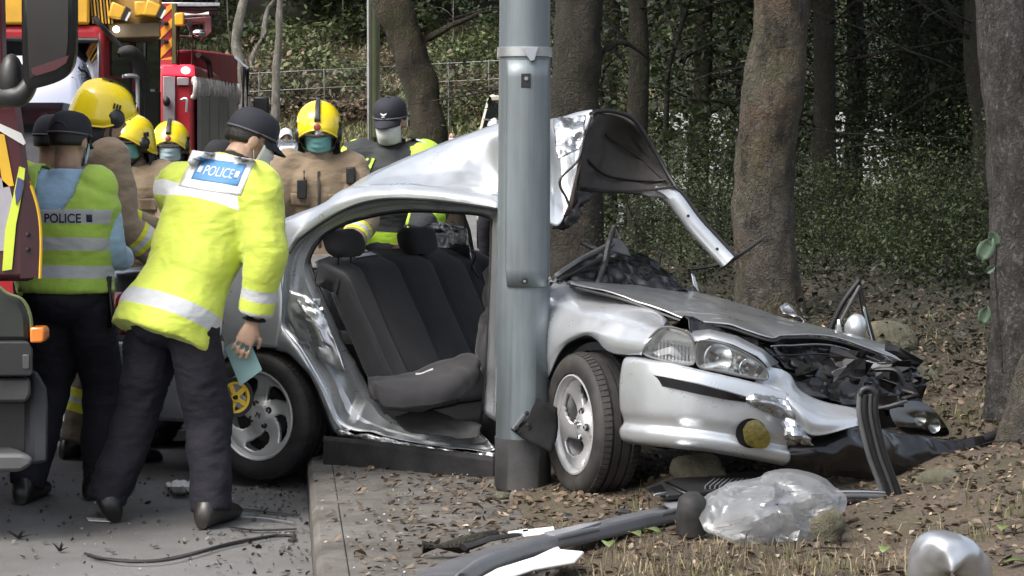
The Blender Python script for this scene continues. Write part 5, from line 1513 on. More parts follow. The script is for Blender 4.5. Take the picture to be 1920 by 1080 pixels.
def hand(mb, wr, d, palm_n, side, k=1.0, curl=0.5, spread=0.12, rad=0.0085):
    """palm, four fingers of unequal length and a thumb leaving the side of the palm"""
    d = d.normalized(); n = (palm_n - d * palm_n.dot(d)).normalized(); s = d.cross(n) * side
    rings = []
    for t, w, th in ((-0.02, 0.026, 0.022), (0.02, 0.034, 0.019), (0.055, 0.041, 0.016), (0.088, 0.040, 0.012)):
        c = wr + d * t * k
        rings.append([c + s * (math.cos(a) * w * k) + n * (math.sin(a) * th * k) for a in [2 * PI * q / 12 for q in range(12)]])
    mb.loft(rings)
    for i, (o, L) in enumerate(((-0.030, 0.062), (-0.010, 0.078), (0.011, 0.083), (0.031, 0.074))):
        p = wr + d * 0.078 * k + s * o * k
        dd = (d + s * (o * 2)).normalized()
        pts = [p]
        ang = 0
        for q, fr in enumerate((0.45, 0.3, 0.25)):
            ang += curl * (0.9 if q else 0.6)
            v = dd * math.cos(ang) + n * math.sin(ang)
            pts.append(pts[-1] + v * L * fr * k)
        mb.tube(pts, [rad * k, rad * 0.98 * k, rad * 0.9 * k, rad * 0.72 * k], 8)
    p = wr + d * 0.025 * k + s * 0.028 * k
    v1 = (d * 0.6 + s * 0.7 + n * 0.35).normalized(); v2 = (d * 0.8 + s * 0.15 + n * 0.55).normalized()
    mb.tube([p, p + v1 * 0.038 * k, p + v1 * 0.038 * k + v2 * 0.03 * k, p + v1 * 0.038 * k + v2 * 0.052 * k], [0.013 * k, 0.011 * k, 0.010 * k, 0.007 * k], 8)

def body(J, parent, skin, vox=0.009, handpar=None):
    mb = MB(); k = J['H'] / 1.74; hM = J['hM']
    def E(c, rad):
        q = MB(); q.ell((0, 0, 0), (1, 1, 1), None, 16, 12)
        mb.add([hM @ (V(c) + V((p[0] * rad[0], p[1] * rad[1], p[2] * rad[2]))) for p in q.v], q.f)
    E((0, -0.008, 0.022), (0.074, 0.093, 0.098)); E((0, 0.02, -0.05), (0.058, 0.068, 0.072)); E((0, 0.05, -0.095), (0.03, 0.03, 0.022))
    E((0, 0.092, -0.022), (0.014, 0.022, 0.016)); E((0, 0.088, 0.0), (0.010, 0.012, 0.026)); E((0, 0.084, -0.062), (0.026, 0.014, 0.012))
    E((-0.077, -0.008, -0.012), (0.011, 0.024, 0.033)); E((0.077, -0.008, -0.012), (0.011, 0.024, 0.033)); E((0, 0.078, 0.028), (0.045, 0.014, 0.012))
    mb.tube([J['neck'] - J['axis'] * 0.06, J['neck'] + J['axis'] * 0.03, J['head'] - J['hU'] * 0.03 - J['hF'] * 0.01], [0.072 * k, 0.060 * k, 0.055 * k], 14)
    L = (J['neck'] - J['pelvis']).length
    rings = []
    for t, w, d in ((-0.15, .13, .09), (0, .15, .10), (.3, .135, .09), (.7, .15, .10), (.9, .13, .08), (1.0, .06, .06)):
        c = J['pelvis'] + J['axis'] * (t * L)
        rings.append([c + J['r'] * (math.cos(a) * w * k) + J['f'] * (math.sin(a) * d * k) for a in [2 * PI * q / 16 for q in range(16)]])
    mb.loft(rings)
    for s, sg in (('L', -1), ('R', 1)):
        mb.tube([J['neck'].lerp(J['pelvis'], .12), J['sh' + s], J['el' + s].lerp(J['sh' + s], .5), J['el' + s], J['wr' + s]], [0.05 * k, 0.052 * k, 0.046 * k, 0.038 * k, 0.027 * k], 10)
        mb.tube([J['hip' + s], J['kn' + s], J['an' + s]], [0.075 * k, 0.052 * k, 0.036 * k], 10)
        hp = (handpar or {}).get(s, {})
        d = hp.get('d', J['wr' + s] - J['el' + s]); n = hp.get('n', J['f'] * 0.2 - J['r'] * sg)
        hand(mb, J['wr' + s] + d.normalized() * 0.01, d, n, sg, k, hp.get('curl', 0.45))
    me = remesh(mb, vox, 2)
    o = link('body', me, parent, skin)
    # eyes under the brow
    for sg in (-1, 1):
        e = MB(); e.ell(hM @ V((sg * 0.031, 0.080, 0.008)), (0.012, 0.012, 0.009)); e.build('eye', M('eye_dark', (0.03, 0.025, 0.022), 0.2), parent, smooth=180)
        e = MB(); e.tube([hM @ V((sg * 0.014, 0.090, 0.030)), hM @ V((sg * 0.032, 0.089, 0.035)), hM @ V((sg * 0.05, 0.078, 0.030))], 0.004, 5); e.build('eyebrow', hairm, parent)
    return o

TORSO = ((-0.16, .165, .128), (0, .178, .135), (.25, .168, .122), (.5, .182, .128), (.72, .195, .132), (.86, .178, .118), (.95, .118, .092), (1.02, .078, .078))

def garment(name, J, mat, parent, torso=None, infl=1.0, hem=-0.16, top=1.02, sleeves=None, legs=None, vox=0.012, wr=0.007, keep=None, flare=0.0, seed=0.0, smooth=3, caps=()):
    """one continuous piece of clothing laid over the pose: torso tube, sleeves, legs"""
    mb = MB(); k = J['H'] / 1.74
    L = (J['neck'] - J['pelvis']).length
    rh = (J['hipR'] - J['hipL']).normalized()
    if torso is not None:
        rings = []
        tab = np.array(TORSO)
        for t in np.linspace(hem, top, 22):
            w = np.interp(t, tab[:, 0], tab[:, 1]) * infl * k; d = np.interp(t, tab[:, 0], tab[:, 2]) * infl * k
            fl = flare * sstep((0.25 - t) / 0.45)
            c = J['pelvis'] + J['axis'] * (t * L)
            b = sstep((0.5 - t) / 0.6)
            rr = (J['r'] * (1 - b) + (rh - J['axis'] * rh.dot(J['axis'])).normalized() * b).normalized()
            ff = J['axis'].cross(rr).normalized()
            rings.append([c + rr * (math.copysign(abs(math.cos(a)) ** 0.85, math.cos(a)) * (w + fl)) + ff * (math.sin(a) * (d + fl)) for a in [2 * PI * q / 32 for q in range(32)]])
        mb.loft(rings)
    for c_, r_ in caps: mb.ell(c_, r_, None, 18, 12)
    if sleeves:
        r0, r1, r2, frac = sleeves
        for s in 'LR':
            sh, el, w = J['sh' + s], J['el' + s], J['wr' + s]
            inn = J['neck'].lerp(J['pelvis'], 0.16)
            end = el.lerp(w, frac)
            p = [inn, inn.lerp(sh, .7), sh, sh.lerp(el, .5), el, el.lerp(end, .5), end]
            q = crs([tuple(x) for x in p], 26); rad = crs([(x,) for x in (r0 * .9, r0 * 1.0, r0, (r0 + r1) / 2, r1, (r1 + r2) / 2, r2)], 26)[:, 0]
            mb.tube([V(x) for x in q], [float(x) * k for x in rad], 18)
    if legs:
        r0, r1, r2, frac = legs
        mb.ell(J['pelvis'] - V((0, 0, 0.02)), (0.168 * infl * k, 0.168 * infl * k, 0.12 * k), None, 20, 12)
        rings = []
        for t, w, d in ((-0.10, .15, .12), (0.0, .17, .125), (0.12, .168, .12), (0.2, .16, .115)):
            c = J['pelvis'] + J['axis'] * (t * L)
            rings.append([c + J['r'] * (math.cos(a) * w * infl * k) + J['f'] * (math.sin(a) * d * infl * k) for a in [2 * PI * q / 20 for q in range(20)]])
        mb.loft(rings)
        for s in 'LR':
            h_, kn, an = J['hip' + s], J['kn' + s], J['an' + s]
            end = kn.lerp(an, frac + 0.10)
            p = [h_ + V((0, 0, .03)), h_.lerp(kn, .5), kn, kn.lerp(end, .5), end]
            q = crs([tuple(x) for x in p], 22); rad = crs([(x,) for x in (r0, (r0 + r1) / 2 + 0.006, r1, (r1 + r2) / 2 + 0.004, r2)], 22)[:, 0]
            mb.tube([V(x) for x in q], [float(x) * k for x in rad], 18)
    me = remesh(mb, vox, smooth)
    P = getco(me)
    # folds of the cloth
    if wr:
        nrm = np.empty(len(P) * 3, np.float32); me.vertices.foreach_get('normal', nrm); nrm = nrm.reshape(-1, 3)
        ax = np.array(J['axis'])
        d = np.empty(len(P))
        for i, p in enumerate(P):
            a = V((float(p[0]), float(p[1]), float(p[2])))
            w1 = noise.noise(V((a.x * 5 + seed, a.y * 5, a.z * 9))) ; w2 = noise.noise(V((a.x * 13, a.y * 13 + seed, a.z * 24 + w1 * 2)))
            d[i] = wr * (1.1 * w1 + 0.8 * (0.35 - abs(w2)))
        P = P + nrm * d[:, None]
        me.vertices.foreach_set('co', P.astype(np.float32).ravel())
    pv = np.array(J['pelvis'])
    tz = (P - pv) @ np.array(J['axis']); ty = (P - pv) @ np.array(J['r']); tf = (P - pv) @ np.array(J['f'])
    if torso is not None or sleeves:
        e = np.sqrt((ty / (0.19 * k * infl)) ** 2 + (tf / (0.135 * k * infl)) ** 2)
        da, az = np.full(len(P), 9.0), np.zeros(len(P))
        for s in 'LR':
            d1, t1 = seg_dist(P, J['sh' + s], J['el' + s]); d2, t2 = seg_dist(P, J['el' + s], J['wr' + s])
            t2 = t2 + (J['el' + s] - J['sh' + s]).length
            dd = np.minimum(d1, d2); tt = np.where(d1 < d2, t1, t2)
            az = np.where(dd < da, tt, az); da = np.minimum(da, dd)
        arm = ((da - 0.085 < (e - 1) * 0.15) & (az > 0.02)).astype(float)
        setattr_f(me, 'arm', arm); setattr_f(me, 'az', az)
    if legs:
        da, lz = np.full(len(P), 9.0), np.zeros(len(P))
        for s in 'LR':
            d1, t1 = seg_dist(P, J['hip' + s], J['kn' + s]); d2, t2 = seg_dist(P, J['kn' + s], J['an' + s])
            t2 = t2 + (J['kn' + s] - J['hip' + s]).length
            dd = np.minimum(d1, d2); tt = np.where(d1 < d2, t1, t2)
            lz = np.where(dd < da, tt, lz); da = np.minimum(da, dd)
        setattr_f(me, 'lz', lz)
    setattr_f(me, 'tz', tz); setattr_f(me, 'ty', ty); setattr_f(me, 'tf', tf)
    if keep is not None:
        import bmesh
        ok = keep(tz, ty, tf, L)
        bm = bmesh.new(); bm.from_mesh(me); bm.verts.ensure_lookup_table()
        bmesh.ops.delete(bm, geom=[bm.verts[i] for i in np.nonzero(~ok)[0]], context='VERTS')
        bm.to_mesh(me); bm.free()
    me.polygons.foreach_set('use_smooth', [True] * len(me.polygons))
    o = link(name, me, parent, mat)
    if keep is not None:
        m = o.modifiers.new('thick', 'SOLIDIFY'); m.thickness = 0.006; m.offset = 1
    return o

def attr_ramp(nt, attr, lo, hi, base, bands):
    """hard-edged bands of colour along a stored cloth coordinate"""
    at = nt.nodes.new('ShaderNodeAttribute'); at.attribute_name = attr
    mr = nt.nodes.new('ShaderNodeMapRange'); mr.inputs[1].default_value = lo; mr.inputs[2].default_value = hi
    nt.links.new(at.outputs['Fac'], mr.inputs[0])
    st = [(0.0, base)]
    for a, b, c in sorted(bands):
        st += [((a - lo) / (hi - lo), c), ((b - lo) / (hi - lo), base)]
    r = ramp(nt, mr.outputs[0], st, 'CONSTANT')
    return r.outputs[0]

def cloth(name, base, torso=(), arm=(), leg=(), rough=0.85, bump=0.25, bscale=9.0, var=0.1, weave=0.15, sheen=0.2, front=None):
    if name in MATS: return MATS[name]
    m, nt, b = nodes(name)
    out = None
    if torso or arm:
        t_ = attr_ramp(nt, 'tz', -0.4, 1.0, base, torso) if torso else None
        a_ = attr_ramp(nt, 'az', 0.0, 1.0, base, arm) if arm else None
        if t_ is None: t_ = mixc(nt, 0.0, base, base)
        if a_ is None: a_ = mixc(nt, 0.0, base, base)
        at = nt.nodes.new('ShaderNodeAttribute'); at.attribute_name = 'arm'
        gt = nt.nodes.new('ShaderNodeMath'); gt.operation = 'GREATER_THAN'; gt.inputs[1].default_value = 0.5
        nt.links.new(at.outputs['Fac'], gt.inputs[0])
        out = mixc(nt, gt.outputs[0], t_, a_)
    elif leg:
        out = attr_ramp(nt, 'lz', 0.0, 1.0, base, leg)
    else:
        out = mixc(nt, 0.0, base, base)
    n = noise_tex(nt, 7.0, 5, 0.6); r = ramp(nt, n.outputs['Fac'], [(0.3, (1 - 2 * var,) * 3), (0.7, (1.0,) * 3)])
    out = mixc(nt, 1.0, out, r.outputs[0], 'MULTIPLY')
    nt.links.new(out, b.inputs['Base Color'])
    b.inputs['Roughness'].default_value = rough; b.inputs['Sheen Weight'].default_value = sheen if max(base) > 0.1 else 0.0; b.inputs['Specular IOR Level'].default_value = 0.3
    n1 = noise_tex(nt, bscale, 4, 0.5, stretch=(1, 1, 1.8)); n2 = noise_tex(nt, 420, 2, 0.5)
    ad = nt.nodes.new('ShaderNodeMath'); ad.operation = 'MULTIPLY_ADD'; ad.inputs[1].default_value = weave * 0.1
    nt.links.new(n2.outputs['Fac'], ad.inputs[0]); nt.links.new(n1.outputs['Fac'], ad.inputs[2])
    bp = nt.nodes.new('ShaderNodeBump'); bp.inputs['Strength'].default_value = bump; bp.inputs['Distance'].default_value = 0.05
    nt.links.new(ad.outputs[0], bp.inputs['Height']); nt.links.new(bp.outputs[0], b.inputs['Normal'])
    MATS[name] = m
    return m

def shoe(J, s, parent, mat, k=1.12, boot=False):
    an, to = J['an' + s], J['to' + s]
    f = (to - an); up = J.get('footU' + s, V((0, 0, 1)))
    f = (f - up * f.dot(up)).normalized(); sd = f.cross(up)
    mb = MB(); rings = []
    h0 = -0.075 * J['H'] / 1.74
    for x, w, hh in ((-0.095, .024, .055), (-0.08, .038, .10), (-0.02, .046, .13), (0.04, .048, .105), (0.10, .053, .074), (0.155, .050, .058), (0.195, .036, .042), (0.21, .014, .020)):
        c = an + f * (x * k + 0.01)
        rings.append([c + sd * (math.copysign(abs(math.cos(a)) ** .7, math.cos(a)) * w * k) + up * (h0 + max(0.0, (math.sin(a) * 0.5 + 0.5)) * hh * k) for a in [2 * PI * q / 16 for q in range(16)]])
    mb.loft(rings)
    if boot: mb.tube([an + up * 0.18, an + up * 0.05, an - up * 0.02], [0.058, 0.056, 0.05], 14)
    return mb.build('boot' if boot else 'shoe', mat, parent, smooth=60)

def cap(J, parent, mat, badge=False, back_strap=False):
    hM = J['hM']; rings = []
    for i in range(9):
        t = i / 8
        z = 0.040 + 0.088 * math.sin(t * PI / 2); q = math.cos(t * PI / 2) ** 0.55
        rings.append([hM @ V((0.089 * max(q, 0.02) * math.cos(a), -0.008 + 0.109 * max(q, 0.02) * math.sin(a), z + (0.012 * math.sin(a)) * (1 - t))) for a in [2 * PI * j / 32 for j in range(32)]])
    rings = [[hM @ V((0.087 * math.cos(a), -0.008 + 0.107 * math.sin(a), 0.018 + 0.012 * math.sin(a))) for a in [2 * PI * j / 32 for j in range(32)]]] + rings
    mb = MB(); mb.loft(rings); c = mb.build('cap', mat, parent, smooth=50)
    rows = []
    for i in range(7):
        t = i / 6
        rows.append([hM @ V((0.080 * math.sin(a) * (1 - 0.08 * t), -0.008 + (0.104 + 0.072 * t * math.cos(a) ** 0.6) * math.cos(a), 0.032 - 0.028 * t - 0.016 * (abs(math.sin(a)) ** 2))) for a in np.linspace(-1.15, 1.15, 17)])
    mb = MB(); mb.grid(rows); mb.build('peak', mat, c, smooth=60, solid=0.005)
    mb = MB(); mb.lathe([(0.0001, 0.008), (0.007, 0.006), (0.009, 0)], 12, hM @ Matrix.Translation((0, -0.008, 0.126))); mb.build('cap_button', mat, c)
    if badge:
        st = M('badge_white', (0.62, 0.63, 0.64), 0.5)
        mb = MB(); bmx = hM @ Matrix.Translation((0, 0.090, 0.072)) @ Matrix.Rotation(-PI / 2 + 0.42, 4, 'X')
        mb.lathe([(0.009, 0.004), (0.011, 0.006), (0.018, 0.006), (0.020, 0.003)], 20, bmx)
        mb.box(bmx @ V((0, 0.026, 0.004)), (0.016, 0.004, 0.012), bmx.to_3x3().normalized()); mb.box(bmx @ V((0, -0.022, 0.004)), (0.036, 0.004, 0.008), bmx.to_3x3().normalized())
        mb.build('cap_badge', st, c)
        mb = MB(); mb.lathe([(0.0001, 0.007), (0.008, 0.006)], 12, bmx); mb.build('badge_centre', st, c)
    if back_strap:
        mb = MB(); mb.tube([hM @ V((0.042 * math.cos(a), -0.112 - 0.004 * math.sin(a) + 0.010 * abs(math.cos(a)), 0.012 + 0.045 * math.sin(a))) for a in np.linspace(0, PI, 14)], 0.004, 6); mb.build('strap_arch', M('navy_trim', (0.006, 0.006, 0.008), 0.6), c)
    mb = MB(); mb.tube([hM @ V((0.0895 * math.cos(a), -0.008 + 0.1095 * math.sin(a), 0.026 + 0.012 * math.sin(a))) for a in np.linspace(0, 2 * PI, 33)], 0.004, 6, False); mb.build('cap_band', M('cap_grey', (0.10, 0.10, 0.11), 0.7), c)
    return c

def hair(J, parent):
    hM = J['hM']; rows = []
    for i in range(12):
        th = PI * (0.05 + 0.60 * i / 11)
        rows.append([hM @ V((0.081 * math.sin(th) * math.sin(a), -0.010 - 0.098 * math.sin(th) * math.cos(a) , 0.024 + 0.104 * math.cos(th) - 0.02 * max(0, math.cos(a)) * (i / 11))) for a in np.linspace(-1.75, 1.75, 22)])
    mb = MB(); mb.grid(rows); return mb.build('hair', hairm, parent, smooth=180, solid=0.008)

def mask(J, parent, mat, n95=False):
    hM = J['hM']; rows = []
    for i in range(12):
        t = i / 11
        z = 0.0 - (0.100 if n95 else 0.088) * t
        bul = math.sin(PI * min(1, t * 0.9 + 0.12)) * (0.030 if n95 else 0.012)
        r_ = []
        for a in np.linspace(-1.25, 1.25, 19):
            pl = 0.0 if n95 else 0.0035 * (1 if int(t * 6) % 2 else -1) * (1 - abs(a) / 1.3)
            x = (0.074 - 0.006 * t) * math.sin(a)
            y = 0.012 + (0.086 - 0.012 * t) * math.cos(a) + (bul + pl + 0.012) * math.cos(a) ** 2
            r_.append(hM @ V((x, y, z - 0.006 * math.cos(a))))
        rows.append(r_)
    mb = MB(); mb.grid(rows); o = mb.build('face_mask', mat, parent, smooth=180, solid=0.003)
    for sg in (-1, 1):
        mb = MB()
        for z in (-0.004, -0.09):
            mb.tube([hM @ V((sg * 0.066, 0.038, z)), hM @ V((sg * 0.076, 0.01, z * 0.5)), hM @ V((sg * 0.08, -0.02, 0.0))], 0.0016, 4)
        mb.build('ear_loop', mat, o)
    return o

helm_y = M('helmet_yellow', (0.80, 0.62, 0.012), 0.22, var=0.05, vscale=4, coat=0.5, dirt=0.12, dirtcol=(0.25, 0.2, 0.05))
helm_trim = M('helmet_black', (0.02, 0.02, 0.022), 0.35, var=0.2)
visor_m = M_glass('visor', (0.75, 0.76, 0.78), 0.05, 0.7)

def helmet(J, parent, visor=True, shell=None, curtain=True, big=1.0, crest=True):
    hM = J['hM'] @ Matrix.Scale(big, 4); shell = shell or helm_y
    def low(a):                     # lower rim: high over the brow, deep at the back; a = 0 forward
        c = math.cos(a)
        return 0.046 * max(0, c) ** 2 - 0.066 * (1 - max(0, c)) - 0.026 * max(0, -c)
    rings = []
    for i in range(15):
        t = i / 14
        ring = []
        for j in range(44):
            a = 2 * PI * j / 44
            th = (1 - t) * (PI / 2)
            q = math.sin(th) ** 0.9
            zt_ = 0.020 + 0.128 * math.cos(th)
            z = zt_ if t > 0.28 else low(a) + (0.020 + 0.128 * math.cos((1 - 0.28) * PI / 2) - low(a)) * (t / 0.28)
            flare = 0.004 * (1 - t / 0.28) if t < 0.28 else 0.0
            x = (0.118 * q + flare * abs(math.sin(a))) * math.sin(a); y = -0.012 + (0.148 * q + flare * 1.7) * math.cos(a)
            rid = 0.008 * math.exp(-(a if a < PI else 2 * PI - a) ** 2 * 30) * (0.4 < t < 0.97) + 0.010 * math.exp(-(a - PI) ** 2 * 30) * (0.4 < t < 0.97)
            ring.append(hM @ V((x, y, z + rid * 1.2)))
        rings.append(ring)
    mb = MB(); mb.loft(rings, cap=False); o = mb.build('helmet', shell, parent, smooth=70, solid=0.006)
    mb = MB(); mb.tube([V(rings[0][j % 44]) for j in range(45)], 0.006, 6, False); mb.build('helmet_rim', shell, o)
    if crest:
        mb = MB(); rows = []
        for i in range(12):
            th = R(64 - 80 * i / 11)
            rows.append([hM @ V((sx * 0.016 * (1 - 0.4 * i / 11), -0.012 + 0.155 * math.sin(th), 0.024 + 0.139 * math.cos(th))) for sx in (-1, -0.4, 0.4, 1)])
        mb.grid(rows); mb.build('helmet_crest', helm_trim, o, smooth=60, solid=0.006)
        mb = MB(); bmx = hM @ Matrix.Translation((0, 0.142, 0.060)) @ Matrix.Rotation(-PI / 2 + 0.35, 4, 'X'); mb.lathe([(0.0001, 0.006), (0.014, 0.006), (0.019, 0.002)], 18, bmx); mb.build('helmet_badge', M('badge_red', (0.30, 0.05, 0.04), 0.4, var=0.4, vscale=150), o)
        for sg in (-1, 1):
            mb = MB()
            for q in range(3):
                a = sg * (1.2 + 0.10 * q)
                mb.box(hM @ V((0.121 * math.sin(a), -0.012 + 0.150 * math.cos(a), 0.042)), (0.008, 0.006, 0.026), hM.to_3x3().normalized() @ Matrix.Rotation(-a, 3, 'Z'))
            mb.build('helmet_number', helm_trim, o)
            mb = MB(); mb.lathe([(0.0001, 0.018), (0.035, 0.016), (0.046, 0.004), (0.046, -0.01)], 20, hM @ Matrix.Translation((sg * 0.105, 0.035, -0.012)) @ Matrix.Rotation(sg * PI / 2, 4, 'Y')); mb.build('ear_pod', helm_trim, o, smooth=50)
    if visor:
        rows = [[hM @ V((0.108 * math.sin(a), -0.004 + 0.128 * math.cos(a), z)) for a in np.linspace(-1.2, 1.2, 16)] for z in (0.050, 0.026, 0.004)]
        mb = MB(); mb.grid(rows); mb.build('visor', visor_m, o, smooth=180, solid=0.003)
    if curtain:
        rows = [[hM @ V(((0.108 + e) * math.sin(a), -0.012 + (0.132 + e) * math.cos(a), low(a) + 0.006 - z)) for a in np.linspace(1.45, 2 * PI - 1.45, 24)] for z, e in ((0, 0), (0.04, 0.0), (0.09, 0.006))]
        mb = MB(); mb.grid(rows); mb.build('neck_curtain', M('curtain', (0.03, 0.031, 0.034), 0.85), o, smooth=180, solid=0.006)
        mb = MB()
        for sg in (-1, 1): mb.tube([hM @ V((sg * 0.10, 0.03, -0.02)), hM @ V((sg * 0.082, 0.035, -0.08)), hM @ V((sg * 0.03, 0.06, -0.125)), hM @ V((0, 0.065, -0.128))], 0.007, 6)
        mb.build('chin_strap', helm_trim, o)
    return o

def project(me_obj, pts, d, off):
    """lay points on a garment by ray casting along d"""
    b = BASE[me_obj.name]
    bvh = BVHTree.FromPolygons([v.co + b for v in me_obj.data.vertices], [tuple(p.vertices) for p in me_obj.data.polygons])
    out = []
    for p in pts:
        h = bvh.ray_cast(p - d * 0.5, d)
        out.append((h[0] - d * off) if h[0] is not None else p)
    return out

def text_on(garm, txt, c, right, up, d, height, mat, parent, name, off=0.004, width=None, bold=0.0):
    cu = bpy.data.curves.new('txt', 'FONT'); cu.body = txt; cu.size = 1.0; cu.align_x = 'CENTER'; cu.align_y = 'CENTER'; cu.offset = bold
    o = bpy.data.objects.new('txt', cu); COL.objects.link(o)
    dg = bpy.context.evaluated_depsgraph_get(); me = bpy.data.meshes.new_from_object(o.evaluated_get(dg))
    bpy.data.objects.remove(o)
    import bmesh
    bm = bmesh.new(); bm.from_mesh(me)
    bmesh.ops.triangulate(bm, faces=bm.faces[:])
    bmesh.ops.subdivide_edges(bm, edges=[e for e in bm.edges if e.calc_length() > 0.25], cuts=2)
    xs_ = [v.co.x for v in bm.verts]; ys_ = [v.co.y for v in bm.verts]
    sy = height / (max(ys_) - min(ys_)); sx = (width / (max(xs_) - min(xs_))) if width else sy
    yc = (max(ys_) + min(ys_)) / 2
    pts = [c + right * (v.co.x * sx) + up * ((v.co.y - yc) * sy) for v in bm.verts]
    pts = project(garm, pts, d, off)
    for v, p in zip(bm.verts, pts): v.co = p
    bm.to_mesh(me); bm.free()
    me.materials.clear()
    return link(name, me, parent, mat)

def patch_on(garm, c, right, up, d, w, h, mat, parent, name, off=0.003, n=12, emb=None):
    rows = []
    for i in range(n):
        rows.append(project(garm, [c + right * (w * (j / (n - 1) - .5)) + up * (h * (i / (n - 1) - .5)) for j in range(n)], d, off))
    mb = MB(); mb.grid(rows)
    return mb.build(name, mat, parent, smooth=180, solid=0.0015)

HV = (0.56, 0.66, 0.085); LIME = (0.42, 0.62, 0.09); SILV = (0.50, 0.52, 0.53); NAVY = (0.010, 0.011, 0.017); TAN = (0.25, 0.19, 0.125); YEL = (0.62, 0.62, 0.03)
navy_trousers = cloth('navy_trousers', (0.016, 0.0158, 0.0225), bump=0.32)
shoe_black = M('shoe_leather', (0.012, 0.012, 0.012), 0.35, var=0.2, dirt=0.3)
cap_m = M('cap_navy', (0.013, 0.014, 0.022), 0.8, var=0.15, bump=0.2, bscale=300)
mask_teal = M('mask_teal', (0.16, 0.38, 0.37), 0.8, var=0.05); mask_white = M('mask_white', (0.62, 0.63, 0.62), 0.8, var=0.05); mask_blue = M('mask_blue', (0.42, 0.55, 0.60), 0.8, var=0.05)
tan_coat = cloth('fire_coat', TAN, torso=[(-0.10, -0.07, YEL), (-0.07, -0.045, SILV), (-0.045, -0.015, YEL)], arm=[(0.40, 0.425, YEL), (0.425, 0.45, SILV), (0.45, 0.475, YEL)], bump=0.35, var=0.14)
tan_trs = cloth('fire_trousers', (0.17, 0.13, 0.09), leg=[(0.66, 0.70, YEL), (0.70, 0.73, SILV), (0.73, 0.77, YEL)], bump=0.35)

# ---- 1: officer in the foreground, bending towards the wreck
J = {'H': 1.76}
for n_, p in dict(pelvis=(322, 588, 9.32), neck=(440, 308, 9.52), shL=(335, 352, 9.60), shR=(482, 352, 9.34), elL=(392, 465, 9.86), elR=(497, 478, 9.27), wrL=(392, 560, 9.74), wrR=(476, 603, 9.30),
                  hipL=(292, 602, 9.38), hipR=(358, 606, 9.25), knL=(262, 768, 9.40), knR=(392, 785, 9.30), anL=(203, 932, 9.36), anR=(396, 950, 9.22), toL=(222, 970, 9.50), toR=(424, 985, 9.36), head=(470, 262, 9.60)).items():
    J[n_] = img(*p)
J['hF'] = V((0.80, 0.36, -0.46)).normalized()
J['footUL'] = V((-0.28, -0.35, 0.9)).normalized()
finish(J)
P1 = thing('person', 'person in long yellow police jacket bending towards the wreck with papers in hand', 'person', (J['pelvis'].x, J['pelvis'].y, 0))
body(J, P1, skins[0], 0.0065, {'R': dict(d=V((-0.42, -0.05, -0.9)), n=V((-0.1, 1.0, 0.0)), curl=0.2)})
garment('trousers', J, navy_trousers, P1, legs=(0.108, 0.092, 0.082, 0.95), infl=1.02, vox=0.011, wr=0.013, seed=1)
jk = cloth('police_jacket', HV, torso=[(-0.035, 0.035, SILV), (0.455, 0.515, (0.74, 0.76, 0.76))], arm=[(0.42, 0.465, SILV), (0.515, 0.56, SILV)], bump=0.28, var=0.07, rough=0.6, bscale=7)
jo = garment('jacket', J, jk, P1, torso=1, infl=1.20, hem=-0.17, sleeves=(0.108, 0.090, 0.072, 0.88), vox=0.010, wr=0.010, flare=0.035, seed=2)
garment('undershirt_collar', J, M('collar_black', (0.015, 0.015, 0.017), 0.85), P1, torso=1, infl=0.8, hem=0.8, top=1.06, vox=0.012, wr=0)
mb = MB(); mb.tube([J['elR'].lerp(J['wrR'], .84), J['elR'].lerp(J['wrR'], .97)], [0.058, 0.05], 18); mb.build('cuff', M('cuff_black', (0.014, 0.014, 0.016), 0.85), P1, smooth=60)
dn = (J['f'] * 0.9 + V((0, 0, -0.05))).normalized()
bc = img(404, 322, 9.3); rr = J['r']; uu = J['axis']
white_pl = M('reflective_white', (0.70, 0.72, 0.72), 0.45, var=0.05)
patch_on(jo, bc - uu * 0.005, rr, uu, V((0, 1, 0)), 0.36, 0.165, white_pl, P1, 'back_yoke', 0.003, 16)
patch_on(jo, bc + rr * 0.01, rr, uu, V((0, 1, 0)), 0.27, 0.095, M('police_blue', (0.09, 0.26, 0.50), 0.6, var=0.05), P1, 'blue_panel', 0.006, 14)
text_on(jo, 'POLICE', bc + rr * 0.01, rr, uu, V((0, 1, 0)), 0.042, white_pl, P1, 'police_lettering', 0.010, 0.165)
for sg in (-1, 1): patch_on(jo, bc + rr * (0.01 + sg * 0.108), rr, uu, V((0, 1, 0)), 0.024, 0.030, white_pl, P1, 'small_crest', 0.010, 4)
for s in 'LR': shoe(J, s, P1, shoe_black)
hair(J, P1); cap(J, P1, cap_m, badge=True); mask(J, P1, mask_white)
# papers and measuring wheel held by this officer
pc = img(457, 672, 9.24)
mb = MB(); cor = [(421, 652, 9.345), (462, 627, 9.33), (491, 694, 9.335), (450, 724, 9.35)]
mb.prism([img(*c) for c in cor], (0.0, 0.012, 0.002))
tag(mb.build('folder', M('teal_card', (0.20, 0.33, 0.33), 0.6, var=0.05), None), 'pale teal folder held in the bending officer\'s right hand', 'folder')
wc = img(440, 745, 9.42)
t = thing('measuring_wheel', 'yellow measuring wheel on a white stick beside the rear wheel', 'measuring wheel', (wc.x, wc.y, wc.z - 0.1))
ax_ = V((0.55, -0.8, 0.1)).normalized(); a, b = frame_from(ax_); mt = Matrix.Translation(wc) @ Matrix((a, b, ax_)).transposed().to_4x4()
wy = M('wheel_yellow', (0.70, 0.46, 0.02), 0.4, var=0.08)
mb = MB(); mb.lathe([(0.066, -0.012), (0.083, -0.012), (0.083, 0.012), (0.066, 0.012)], 36, mt, closed_prof=True); mb.build('tyre', rubber, t)
mb = MB(); mb.lathe([(0.055, -0.008), (0.067, -0.010), (0.067, 0.010), (0.055, 0.008)], 36, mt, closed_prof=True)
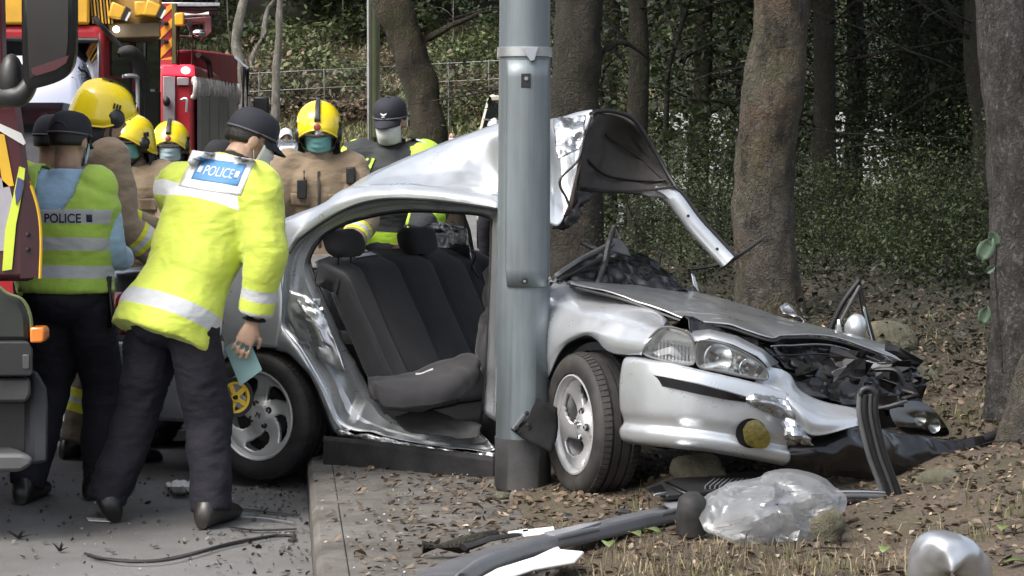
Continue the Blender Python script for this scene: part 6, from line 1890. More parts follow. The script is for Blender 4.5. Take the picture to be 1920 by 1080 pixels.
mb.lathe([(0.0001, 0.012), (0.02, 0.012), (0.02, -0.012)], 18, mt); mb.build('rim', wy, t)
for k in range(5):
    q = 2 * PI * k / 5; mb = MB(); mb.bar(mt @ V((0.015 * math.cos(q), 0.015 * math.sin(q), 0)), mt @ V((0.058 * math.cos(q), 0.058 * math.sin(q), 0)), 0.020, 0.010, ax_); mb.build('spoke', wy, t)
hi = img(418, 560, 9.60)
mb = MB(); mb.tube([img(411, 752, 9.44), img(416, 640, 9.52)], 0.010, 10); mb.build('stick', white_plastic, t, smooth=60)
mb = MB(); mb.tube([img(416, 642, 9.52), J['wrL'] + V((0.0, 0.02, -0.07))], 0.012, 10); mb.build('handle', black, t, smooth=60)
mb = MB(); mb.tube([img(410, 748, 9.44), wc + ax_ * 0.02], 0.010, 8); mb.box(img(409, 758, 9.43), (0.03, 0.03, 0.07)); mb.build('fork', black, t)

# ---- 2: officer at the left in a lime vest, seen from behind
J = pose(-1.925, 9.85, 14, 1.72, lean=3, head_yaw=6, head_pitch=14, feet=((-0.17, -0.06), (0.09, 0.12)), armL=((-0.12, 0.3, -1), (0.45, 0.9, 0.1)), armR=((0.16, 0.12, -1), (-0.3, 0.9, -0.15)))
J['shL'] = J['shL'] + J['r'] * 0.028; J['elL'] = J['elL'] + J['r'] * 0.03; J['shR'] = J['shR'] - J['r'] * 0.028; J['elR'] = J['elR'] - J['r'] * 0.03
P2 = thing('person', 'person with back turned in lime police vest over pale blue shirt', 'person', (-1.955, 9.85, 0))
body(J, P2, skins[0])
garment('trousers', J, navy_trousers, P2, legs=(0.108, 0.092, 0.078, 0.93), infl=1.02, vox=0.012, wr=0.009, seed=4)
garment('shirt', J, cloth('blue_shirt', (0.40, 0.60, 0.78), bump=0.25), P2, torso=1, infl=0.97, hem=0.0, top=1.05, sleeves=(0.076, 0.066, 0.054, 0.9), vox=0.011, wr=0.006, seed=5)
vest = cloth('lime_vest', LIME, torso=[(0.07, 0.125, SILV), (0.19, 0.245, SILV), (0.305, 0.365, SILV)], bump=0.2, var=0.05, rough=0.6)
vo = garment('vest', J, vest, P2, torso=1, infl=1.20, hem=0.02, top=0.99, vox=0.009, wr=0.008, seed=6, caps=[(J['shL'] + J['r'] * 0.015, (0.095, 0.095, 0.092)), (J['shR'] - J['r'] * 0.015, (0.095, 0.095, 0.092))],
             keep=lambda tz, ty, tf, L: ~(tz > L * 0.72 + 6.0 * np.maximum(np.abs(ty) - 0.085, 0.0) + 1.5 * np.maximum(np.abs(ty) - 0.05, 0.0) ** 1.0))
ink = M('navy_print', (0.02, 0.025, 0.07), 0.7)
tc = J['pelvis'] + J['axis'] * 0.335
text_on(vo, 'POLICE', tc + J['r'] * 0.01, J['r'], J['axis'], V((0, 1, 0)), 0.040, ink, P2, 'police_lettering', 0.008, 0.165, 0.02)
for sg in (-1, 1):
    patch_on(vo, tc + J['r'] * (0.01 + sg * 0.118), J['r'], J['axis'], V((0, 1, 0)), 0.024, 0.032, ink, P2, 'small_crest', 0.008, 4)
for s in 'LR': shoe(J, s, P2, shoe_black)
hair(J, P2); cap(J, P2, cap_m, back_strap=True); mask(J, P2, mask_blue)
mb = MB(); c = J['pelvis'] + J['axis'] * 0.02
mb.loft([[c + J['axis'] * z + J['r'] * (math.cos(a) * 0.186) + J['f'] * (math.sin(a) * 0.142) for a in [2 * PI * q / 28 for q in range(28)]] for z in (-0.025, 0.025)]); mb.build('belt', black, P2, smooth=60)
mb = MB(); mb.tube([c + J['r'] * 0.2 - J['f'] * 0.02 + J['axis'] * 0.06, c + J['r'] * 0.215 - J['axis'] * 0.16], [0.02, 0.026], 10); mb.build('holster', black, P2, smooth=60, bevel=0.004)

# ---- 3: officer half hidden behind the one in the vest
J = pose(-2.28, 11.3, 8, 1.71, head_yaw=20, head_pitch=10)
P3 = thing('person', 'person in yellow jacket and dark cap half hidden behind the lime vest', 'person', (-2.28, 11.3, 0))
body(J, P3, skins[1], 0.011)
garment('trousers', J, navy_trousers, P3, legs=(0.108, 0.092, 0.08, 0.95), vox=0.014, seed=8)
garment('jacket', J, cloth('yellow_jacket_black_collar', (0.55, 0.66, 0.08), torso=[(0.44, 0.52, (0.014, 0.014, 0.016))], arm=[(0.0, 0.03, (0.014, 0.014, 0.016))]), P3, torso=1, infl=1.12, hem=-0.2, sleeves=(0.1, 0.085, 0.065, 0.95), vox=0.013, seed=9)
for s in 'LR': shoe(J, s, P3, shoe_black)
hair(J, P3); cap(J, P3, cap_m)

# ---- firefighters
def fire(J, lab, coat=tan_coat, trs=tan_trs, mk=None, sk=0, vox=0.013, visor=True, big=1.0):
    t = thing('person', lab, 'person', (J['pelvis'].x, J['pelvis'].y, 0), None)
    body(J, t, skins[sk], 0.011)
    garment('trousers', J, trs, t, legs=(0.118, 0.102, 0.095, 0.92), infl=1.1, vox=vox, wr=0.012, seed=J['pelvis'].x * 9)
    garment('coat', J, coat, t, torso=1, infl=1.08, hem=-0.28, sleeves=(0.092, 0.084, 0.07, 0.94), vox=vox, wr=0.012, flare=0.02, seed=J['pelvis'].x * 7)
    garment('collar', J, coat, t, torso=1, infl=0.92, hem=0.85, top=1.10, vox=0.012, wr=0.004)
    for s in 'LR': shoe(J, s, t, shoe_black, 1.15, boot=True)
    co_ = [x for x in t.children if x.name.startswith('coat')][0]
    dk = M('coat_dark_trim', (0.05, 0.042, 0.034), 0.8)
    pp = project(co_, [J['neck'] - J['axis'] * (0.05 + 0.06 * q) + J['f'] * 0.05 for q in range(10)], J['f'] * -1, 0.004)
    mb = MB(); mb.tube(pp, 0.008, 6); mb.build('storm_flap', dk, t, smooth=60)
    for sg in (-1, 1):
        patch_on(co_, J['neck'] - J['axis'] * 0.20 + J['r'] * sg * 0.10 + J['f'] * 0.05, J['r'], J['axis'], J['f'] * -1, 0.10, 0.07, M('pocket_tan', (0.20, 0.15, 0.10), 0.85), t, 'chest_pocket', 0.008, 6)
    hair(J, t)
    if mk: mask(J, t, mk)
    helmet(J, t, visor, big=big)
    return t
J4 = pose(-2.07, 11.05, 62, 1.86, lean=8, head_yaw=8, head_pitch=16, feet=((-0.12, 0.0), (0.12, 0.08)), armL=((-0.15, 0.4, -1), (0.1, 0.9, -0.3)), armR=((0.2, 0.1, -1), (-0.05, 0.75, -0.6)))
F4 = fire(J4, 'tall firefighter in tan coat and yellow helmet, in profile beside the lime vest', big=0.97)
legst = M('leg_stripe', YEL, 0.7); legsv = M('leg_stripe_silver', SILV, 0.5)
kn, an = J4['knR'], J4['anR']
for d_, m_ in ((-0.028, legst), (0.0, legsv), (0.028, legst)):
    mb = MB(); o_ = V((0.03 + d_, -0.104, 0)); mb.grid([[J4['hipR'].lerp(kn, .7) + o_ + V((-0.012, 0, 0)), kn + o_ + V((-0.012, -0.004, 0)), kn.lerp(an, .7) + o_ + V((-0.012, 0, 0))], [J4['hipR'].lerp(kn, .7) + o_ + V((0.012, 0, 0)), kn + o_ + V((0.012, -0.004, 0)), kn.lerp(an, .7) + o_ + V((0.012, 0, 0))]]); mb.build('leg_stripe', m_, F4, solid=0.004)
J5 = pose(-2.12, 12.9, 185, 1.70, lean=4, head_yaw=18, head_pitch=6, armL=((-0.2, 0.3, -1), (0.3, 0.8, -0.4)))
fire(J5, 'firefighter in tan coat and teal mask, partly hidden behind the tall firefighter', mk=mask_teal, sk=1)
pale_coat = cloth('pale_fire_coat', (0.34, 0.30, 0.23), torso=[(-0.10, -0.07, YEL), (-0.07, -0.045, SILV), (-0.045, -0.015, YEL)], bump=0.3)
J6 = pose(-2.085, 14.0, 178, 1.67, head_pitch=8)
fire(J6, 'firefighter in pale coat and white mask, facing the camera by the red engine', coat=pale_coat, mk=mask_blue)
J7 = pose(-1.63, 11.55, 60, 1.60, lean=14, side=6, head_pitch=18, feet=((-0.08, -0.12), (0.1, 0.06)), armR=((0.3, 0.3, -1), (-0.1, 0.9, -0.2)))
P7 = thing('person', 'person in dark jacket with lime shoulder hidden behind the bending officer', 'person', (-1.66, 11.55, 0))
body(J7, P7, skins[1], 0.011)
garment('trousers', J7, navy_trousers, P7, legs=(0.108, 0.092, 0.08, 0.93), vox=0.014, seed=18)
garment('jacket', J7, cloth('dark_jacket_lime', (0.014, 0.015, 0.018), torso=[(0.42, 0.50, (0.42, 0.60, 0.06))]), P7, torso=1, infl=1.1, hem=-0.2, sleeves=(0.1, 0.085, 0.065, 0.95), vox=0.013, seed=19)
for s in 'LR': shoe(J7, s, P7, shoe_black, 1.1)
hair(J7, P7); cap(J7, P7, M('cap_black', (0.01, 0.01, 0.012), 0.8))

J8 = pose(-1.04, 12.35, 176, 1.775, lean=9, head_yaw=2, head_pitch=17, feet=((-0.13, 0.0), (0.13, -0.04)), armL=((-0.2, 0.35, -1), (0.3, 0.8, -0.5)), armR=((0.3, 0.25, -1), (-0.1, 0.75, -0.7)))
F8 = fire(J8, 'firefighter in tan coat and teal mask looking down over the car boot', mk=mask_teal, big=1.0)
mb = MB(); c = J8['neck'] - J8['axis'] * 0.14 + J8['f'] * 0.15 + J8['r'] * 0.09; mb.box(c, (0.05, 0.035, 0.10)); mb.tube([c + V((0.012, 0, 0.05)), c + V((0.012, 0, 0.10))], 0.006, 6); mb.build('radio', black, F8, bevel=0.006)
mb = MB(); c = J8['neck'] - J8['axis'] * 0.07 + J8['f'] * 0.13 - J8['r'] * 0.17; mb.box(c, (0.05, 0.04, 0.09)); mb.build('torch', black, F8, bevel=0.008)

J9 = pose(-0.705, 12.95, 188, 1.83, lean=9, side=-4, head_yaw=8, head_pitch=15, armL=((-0.25, 0.3, -1), (0.3, 0.8, -0.5)), armR=((0.3, 0.3, -1), (-0.1, 0.8, -0.5)))
P9 = thing('person', 'person in dark police cap, white cupped mask and lime trimmed dark jacket', 'person', (-0.705, 12.95, 0))
body(J9, P9, skins[0], 0.010)
garment('trousers', J9, navy_trousers, P9, legs=(0.108, 0.092, 0.08, 0.93), vox=0.014, seed=28)
j9 = garment('jacket', J9, cloth('charcoal_jacket_lime', (0.045, 0.05, 0.052), torso=[(0.0, 0.10, (0.42, 0.66, 0.05))], arm=[(0.0, 0.20, (0.40, 0.66, 0.05)), (0.22, 0.25, SILV), (0.34, 0.42, (0.40, 0.66, 0.05))], bump=0.3), P9, torso=1, infl=1.14, hem=-0.2, sleeves=(0.105, 0.09, 0.07, 0.95), vox=0.011, wr=0.010, seed=29)
for sg, sd in ((-1, 'shL'), (1, 'shR')):
    garment('lime_shoulder', J9, M('lime_tape', (0.42, 0.62, 0.06), 0.6), P9, torso=1, infl=1.17, hem=0.6, top=0.99, vox=0.011, wr=0.006, caps=[(J9[sd], (0.108, 0.108, 0.105))], keep=lambda tz, ty, tf, L: (tz > L * 0.83) & (ty * sg > 0.10))
garment('collar', J9, M('collar_dark', (0.02, 0.02, 0.023), 0.85), P9, torso=1, infl=0.95, hem=0.86, top=1.12, vox=0.012, wr=0.003)
for sg in (-1, 1):
    mb = MB(); pp = project(j9, [J9['neck'] - J9['axis'] * (0.04 + 0.05 * k) + J9['r'] * sg * (0.075 + 0.016 * k) for k in range(8)], J9['f'] * -1, 0.006); mb.tube(pp, 0.011, 6); mb.build('lime_piping', M('lime_tape', (0.50, 0.70, 0.06), 0.6), P9, smooth=60)
c = J9['shL'] + V((0, 0, 0.115))
mb = MB(); mb.box(c + J9['r'] * 0.05 + J9['f'] * 0.03, (0.05, 0.10, 0.012), Matrix.Rotation(0.3, 3, 'Y')); mb.build('shoulder_mark', black, P9, bevel=0.003)
mb = MB(); mb.box(c + J9['r'] * 0.0 + J9['f'] * 0.05 + V((0, 0, -0.012)), (0.06, 0.05, 0.010), Matrix.Rotation(0.35, 3, 'Y')); mb.build('shoulder_mark', white_pl, P9, bevel=0.003)
for s in 'LR': shoe(J9, s, P9, shoe_black)
hair(J9, P9); cap(J9, P9, cap_m, badge=True); mask(J9, P9, mask_white, n95=True)

# ---- small figures far off
def far_person(J, lab, jacket, head_kind, seat=False):
    t = thing('person', lab, 'person', (J['pelvis'].x, J['pelvis'].y, 0))
    body(J, t, skins[0], 0.016)
    garment('trousers', J, navy_trousers, t, legs=(0.108, 0.092, 0.08, 0.95), vox=0.02, wr=0)
    garment('jacket', J, jacket, t, torso=1, infl=1.12, hem=-0.18, sleeves=(0.1, 0.085, 0.065, 0.95), vox=0.02, wr=0.006)
    for s in 'LR': shoe(J, s, t, shoe_black)
    if head_kind == 'helmet': helmet(J, t, False, M('white_helmet', (0.78, 0.78, 0.77), 0.3), curtain=False, crest=False, big=1.1)
    else:
        hair(J, t); mask(J, t, mask_white)
    return t
dark_jk = cloth('far_dark_jacket', (0.018, 0.019, 0.022), torso=[(0.2, 0.26, (0.5, 0.6, 0.1))])
Jf = pose(-4.46, 45.0, 165, 1.72, z=0.30, seat=0.50, lean=8, feet=((-0.3, 0.15), (0.3, 0.15)), armL=((-0.3, 0.6, -0.8), (0.0, 0.9, -0.2)), armR=((0.3, 0.6, -0.8), (0.0, 0.9, -0.2)))
far_person(Jf, 'distant rider in white helmet seated on the white motorcycle', dark_jk, 'helmet')
Jf = pose(-1.23, 47.0, 180, 1.56)
far_person(Jf, 'distant person in face mask standing left of the lamp post', dark_jk, 'bare')
Jf = pose(-0.16, 27.0, 200, 1.74)
far_person(Jf, 'person in white helmet and lime jacket at the van, cut off by the lamp post', cloth('far_lime', (0.45, 0.62, 0.06), torso=[(0.1, 0.16, SILV)]), 'helmet')
# ================================================================== FIRE ENGINES AND OTHER VEHICLES
red = M('fire_red', (0.32, 0.02, 0.028), 0.4, var=0.08, coat=0.15, spec=0.3)
maroon = M('maroon_paint', (0.060, 0.010, 0.016), 0.3, var=0.1, coat=0.5, dirt=0.2)
amber = M('amber_paint', (0.62, 0.34, 0.03), 0.4, var=0.08, dirt=0.2, dirtcol=(0.2, 0.13, 0.05))
tape_y = M('tape_yellow', (0.60, 0.36, 0.02), 0.5, var=0.08); tape_hv = M('tape_lime', (0.50, 0.60, 0.05), 0.5, var=0.08); tape_w = M('tape_white', (0.62, 0.62, 0.60), 0.45, var=0.08)
steel = M('brushed_steel', (0.42, 0.43, 0.45), 0.38, 0.7, var=0.1, dirt=0.2)
dark_glass = M('dark_glass', (0.012, 0.014, 0.017), 0.06, var=0.1, coat=0.3)
truck_black = M('truck_black', (0.013, 0.014, 0.015), 0.42, var=0.2, dirt=0.35, dirtcol=(0.04, 0.038, 0.034), bump=0.1, bscale=60)

def flat(name, pts, Y, mat, parent, depth=0.006, bev=0.0):
    """flat panel facing the road, drawn by its outline"""
    mb = MB(); mb.prism([img(x, y, Y) for x, y in pts], (0, depth, 0)); return mb.build(name, mat, parent, smooth=30, bevel=bev)

# ---- fire engine cut by the left edge
YA = 8.9
TA = thing('fire_engine', 'dark maroon fire engine cut off by the left edge, black mirror and bumper', 'fire engine', (-3.2, 10.0, 0))
body_o = [(-1100, -420), (8, -420), (10, -100), (14, 40), (16, 130), (40, 190), (48, 245), (56, 320), (74, 400), (76, 480), (70, 528), (-1100, 528)]
mb = MB(); mb.prism([img(x, y, YA) for x, y in body_o], (-1.0, 2.3, 0)); mb.build('cab', maroon, TA, smooth=30, bevel=0.03)
flat('reflective_band', [(-300, 176), (0, 232), (40, 250), (48, 268), (44, 272), (0, 246), (-300, 192)], YA - 0.008, tape_w, TA, 0.006)
for k in range(6):
    x = 20 - k * 42
    flat('yellow_stripe', [(x - 30, 250 - k * 8), (x - 12, 252 - k * 8), (x + 6, 348), (x - 14, 352)], YA - 0.006, tape_y, TA, 0.004)
flat('grey_panel', [(-300, 330), (-4, 330), (18, 350), (30, 400), (8, 470), (-300, 480)], YA - 0.006, M('grey_panel', (0.30, 0.29, 0.32), 0.35, var=0.1), TA, 0.005)
flat('lime_strip', [(36, 312), (47, 316), (44, 350), (30, 420), (22, 505), (4, 508), (10, 430), (24, 370)], YA - 0.012, tape_hv, TA, 0.006)
flat('blue_badge', [(33, 332), (44, 338), (40, 368), (30, 384), (28, 360)], YA - 0.018, M('badge_blue', (0.05, 0.06, 0.16), 0.4), TA, 0.006)
flat('corner_panel', [(46, 335), (56, 352), (73, 405), (74, 520), (38, 522), (38, 420)], YA - 0.010, M('corner_maroon', (0.032, 0.008, 0.012), 0.3, coat=0.4), TA, 0.006)
mb = MB(); mb.curve([img(56, 340, YA - 0.012), img(72, 395, YA - 0.012), img(77, 450, YA - 0.012), img(75, 522, YA - 0.012)], 0.006, 20, 6); mb.build('yellow_edge', tape_y, TA)
for y in (440, 468): 
    mb = MB(); mb.lathe([(0.0001, 0.01), (0.008, 0.008), (0.010, 0)], 10, Matrix.Translation(img(52, y, YA - 0.012)) @ Matrix.Rotation(PI / 2, 4, 'X')); mb.build('bolt', darkmetal, TA)
arch_g = M('arch_green_black', (0.020, 0.024, 0.020), 0.4, var=0.2)
mb = MB(); mb.prism([img(x, y, YA - 0.06) for x, y in [(-1100, 520), (-10, 528), (14, 548), (42, 560), (56, 590), (60, 645), (-1100, 650)]], (-1.05, 2.4, 0)); mb.build('wing', arch_g, TA, smooth=30, bevel=0.03)
mb = MB(); mb.curve([img(-10, 530, YA - 0.08), img(14, 550, YA - 0.08), img(42, 562, YA - 0.08), img(57, 592, YA - 0.08), img(60, 640, YA - 0.08)], 0.007, 24, 6); mb.build('wing_edge', M('edge_lime_dark', (0.10, 0.12, 0.05), 0.5), TA)
mb = MB(); mb.prism([img(x, y, YA - 0.10) for x, y in [(-1100, 640), (54, 640), (62, 655), (63, 700), (58, 706), (-1100, 712)]], (-1.05, 2.45, 0)); mb.build('bumper_upper', truck_black, TA, smooth=30, bevel=0.02)
mb = MB(); mb.prism([img(x, y, YA - 0.07) for x, y in [(-1100, 712), (58, 708), (60, 740), (50, 756), (-1100, 762)]], (-1.05, 2.4, 0)); mb.build('bumper_lower', M('bumper_grey', (0.035, 0.036, 0.037), 0.5, var=0.2), TA, smooth=30, bevel=0.015)
mb = MB(); mb.prism([img(x, y, YA + 0.05) for x, y in [(-1100, 762), (46, 756), (46, 860), (-1100, 860)]], (-1.0, 2.2, 0)); mb.build('skirt', truck_black, TA, smooth=30)
mb = MB(); mb.prism([img(x, y, YA + 0.0) for x, y in [(58, 690), (74, 700), (90, 728), (93, 760), (92, 868), (58, 872)]], (-0.2, 0.3, 0)); mb.build('mud_flap', M('flap_blue_black', (0.020, 0.022, 0.028), 0.55, var=0.2), TA, smooth=30, bevel=0.015)
mb = MB(); mb.prism([img(x, y, YA - 0.12) for x, y in [(-1100, 856), (40, 850), (64, 856), (62, 872), (40, 886), (-1100, 892)]], (-0.2, 0.4, 0)); mb.build('step', M('step_grey', (0.07, 0.072, 0.075), 0.5, var=0.2, dirt=0.4), TA, smooth=30, bevel=0.02)
mb = MB(); mb.prism([img(x, y, YA - 0.10) for x, y in [(56, 614), (80, 614), (83, 622), (83, 638), (78, 643), (56, 643)]], (0, 0.10, 0)); mb.build('indicator', M('indicator_orange', (0.70, 0.20, 0.03), 0.2, coat=0.5), TA, smooth=30, bevel=0.008)
mb = MB(); mb.prism([img(x, y, YA - 0.105) for x, y in [(42, 665), (55, 665), (55, 692), (42, 692)]], (0, 0.02, 0)); mb.build('towing_cover', M('cover_grey', (0.05, 0.05, 0.05), 0.5), TA, bevel=0.003)
# mirror on its arm
MY = 8.62
mo = smoothloop([(44, -60, MY), (60, -70, MY), (130, -60, MY), (142, -40, MY), (143, 80, MY), (136, 130, MY), (112, 152, MY), (64, 166, MY), (50, 158, MY), (44, 120, MY)], 4)
cM = sum(mo, V()) / len(mo)
mb = MB(); mb.loft([[p.lerp(cM, .10) - V((0, .03, 0)) for p in mo], [p - V((0, .02, 0)) for p in mo], mo, [p.lerp(cM, .05) + V((0, .06, 0)) for p in mo], [p.lerp(cM, .35) + V((0, .10, 0)) for p in mo]]); mi_ = mb.build('mirror_housing', gloss_black, TA, smooth=50)
mg = smoothloop([(54, -50, MY), (70, -56, MY), (122, -50, MY), (130, -30, MY), (130, 80, MY), (122, 118, MY), (104, 132, MY), (66, 144, MY), (58, 132, MY)], 4)
mb = MB(); mb.loft([[p - V((0, .034, 0)) for p in mg], [p - V((0, .030, 0)) for p in mg]]); mb.build('mirror_glass', M('mirror_dark', (0.02, 0.02, 0.022), 0.08, 0.0, coat=0.6), mi_)
mb = MB(); mb.prism([img(x, y, MY - 0.042) for x, y in [(58, 128), (129, 104), (124, 118), (104, 131), (68, 142), (60, 138)]], (0, 0.006, 0)); mb.build('red_reflection_patch', maroon, mi_)  # maroon patch on the glass, painted as the red truck's reflection
mb = MB(); mb.curve([img(-30, 190, YA - 0.1), img(10, 182, YA - 0.2), img(40, 178, MY + .04), img(60, 150, MY + 0.04)], [0.035, 0.045, 0.04, 0.03], 20, 10); mb.build('mirror_arm', truck_black, TA, smooth=60)
mb = MB(); mb.ell(img(22, 150, YA - 0.2), (0.05, 0.06, 0.10), None, 14, 10); mb.build('mirror_joint', truck_black, TA, smooth=180)
mb = MB(); mb.lathe([(0.30, -0.14), (0.5, -0.15), (0.5, 0.15), (0.30, 0.14)], 40, Matrix.Translation((-2.95, 9.4, 0.5)) @ Matrix.Rotation(PI / 2, 4, 'X'), closed_prof=True); mb.build('tyre', rubber, TA)

# ---- fire engine with the amber boom, behind the people
YB = 15.0
TB = thing('fire_engine', 'red fire engine with amber boom and floodlights behind the yellow helmets', 'fire engine', (-3.4, 16.5, 0))
def bx_plan(name, plan, z0, z1, mat, parent, bev=0.03):
    mb = MB(); mb.prism([V((x, y, z0)) for x, y in plan], (0, 0, z1 - z0)); return mb.build(name, mat, parent, smooth=30, bevel=bev)
xl, xm, xr = img(-260, 200, YB).x, img(192, 200, YB).x, img(300, 200, 16.6).x
xb = img(292, 200, 17.6).x
bx_plan('cab', [(xl, YB), (xm, YB), (xr, 16.6), (xb, 17.6), (xl, 17.6)], 0.45, img(150, 46, YB).z, red, TB, 0.05)
wsm = M_glass('windscreen', (0.10, 0.11, 0.12), 0.04, 0.25, (0.62, 0.62, 0.68))
rows = [[img(x, y, YB - 0.12 + d) for x in (-160, -60, 40, 130, 182)] for y, d in ((330, 0.0), (200, 0.03), (78, 0.09))]
for r_ in rows: r_[-1] = r_[-1] + V((0, 0.04, 0))
mb = MB(); mb.grid(rows); mb.build('windscreen', wsm, TB, smooth=60, solid=0.008)
mb = MB(); mb.tube([img(186, 76, YB - 0.02), img(184, 260, YB - 0.02)], 0.014, 8); mb.build('pillar_trim', steel, TB, smooth=60)
mb = MB(); mb.tube([img(-160, 74, YB - 0.03), img(60, 74, YB - 0.03), img(184, 76, YB - 0.02)], 0.02, 8); mb.build('windscreen_seal', truck_black, TB, smooth=60)
def sideB(px, off=0.0):
    k = (px - 192) / (300 - 192.0)
    return YB + 1.6 * k - off
def quadB(name, x0, x1, y0, y1, mat, off=0.02):
    mb = MB(); mb.grid([[img(x0, y0, sideB(x0, off)), img(x1, y0, sideB(x1, off))], [img(x0, y1, sideB(x0, off)), img(x1, y1, sideB(x1, off))]]); return mb.build(name, mat, TB, smooth=0, solid=0.02)
quadB('side_window', 207, 243, 80, 142, dark_glass)
quadB('rear_side_window', 252, 268, 74, 170, dark_glass)
quadB('rear_side_window', 273, 297, 72, 170, dark_glass)
quadB('lower_panel', 246, 299, 172, 330, truck_black)
quadB('lower_panel', 208, 242, 148, 330, truck_black)
for x in (246, 270, 299):
    mb = MB(); mb.tube([img(x, 74, sideB(x, .05)), img(x, 300, sideB(x, .05))], 0.012, 6); mb.build('grab_rail', steel if x == 270 else truck_black, TB)
mb = MB(); mb.curve([img(222, 100, YB - 0.1), img(245, 96, YB - 0.1), img(262, 120, YB), img(268, 175, YB + 0.1)], [0.03, 0.04, 0.05, 0.05], 20, 10); mb.build('intake_hose', rubber, TB, smooth=60)
mb = MB(); mb.curve([img(175, 30, YB - 0.15), img(190, 48, YB - 0.15), img(208, 68, YB - 0.1), img(232, 92, YB - .08)], 0.018, 20, 8); mb.build('mirror_arm', truck_black, TB, smooth=60)
mb = MB(); mb.curve([img(230, 143, YB - 0.1), img(255, 143, YB - 0.05), img(258, 160, YB), img(258, 230, YB)], 0.014, 20, 8); mb.build('grab_handle', steel, TB, smooth=60)
flat('bonnet_flap', [(256, 167, ), (290, 167), (290, 172), (256, 172)], YB + 0.5, steel, TB, 0.02)
# boom gear on the roof
mb = MB(); mb.prism([img(x, y, YB - 0.02) for x, y in [(-40, -60), (168, -60), (168, 46), (-40, 46)]], (-0.228, 1.2, 0)); mb.build('boom_housing', amber, TB, smooth=30, bevel=0.02)
for k in range(7):
    x = 166 + k * 6
    mb = MB(); mb.prism([img(x, -30, YB + 0.02), img(x + 3, -30, YB + 0.02), img(x + 10, 44, YB + 0.02), img(x + 7, 44, YB + 0.02)], (-0.057, 0.3, 0)); mb.build('louvre', amber if k % 2 else M('amber_dark', (0.25, 0.15, 0.03), 0.5), TB)
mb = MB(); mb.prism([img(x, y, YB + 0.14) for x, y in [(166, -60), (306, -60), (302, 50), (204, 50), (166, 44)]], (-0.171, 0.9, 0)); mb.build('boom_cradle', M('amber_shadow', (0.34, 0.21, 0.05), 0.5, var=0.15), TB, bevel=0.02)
mb = MB(); mb.prism([img(x, y, YB + 0.06) for x, y in [(200, 44), (300, 40), (302, 70), (212, 72)]], (-0.171, 0.9, 0)); mb.build('visor_panel', M('brown_panel', (0.16, 0.115, 0.055), 0.5, var=0.15), TB, bevel=0.01)
for bx0, by0 in ((210, 2), (276, -2)):
    mb = MB(); mb.prism([img(x, y, YB - 0.04) for x, y in [(bx0, by0), (bx0 + 27, by0 + 12), (bx0 + 18, by0 + 34), (bx0 - 8, by0 + 30)]], (-0.030, 0.16, 0)); fl = mb.build('floodlight', amber, TB, bevel=0.012)
    mb = MB(); mb.prism([img(x, y, YB - 0.05) for x, y in [(bx0 + 27, by0 + 10), (bx0 + 36, by0 + 16), (bx0 + 26, by0 + 38), (bx0 + 17, by0 + 33)]], (-0.027, 0.14, 0)); mb.build('lamp_rim', black, fl)
    mb = MB(); mb.prism([img(x, y, YB - 0.056) for x, y in [(bx0 + 32, by0 + 20), (bx0 + 36, by0 + 22), (bx0 + 28, by0 + 37), (bx0 + 24, by0 + 36)]], (-0.019, 0.10, 0)); mb.build('lamp_glass', tape_w, fl)
mb = MB(); mb.prism([img(x, y, YB - 0.02) for x, y in [(252, 2), (274, 2), (276, 28), (254, 30)]], (-0.027, 0.14, 0)); mb.build('cradle_block', amber, TB, bevel=0.01)
mb = MB(); mb.ell(img(218, 55, YB - 0.02), (0.022, 0.022, 0.022)); mb.build('marker_lamp', M_emit('lamp_white', (1.0, 0.98, 0.94), 5.0), TB, smooth=180)
bx_plan('chassis', [(xl, 15.3), (xr - 0.2, 16.0), (xr - 0.2, 17.5), (xl, 17.5)], 0.12, 0.5, truck_black, TB)
mb = MB(); mb.lathe([(0.25, -0.14), (0.48, -0.15), (0.48, 0.15), (0.25, 0.14)], 36, Matrix.Translation((xm - 0.5, YB + 0.25, 0.48)) @ Matrix.Rotation(PI / 2, 4, 'X'), closed_prof=True); mb.build('tyre', rubber, TB)

# ---- red fire engine further back
YC = 18.5
TC = thing('fire_engine', 'red fire engine with chevron tail, lit red lamp and steel lockers', 'fire engine', (-2.8, 20.0, 0))
x0, x1, x2 = img(296, 200, YC).x, img(362, 200, YC).x, img(448, 200, 24.0).x
bx_plan('body', [(x0, YC), (x1, YC), (x2, 24.0), (x2 - 1.6, 24.0), (x0 - 0.8, 20.0)], 0.5, img(330, 120, YC).z, red, TC, 0.04)
def sideC(px, off=0.0): return YC + (24.0 - YC) * (px - 362) / 86.0 - off
top = [(x0 + 0.1, YC + 0.6), (x1 - 0.02, YC + 0.3), (img(444, 100, 23.4).x, 23.4), (img(444, 100, 23.4).x - 1.2, 23.4)]
mb = MB()
ptop = [img(332, 96, 19.2), img(366, 93, 19.4), img(405, 97, 21.0), img(438, 102, 23.0), img(446, 112, 23.2)]
pbot = [img(332, 160, 19.2), img(366, 160, 19.4), img(405, 160, 21.0), img(440, 160, 23.0), img(446, 158, 23.2)]
mb.loft([[a_, b_, b_ + V((-1.0, .6, 0)), a_ + V((-1.0, .6, 0))] for a_, b_ in zip(ptop, pbot)]); mb.build('tank_cover', M('red_cover', (0.34, 0.03, 0.04), 0.55, var=0.12, vscale=3, spec=0.25), TC, smooth=50, bevel=0.02)
mb = MB(); mb.curve([img(372, 103, 19.3), img(390, 115, 19.6), img(395, 145, 19.6)], 0.025, 16, 8); mb.build('cover_strap', M('strap_dark', (0.05, 0.012, 0.015), 0.6), TC)
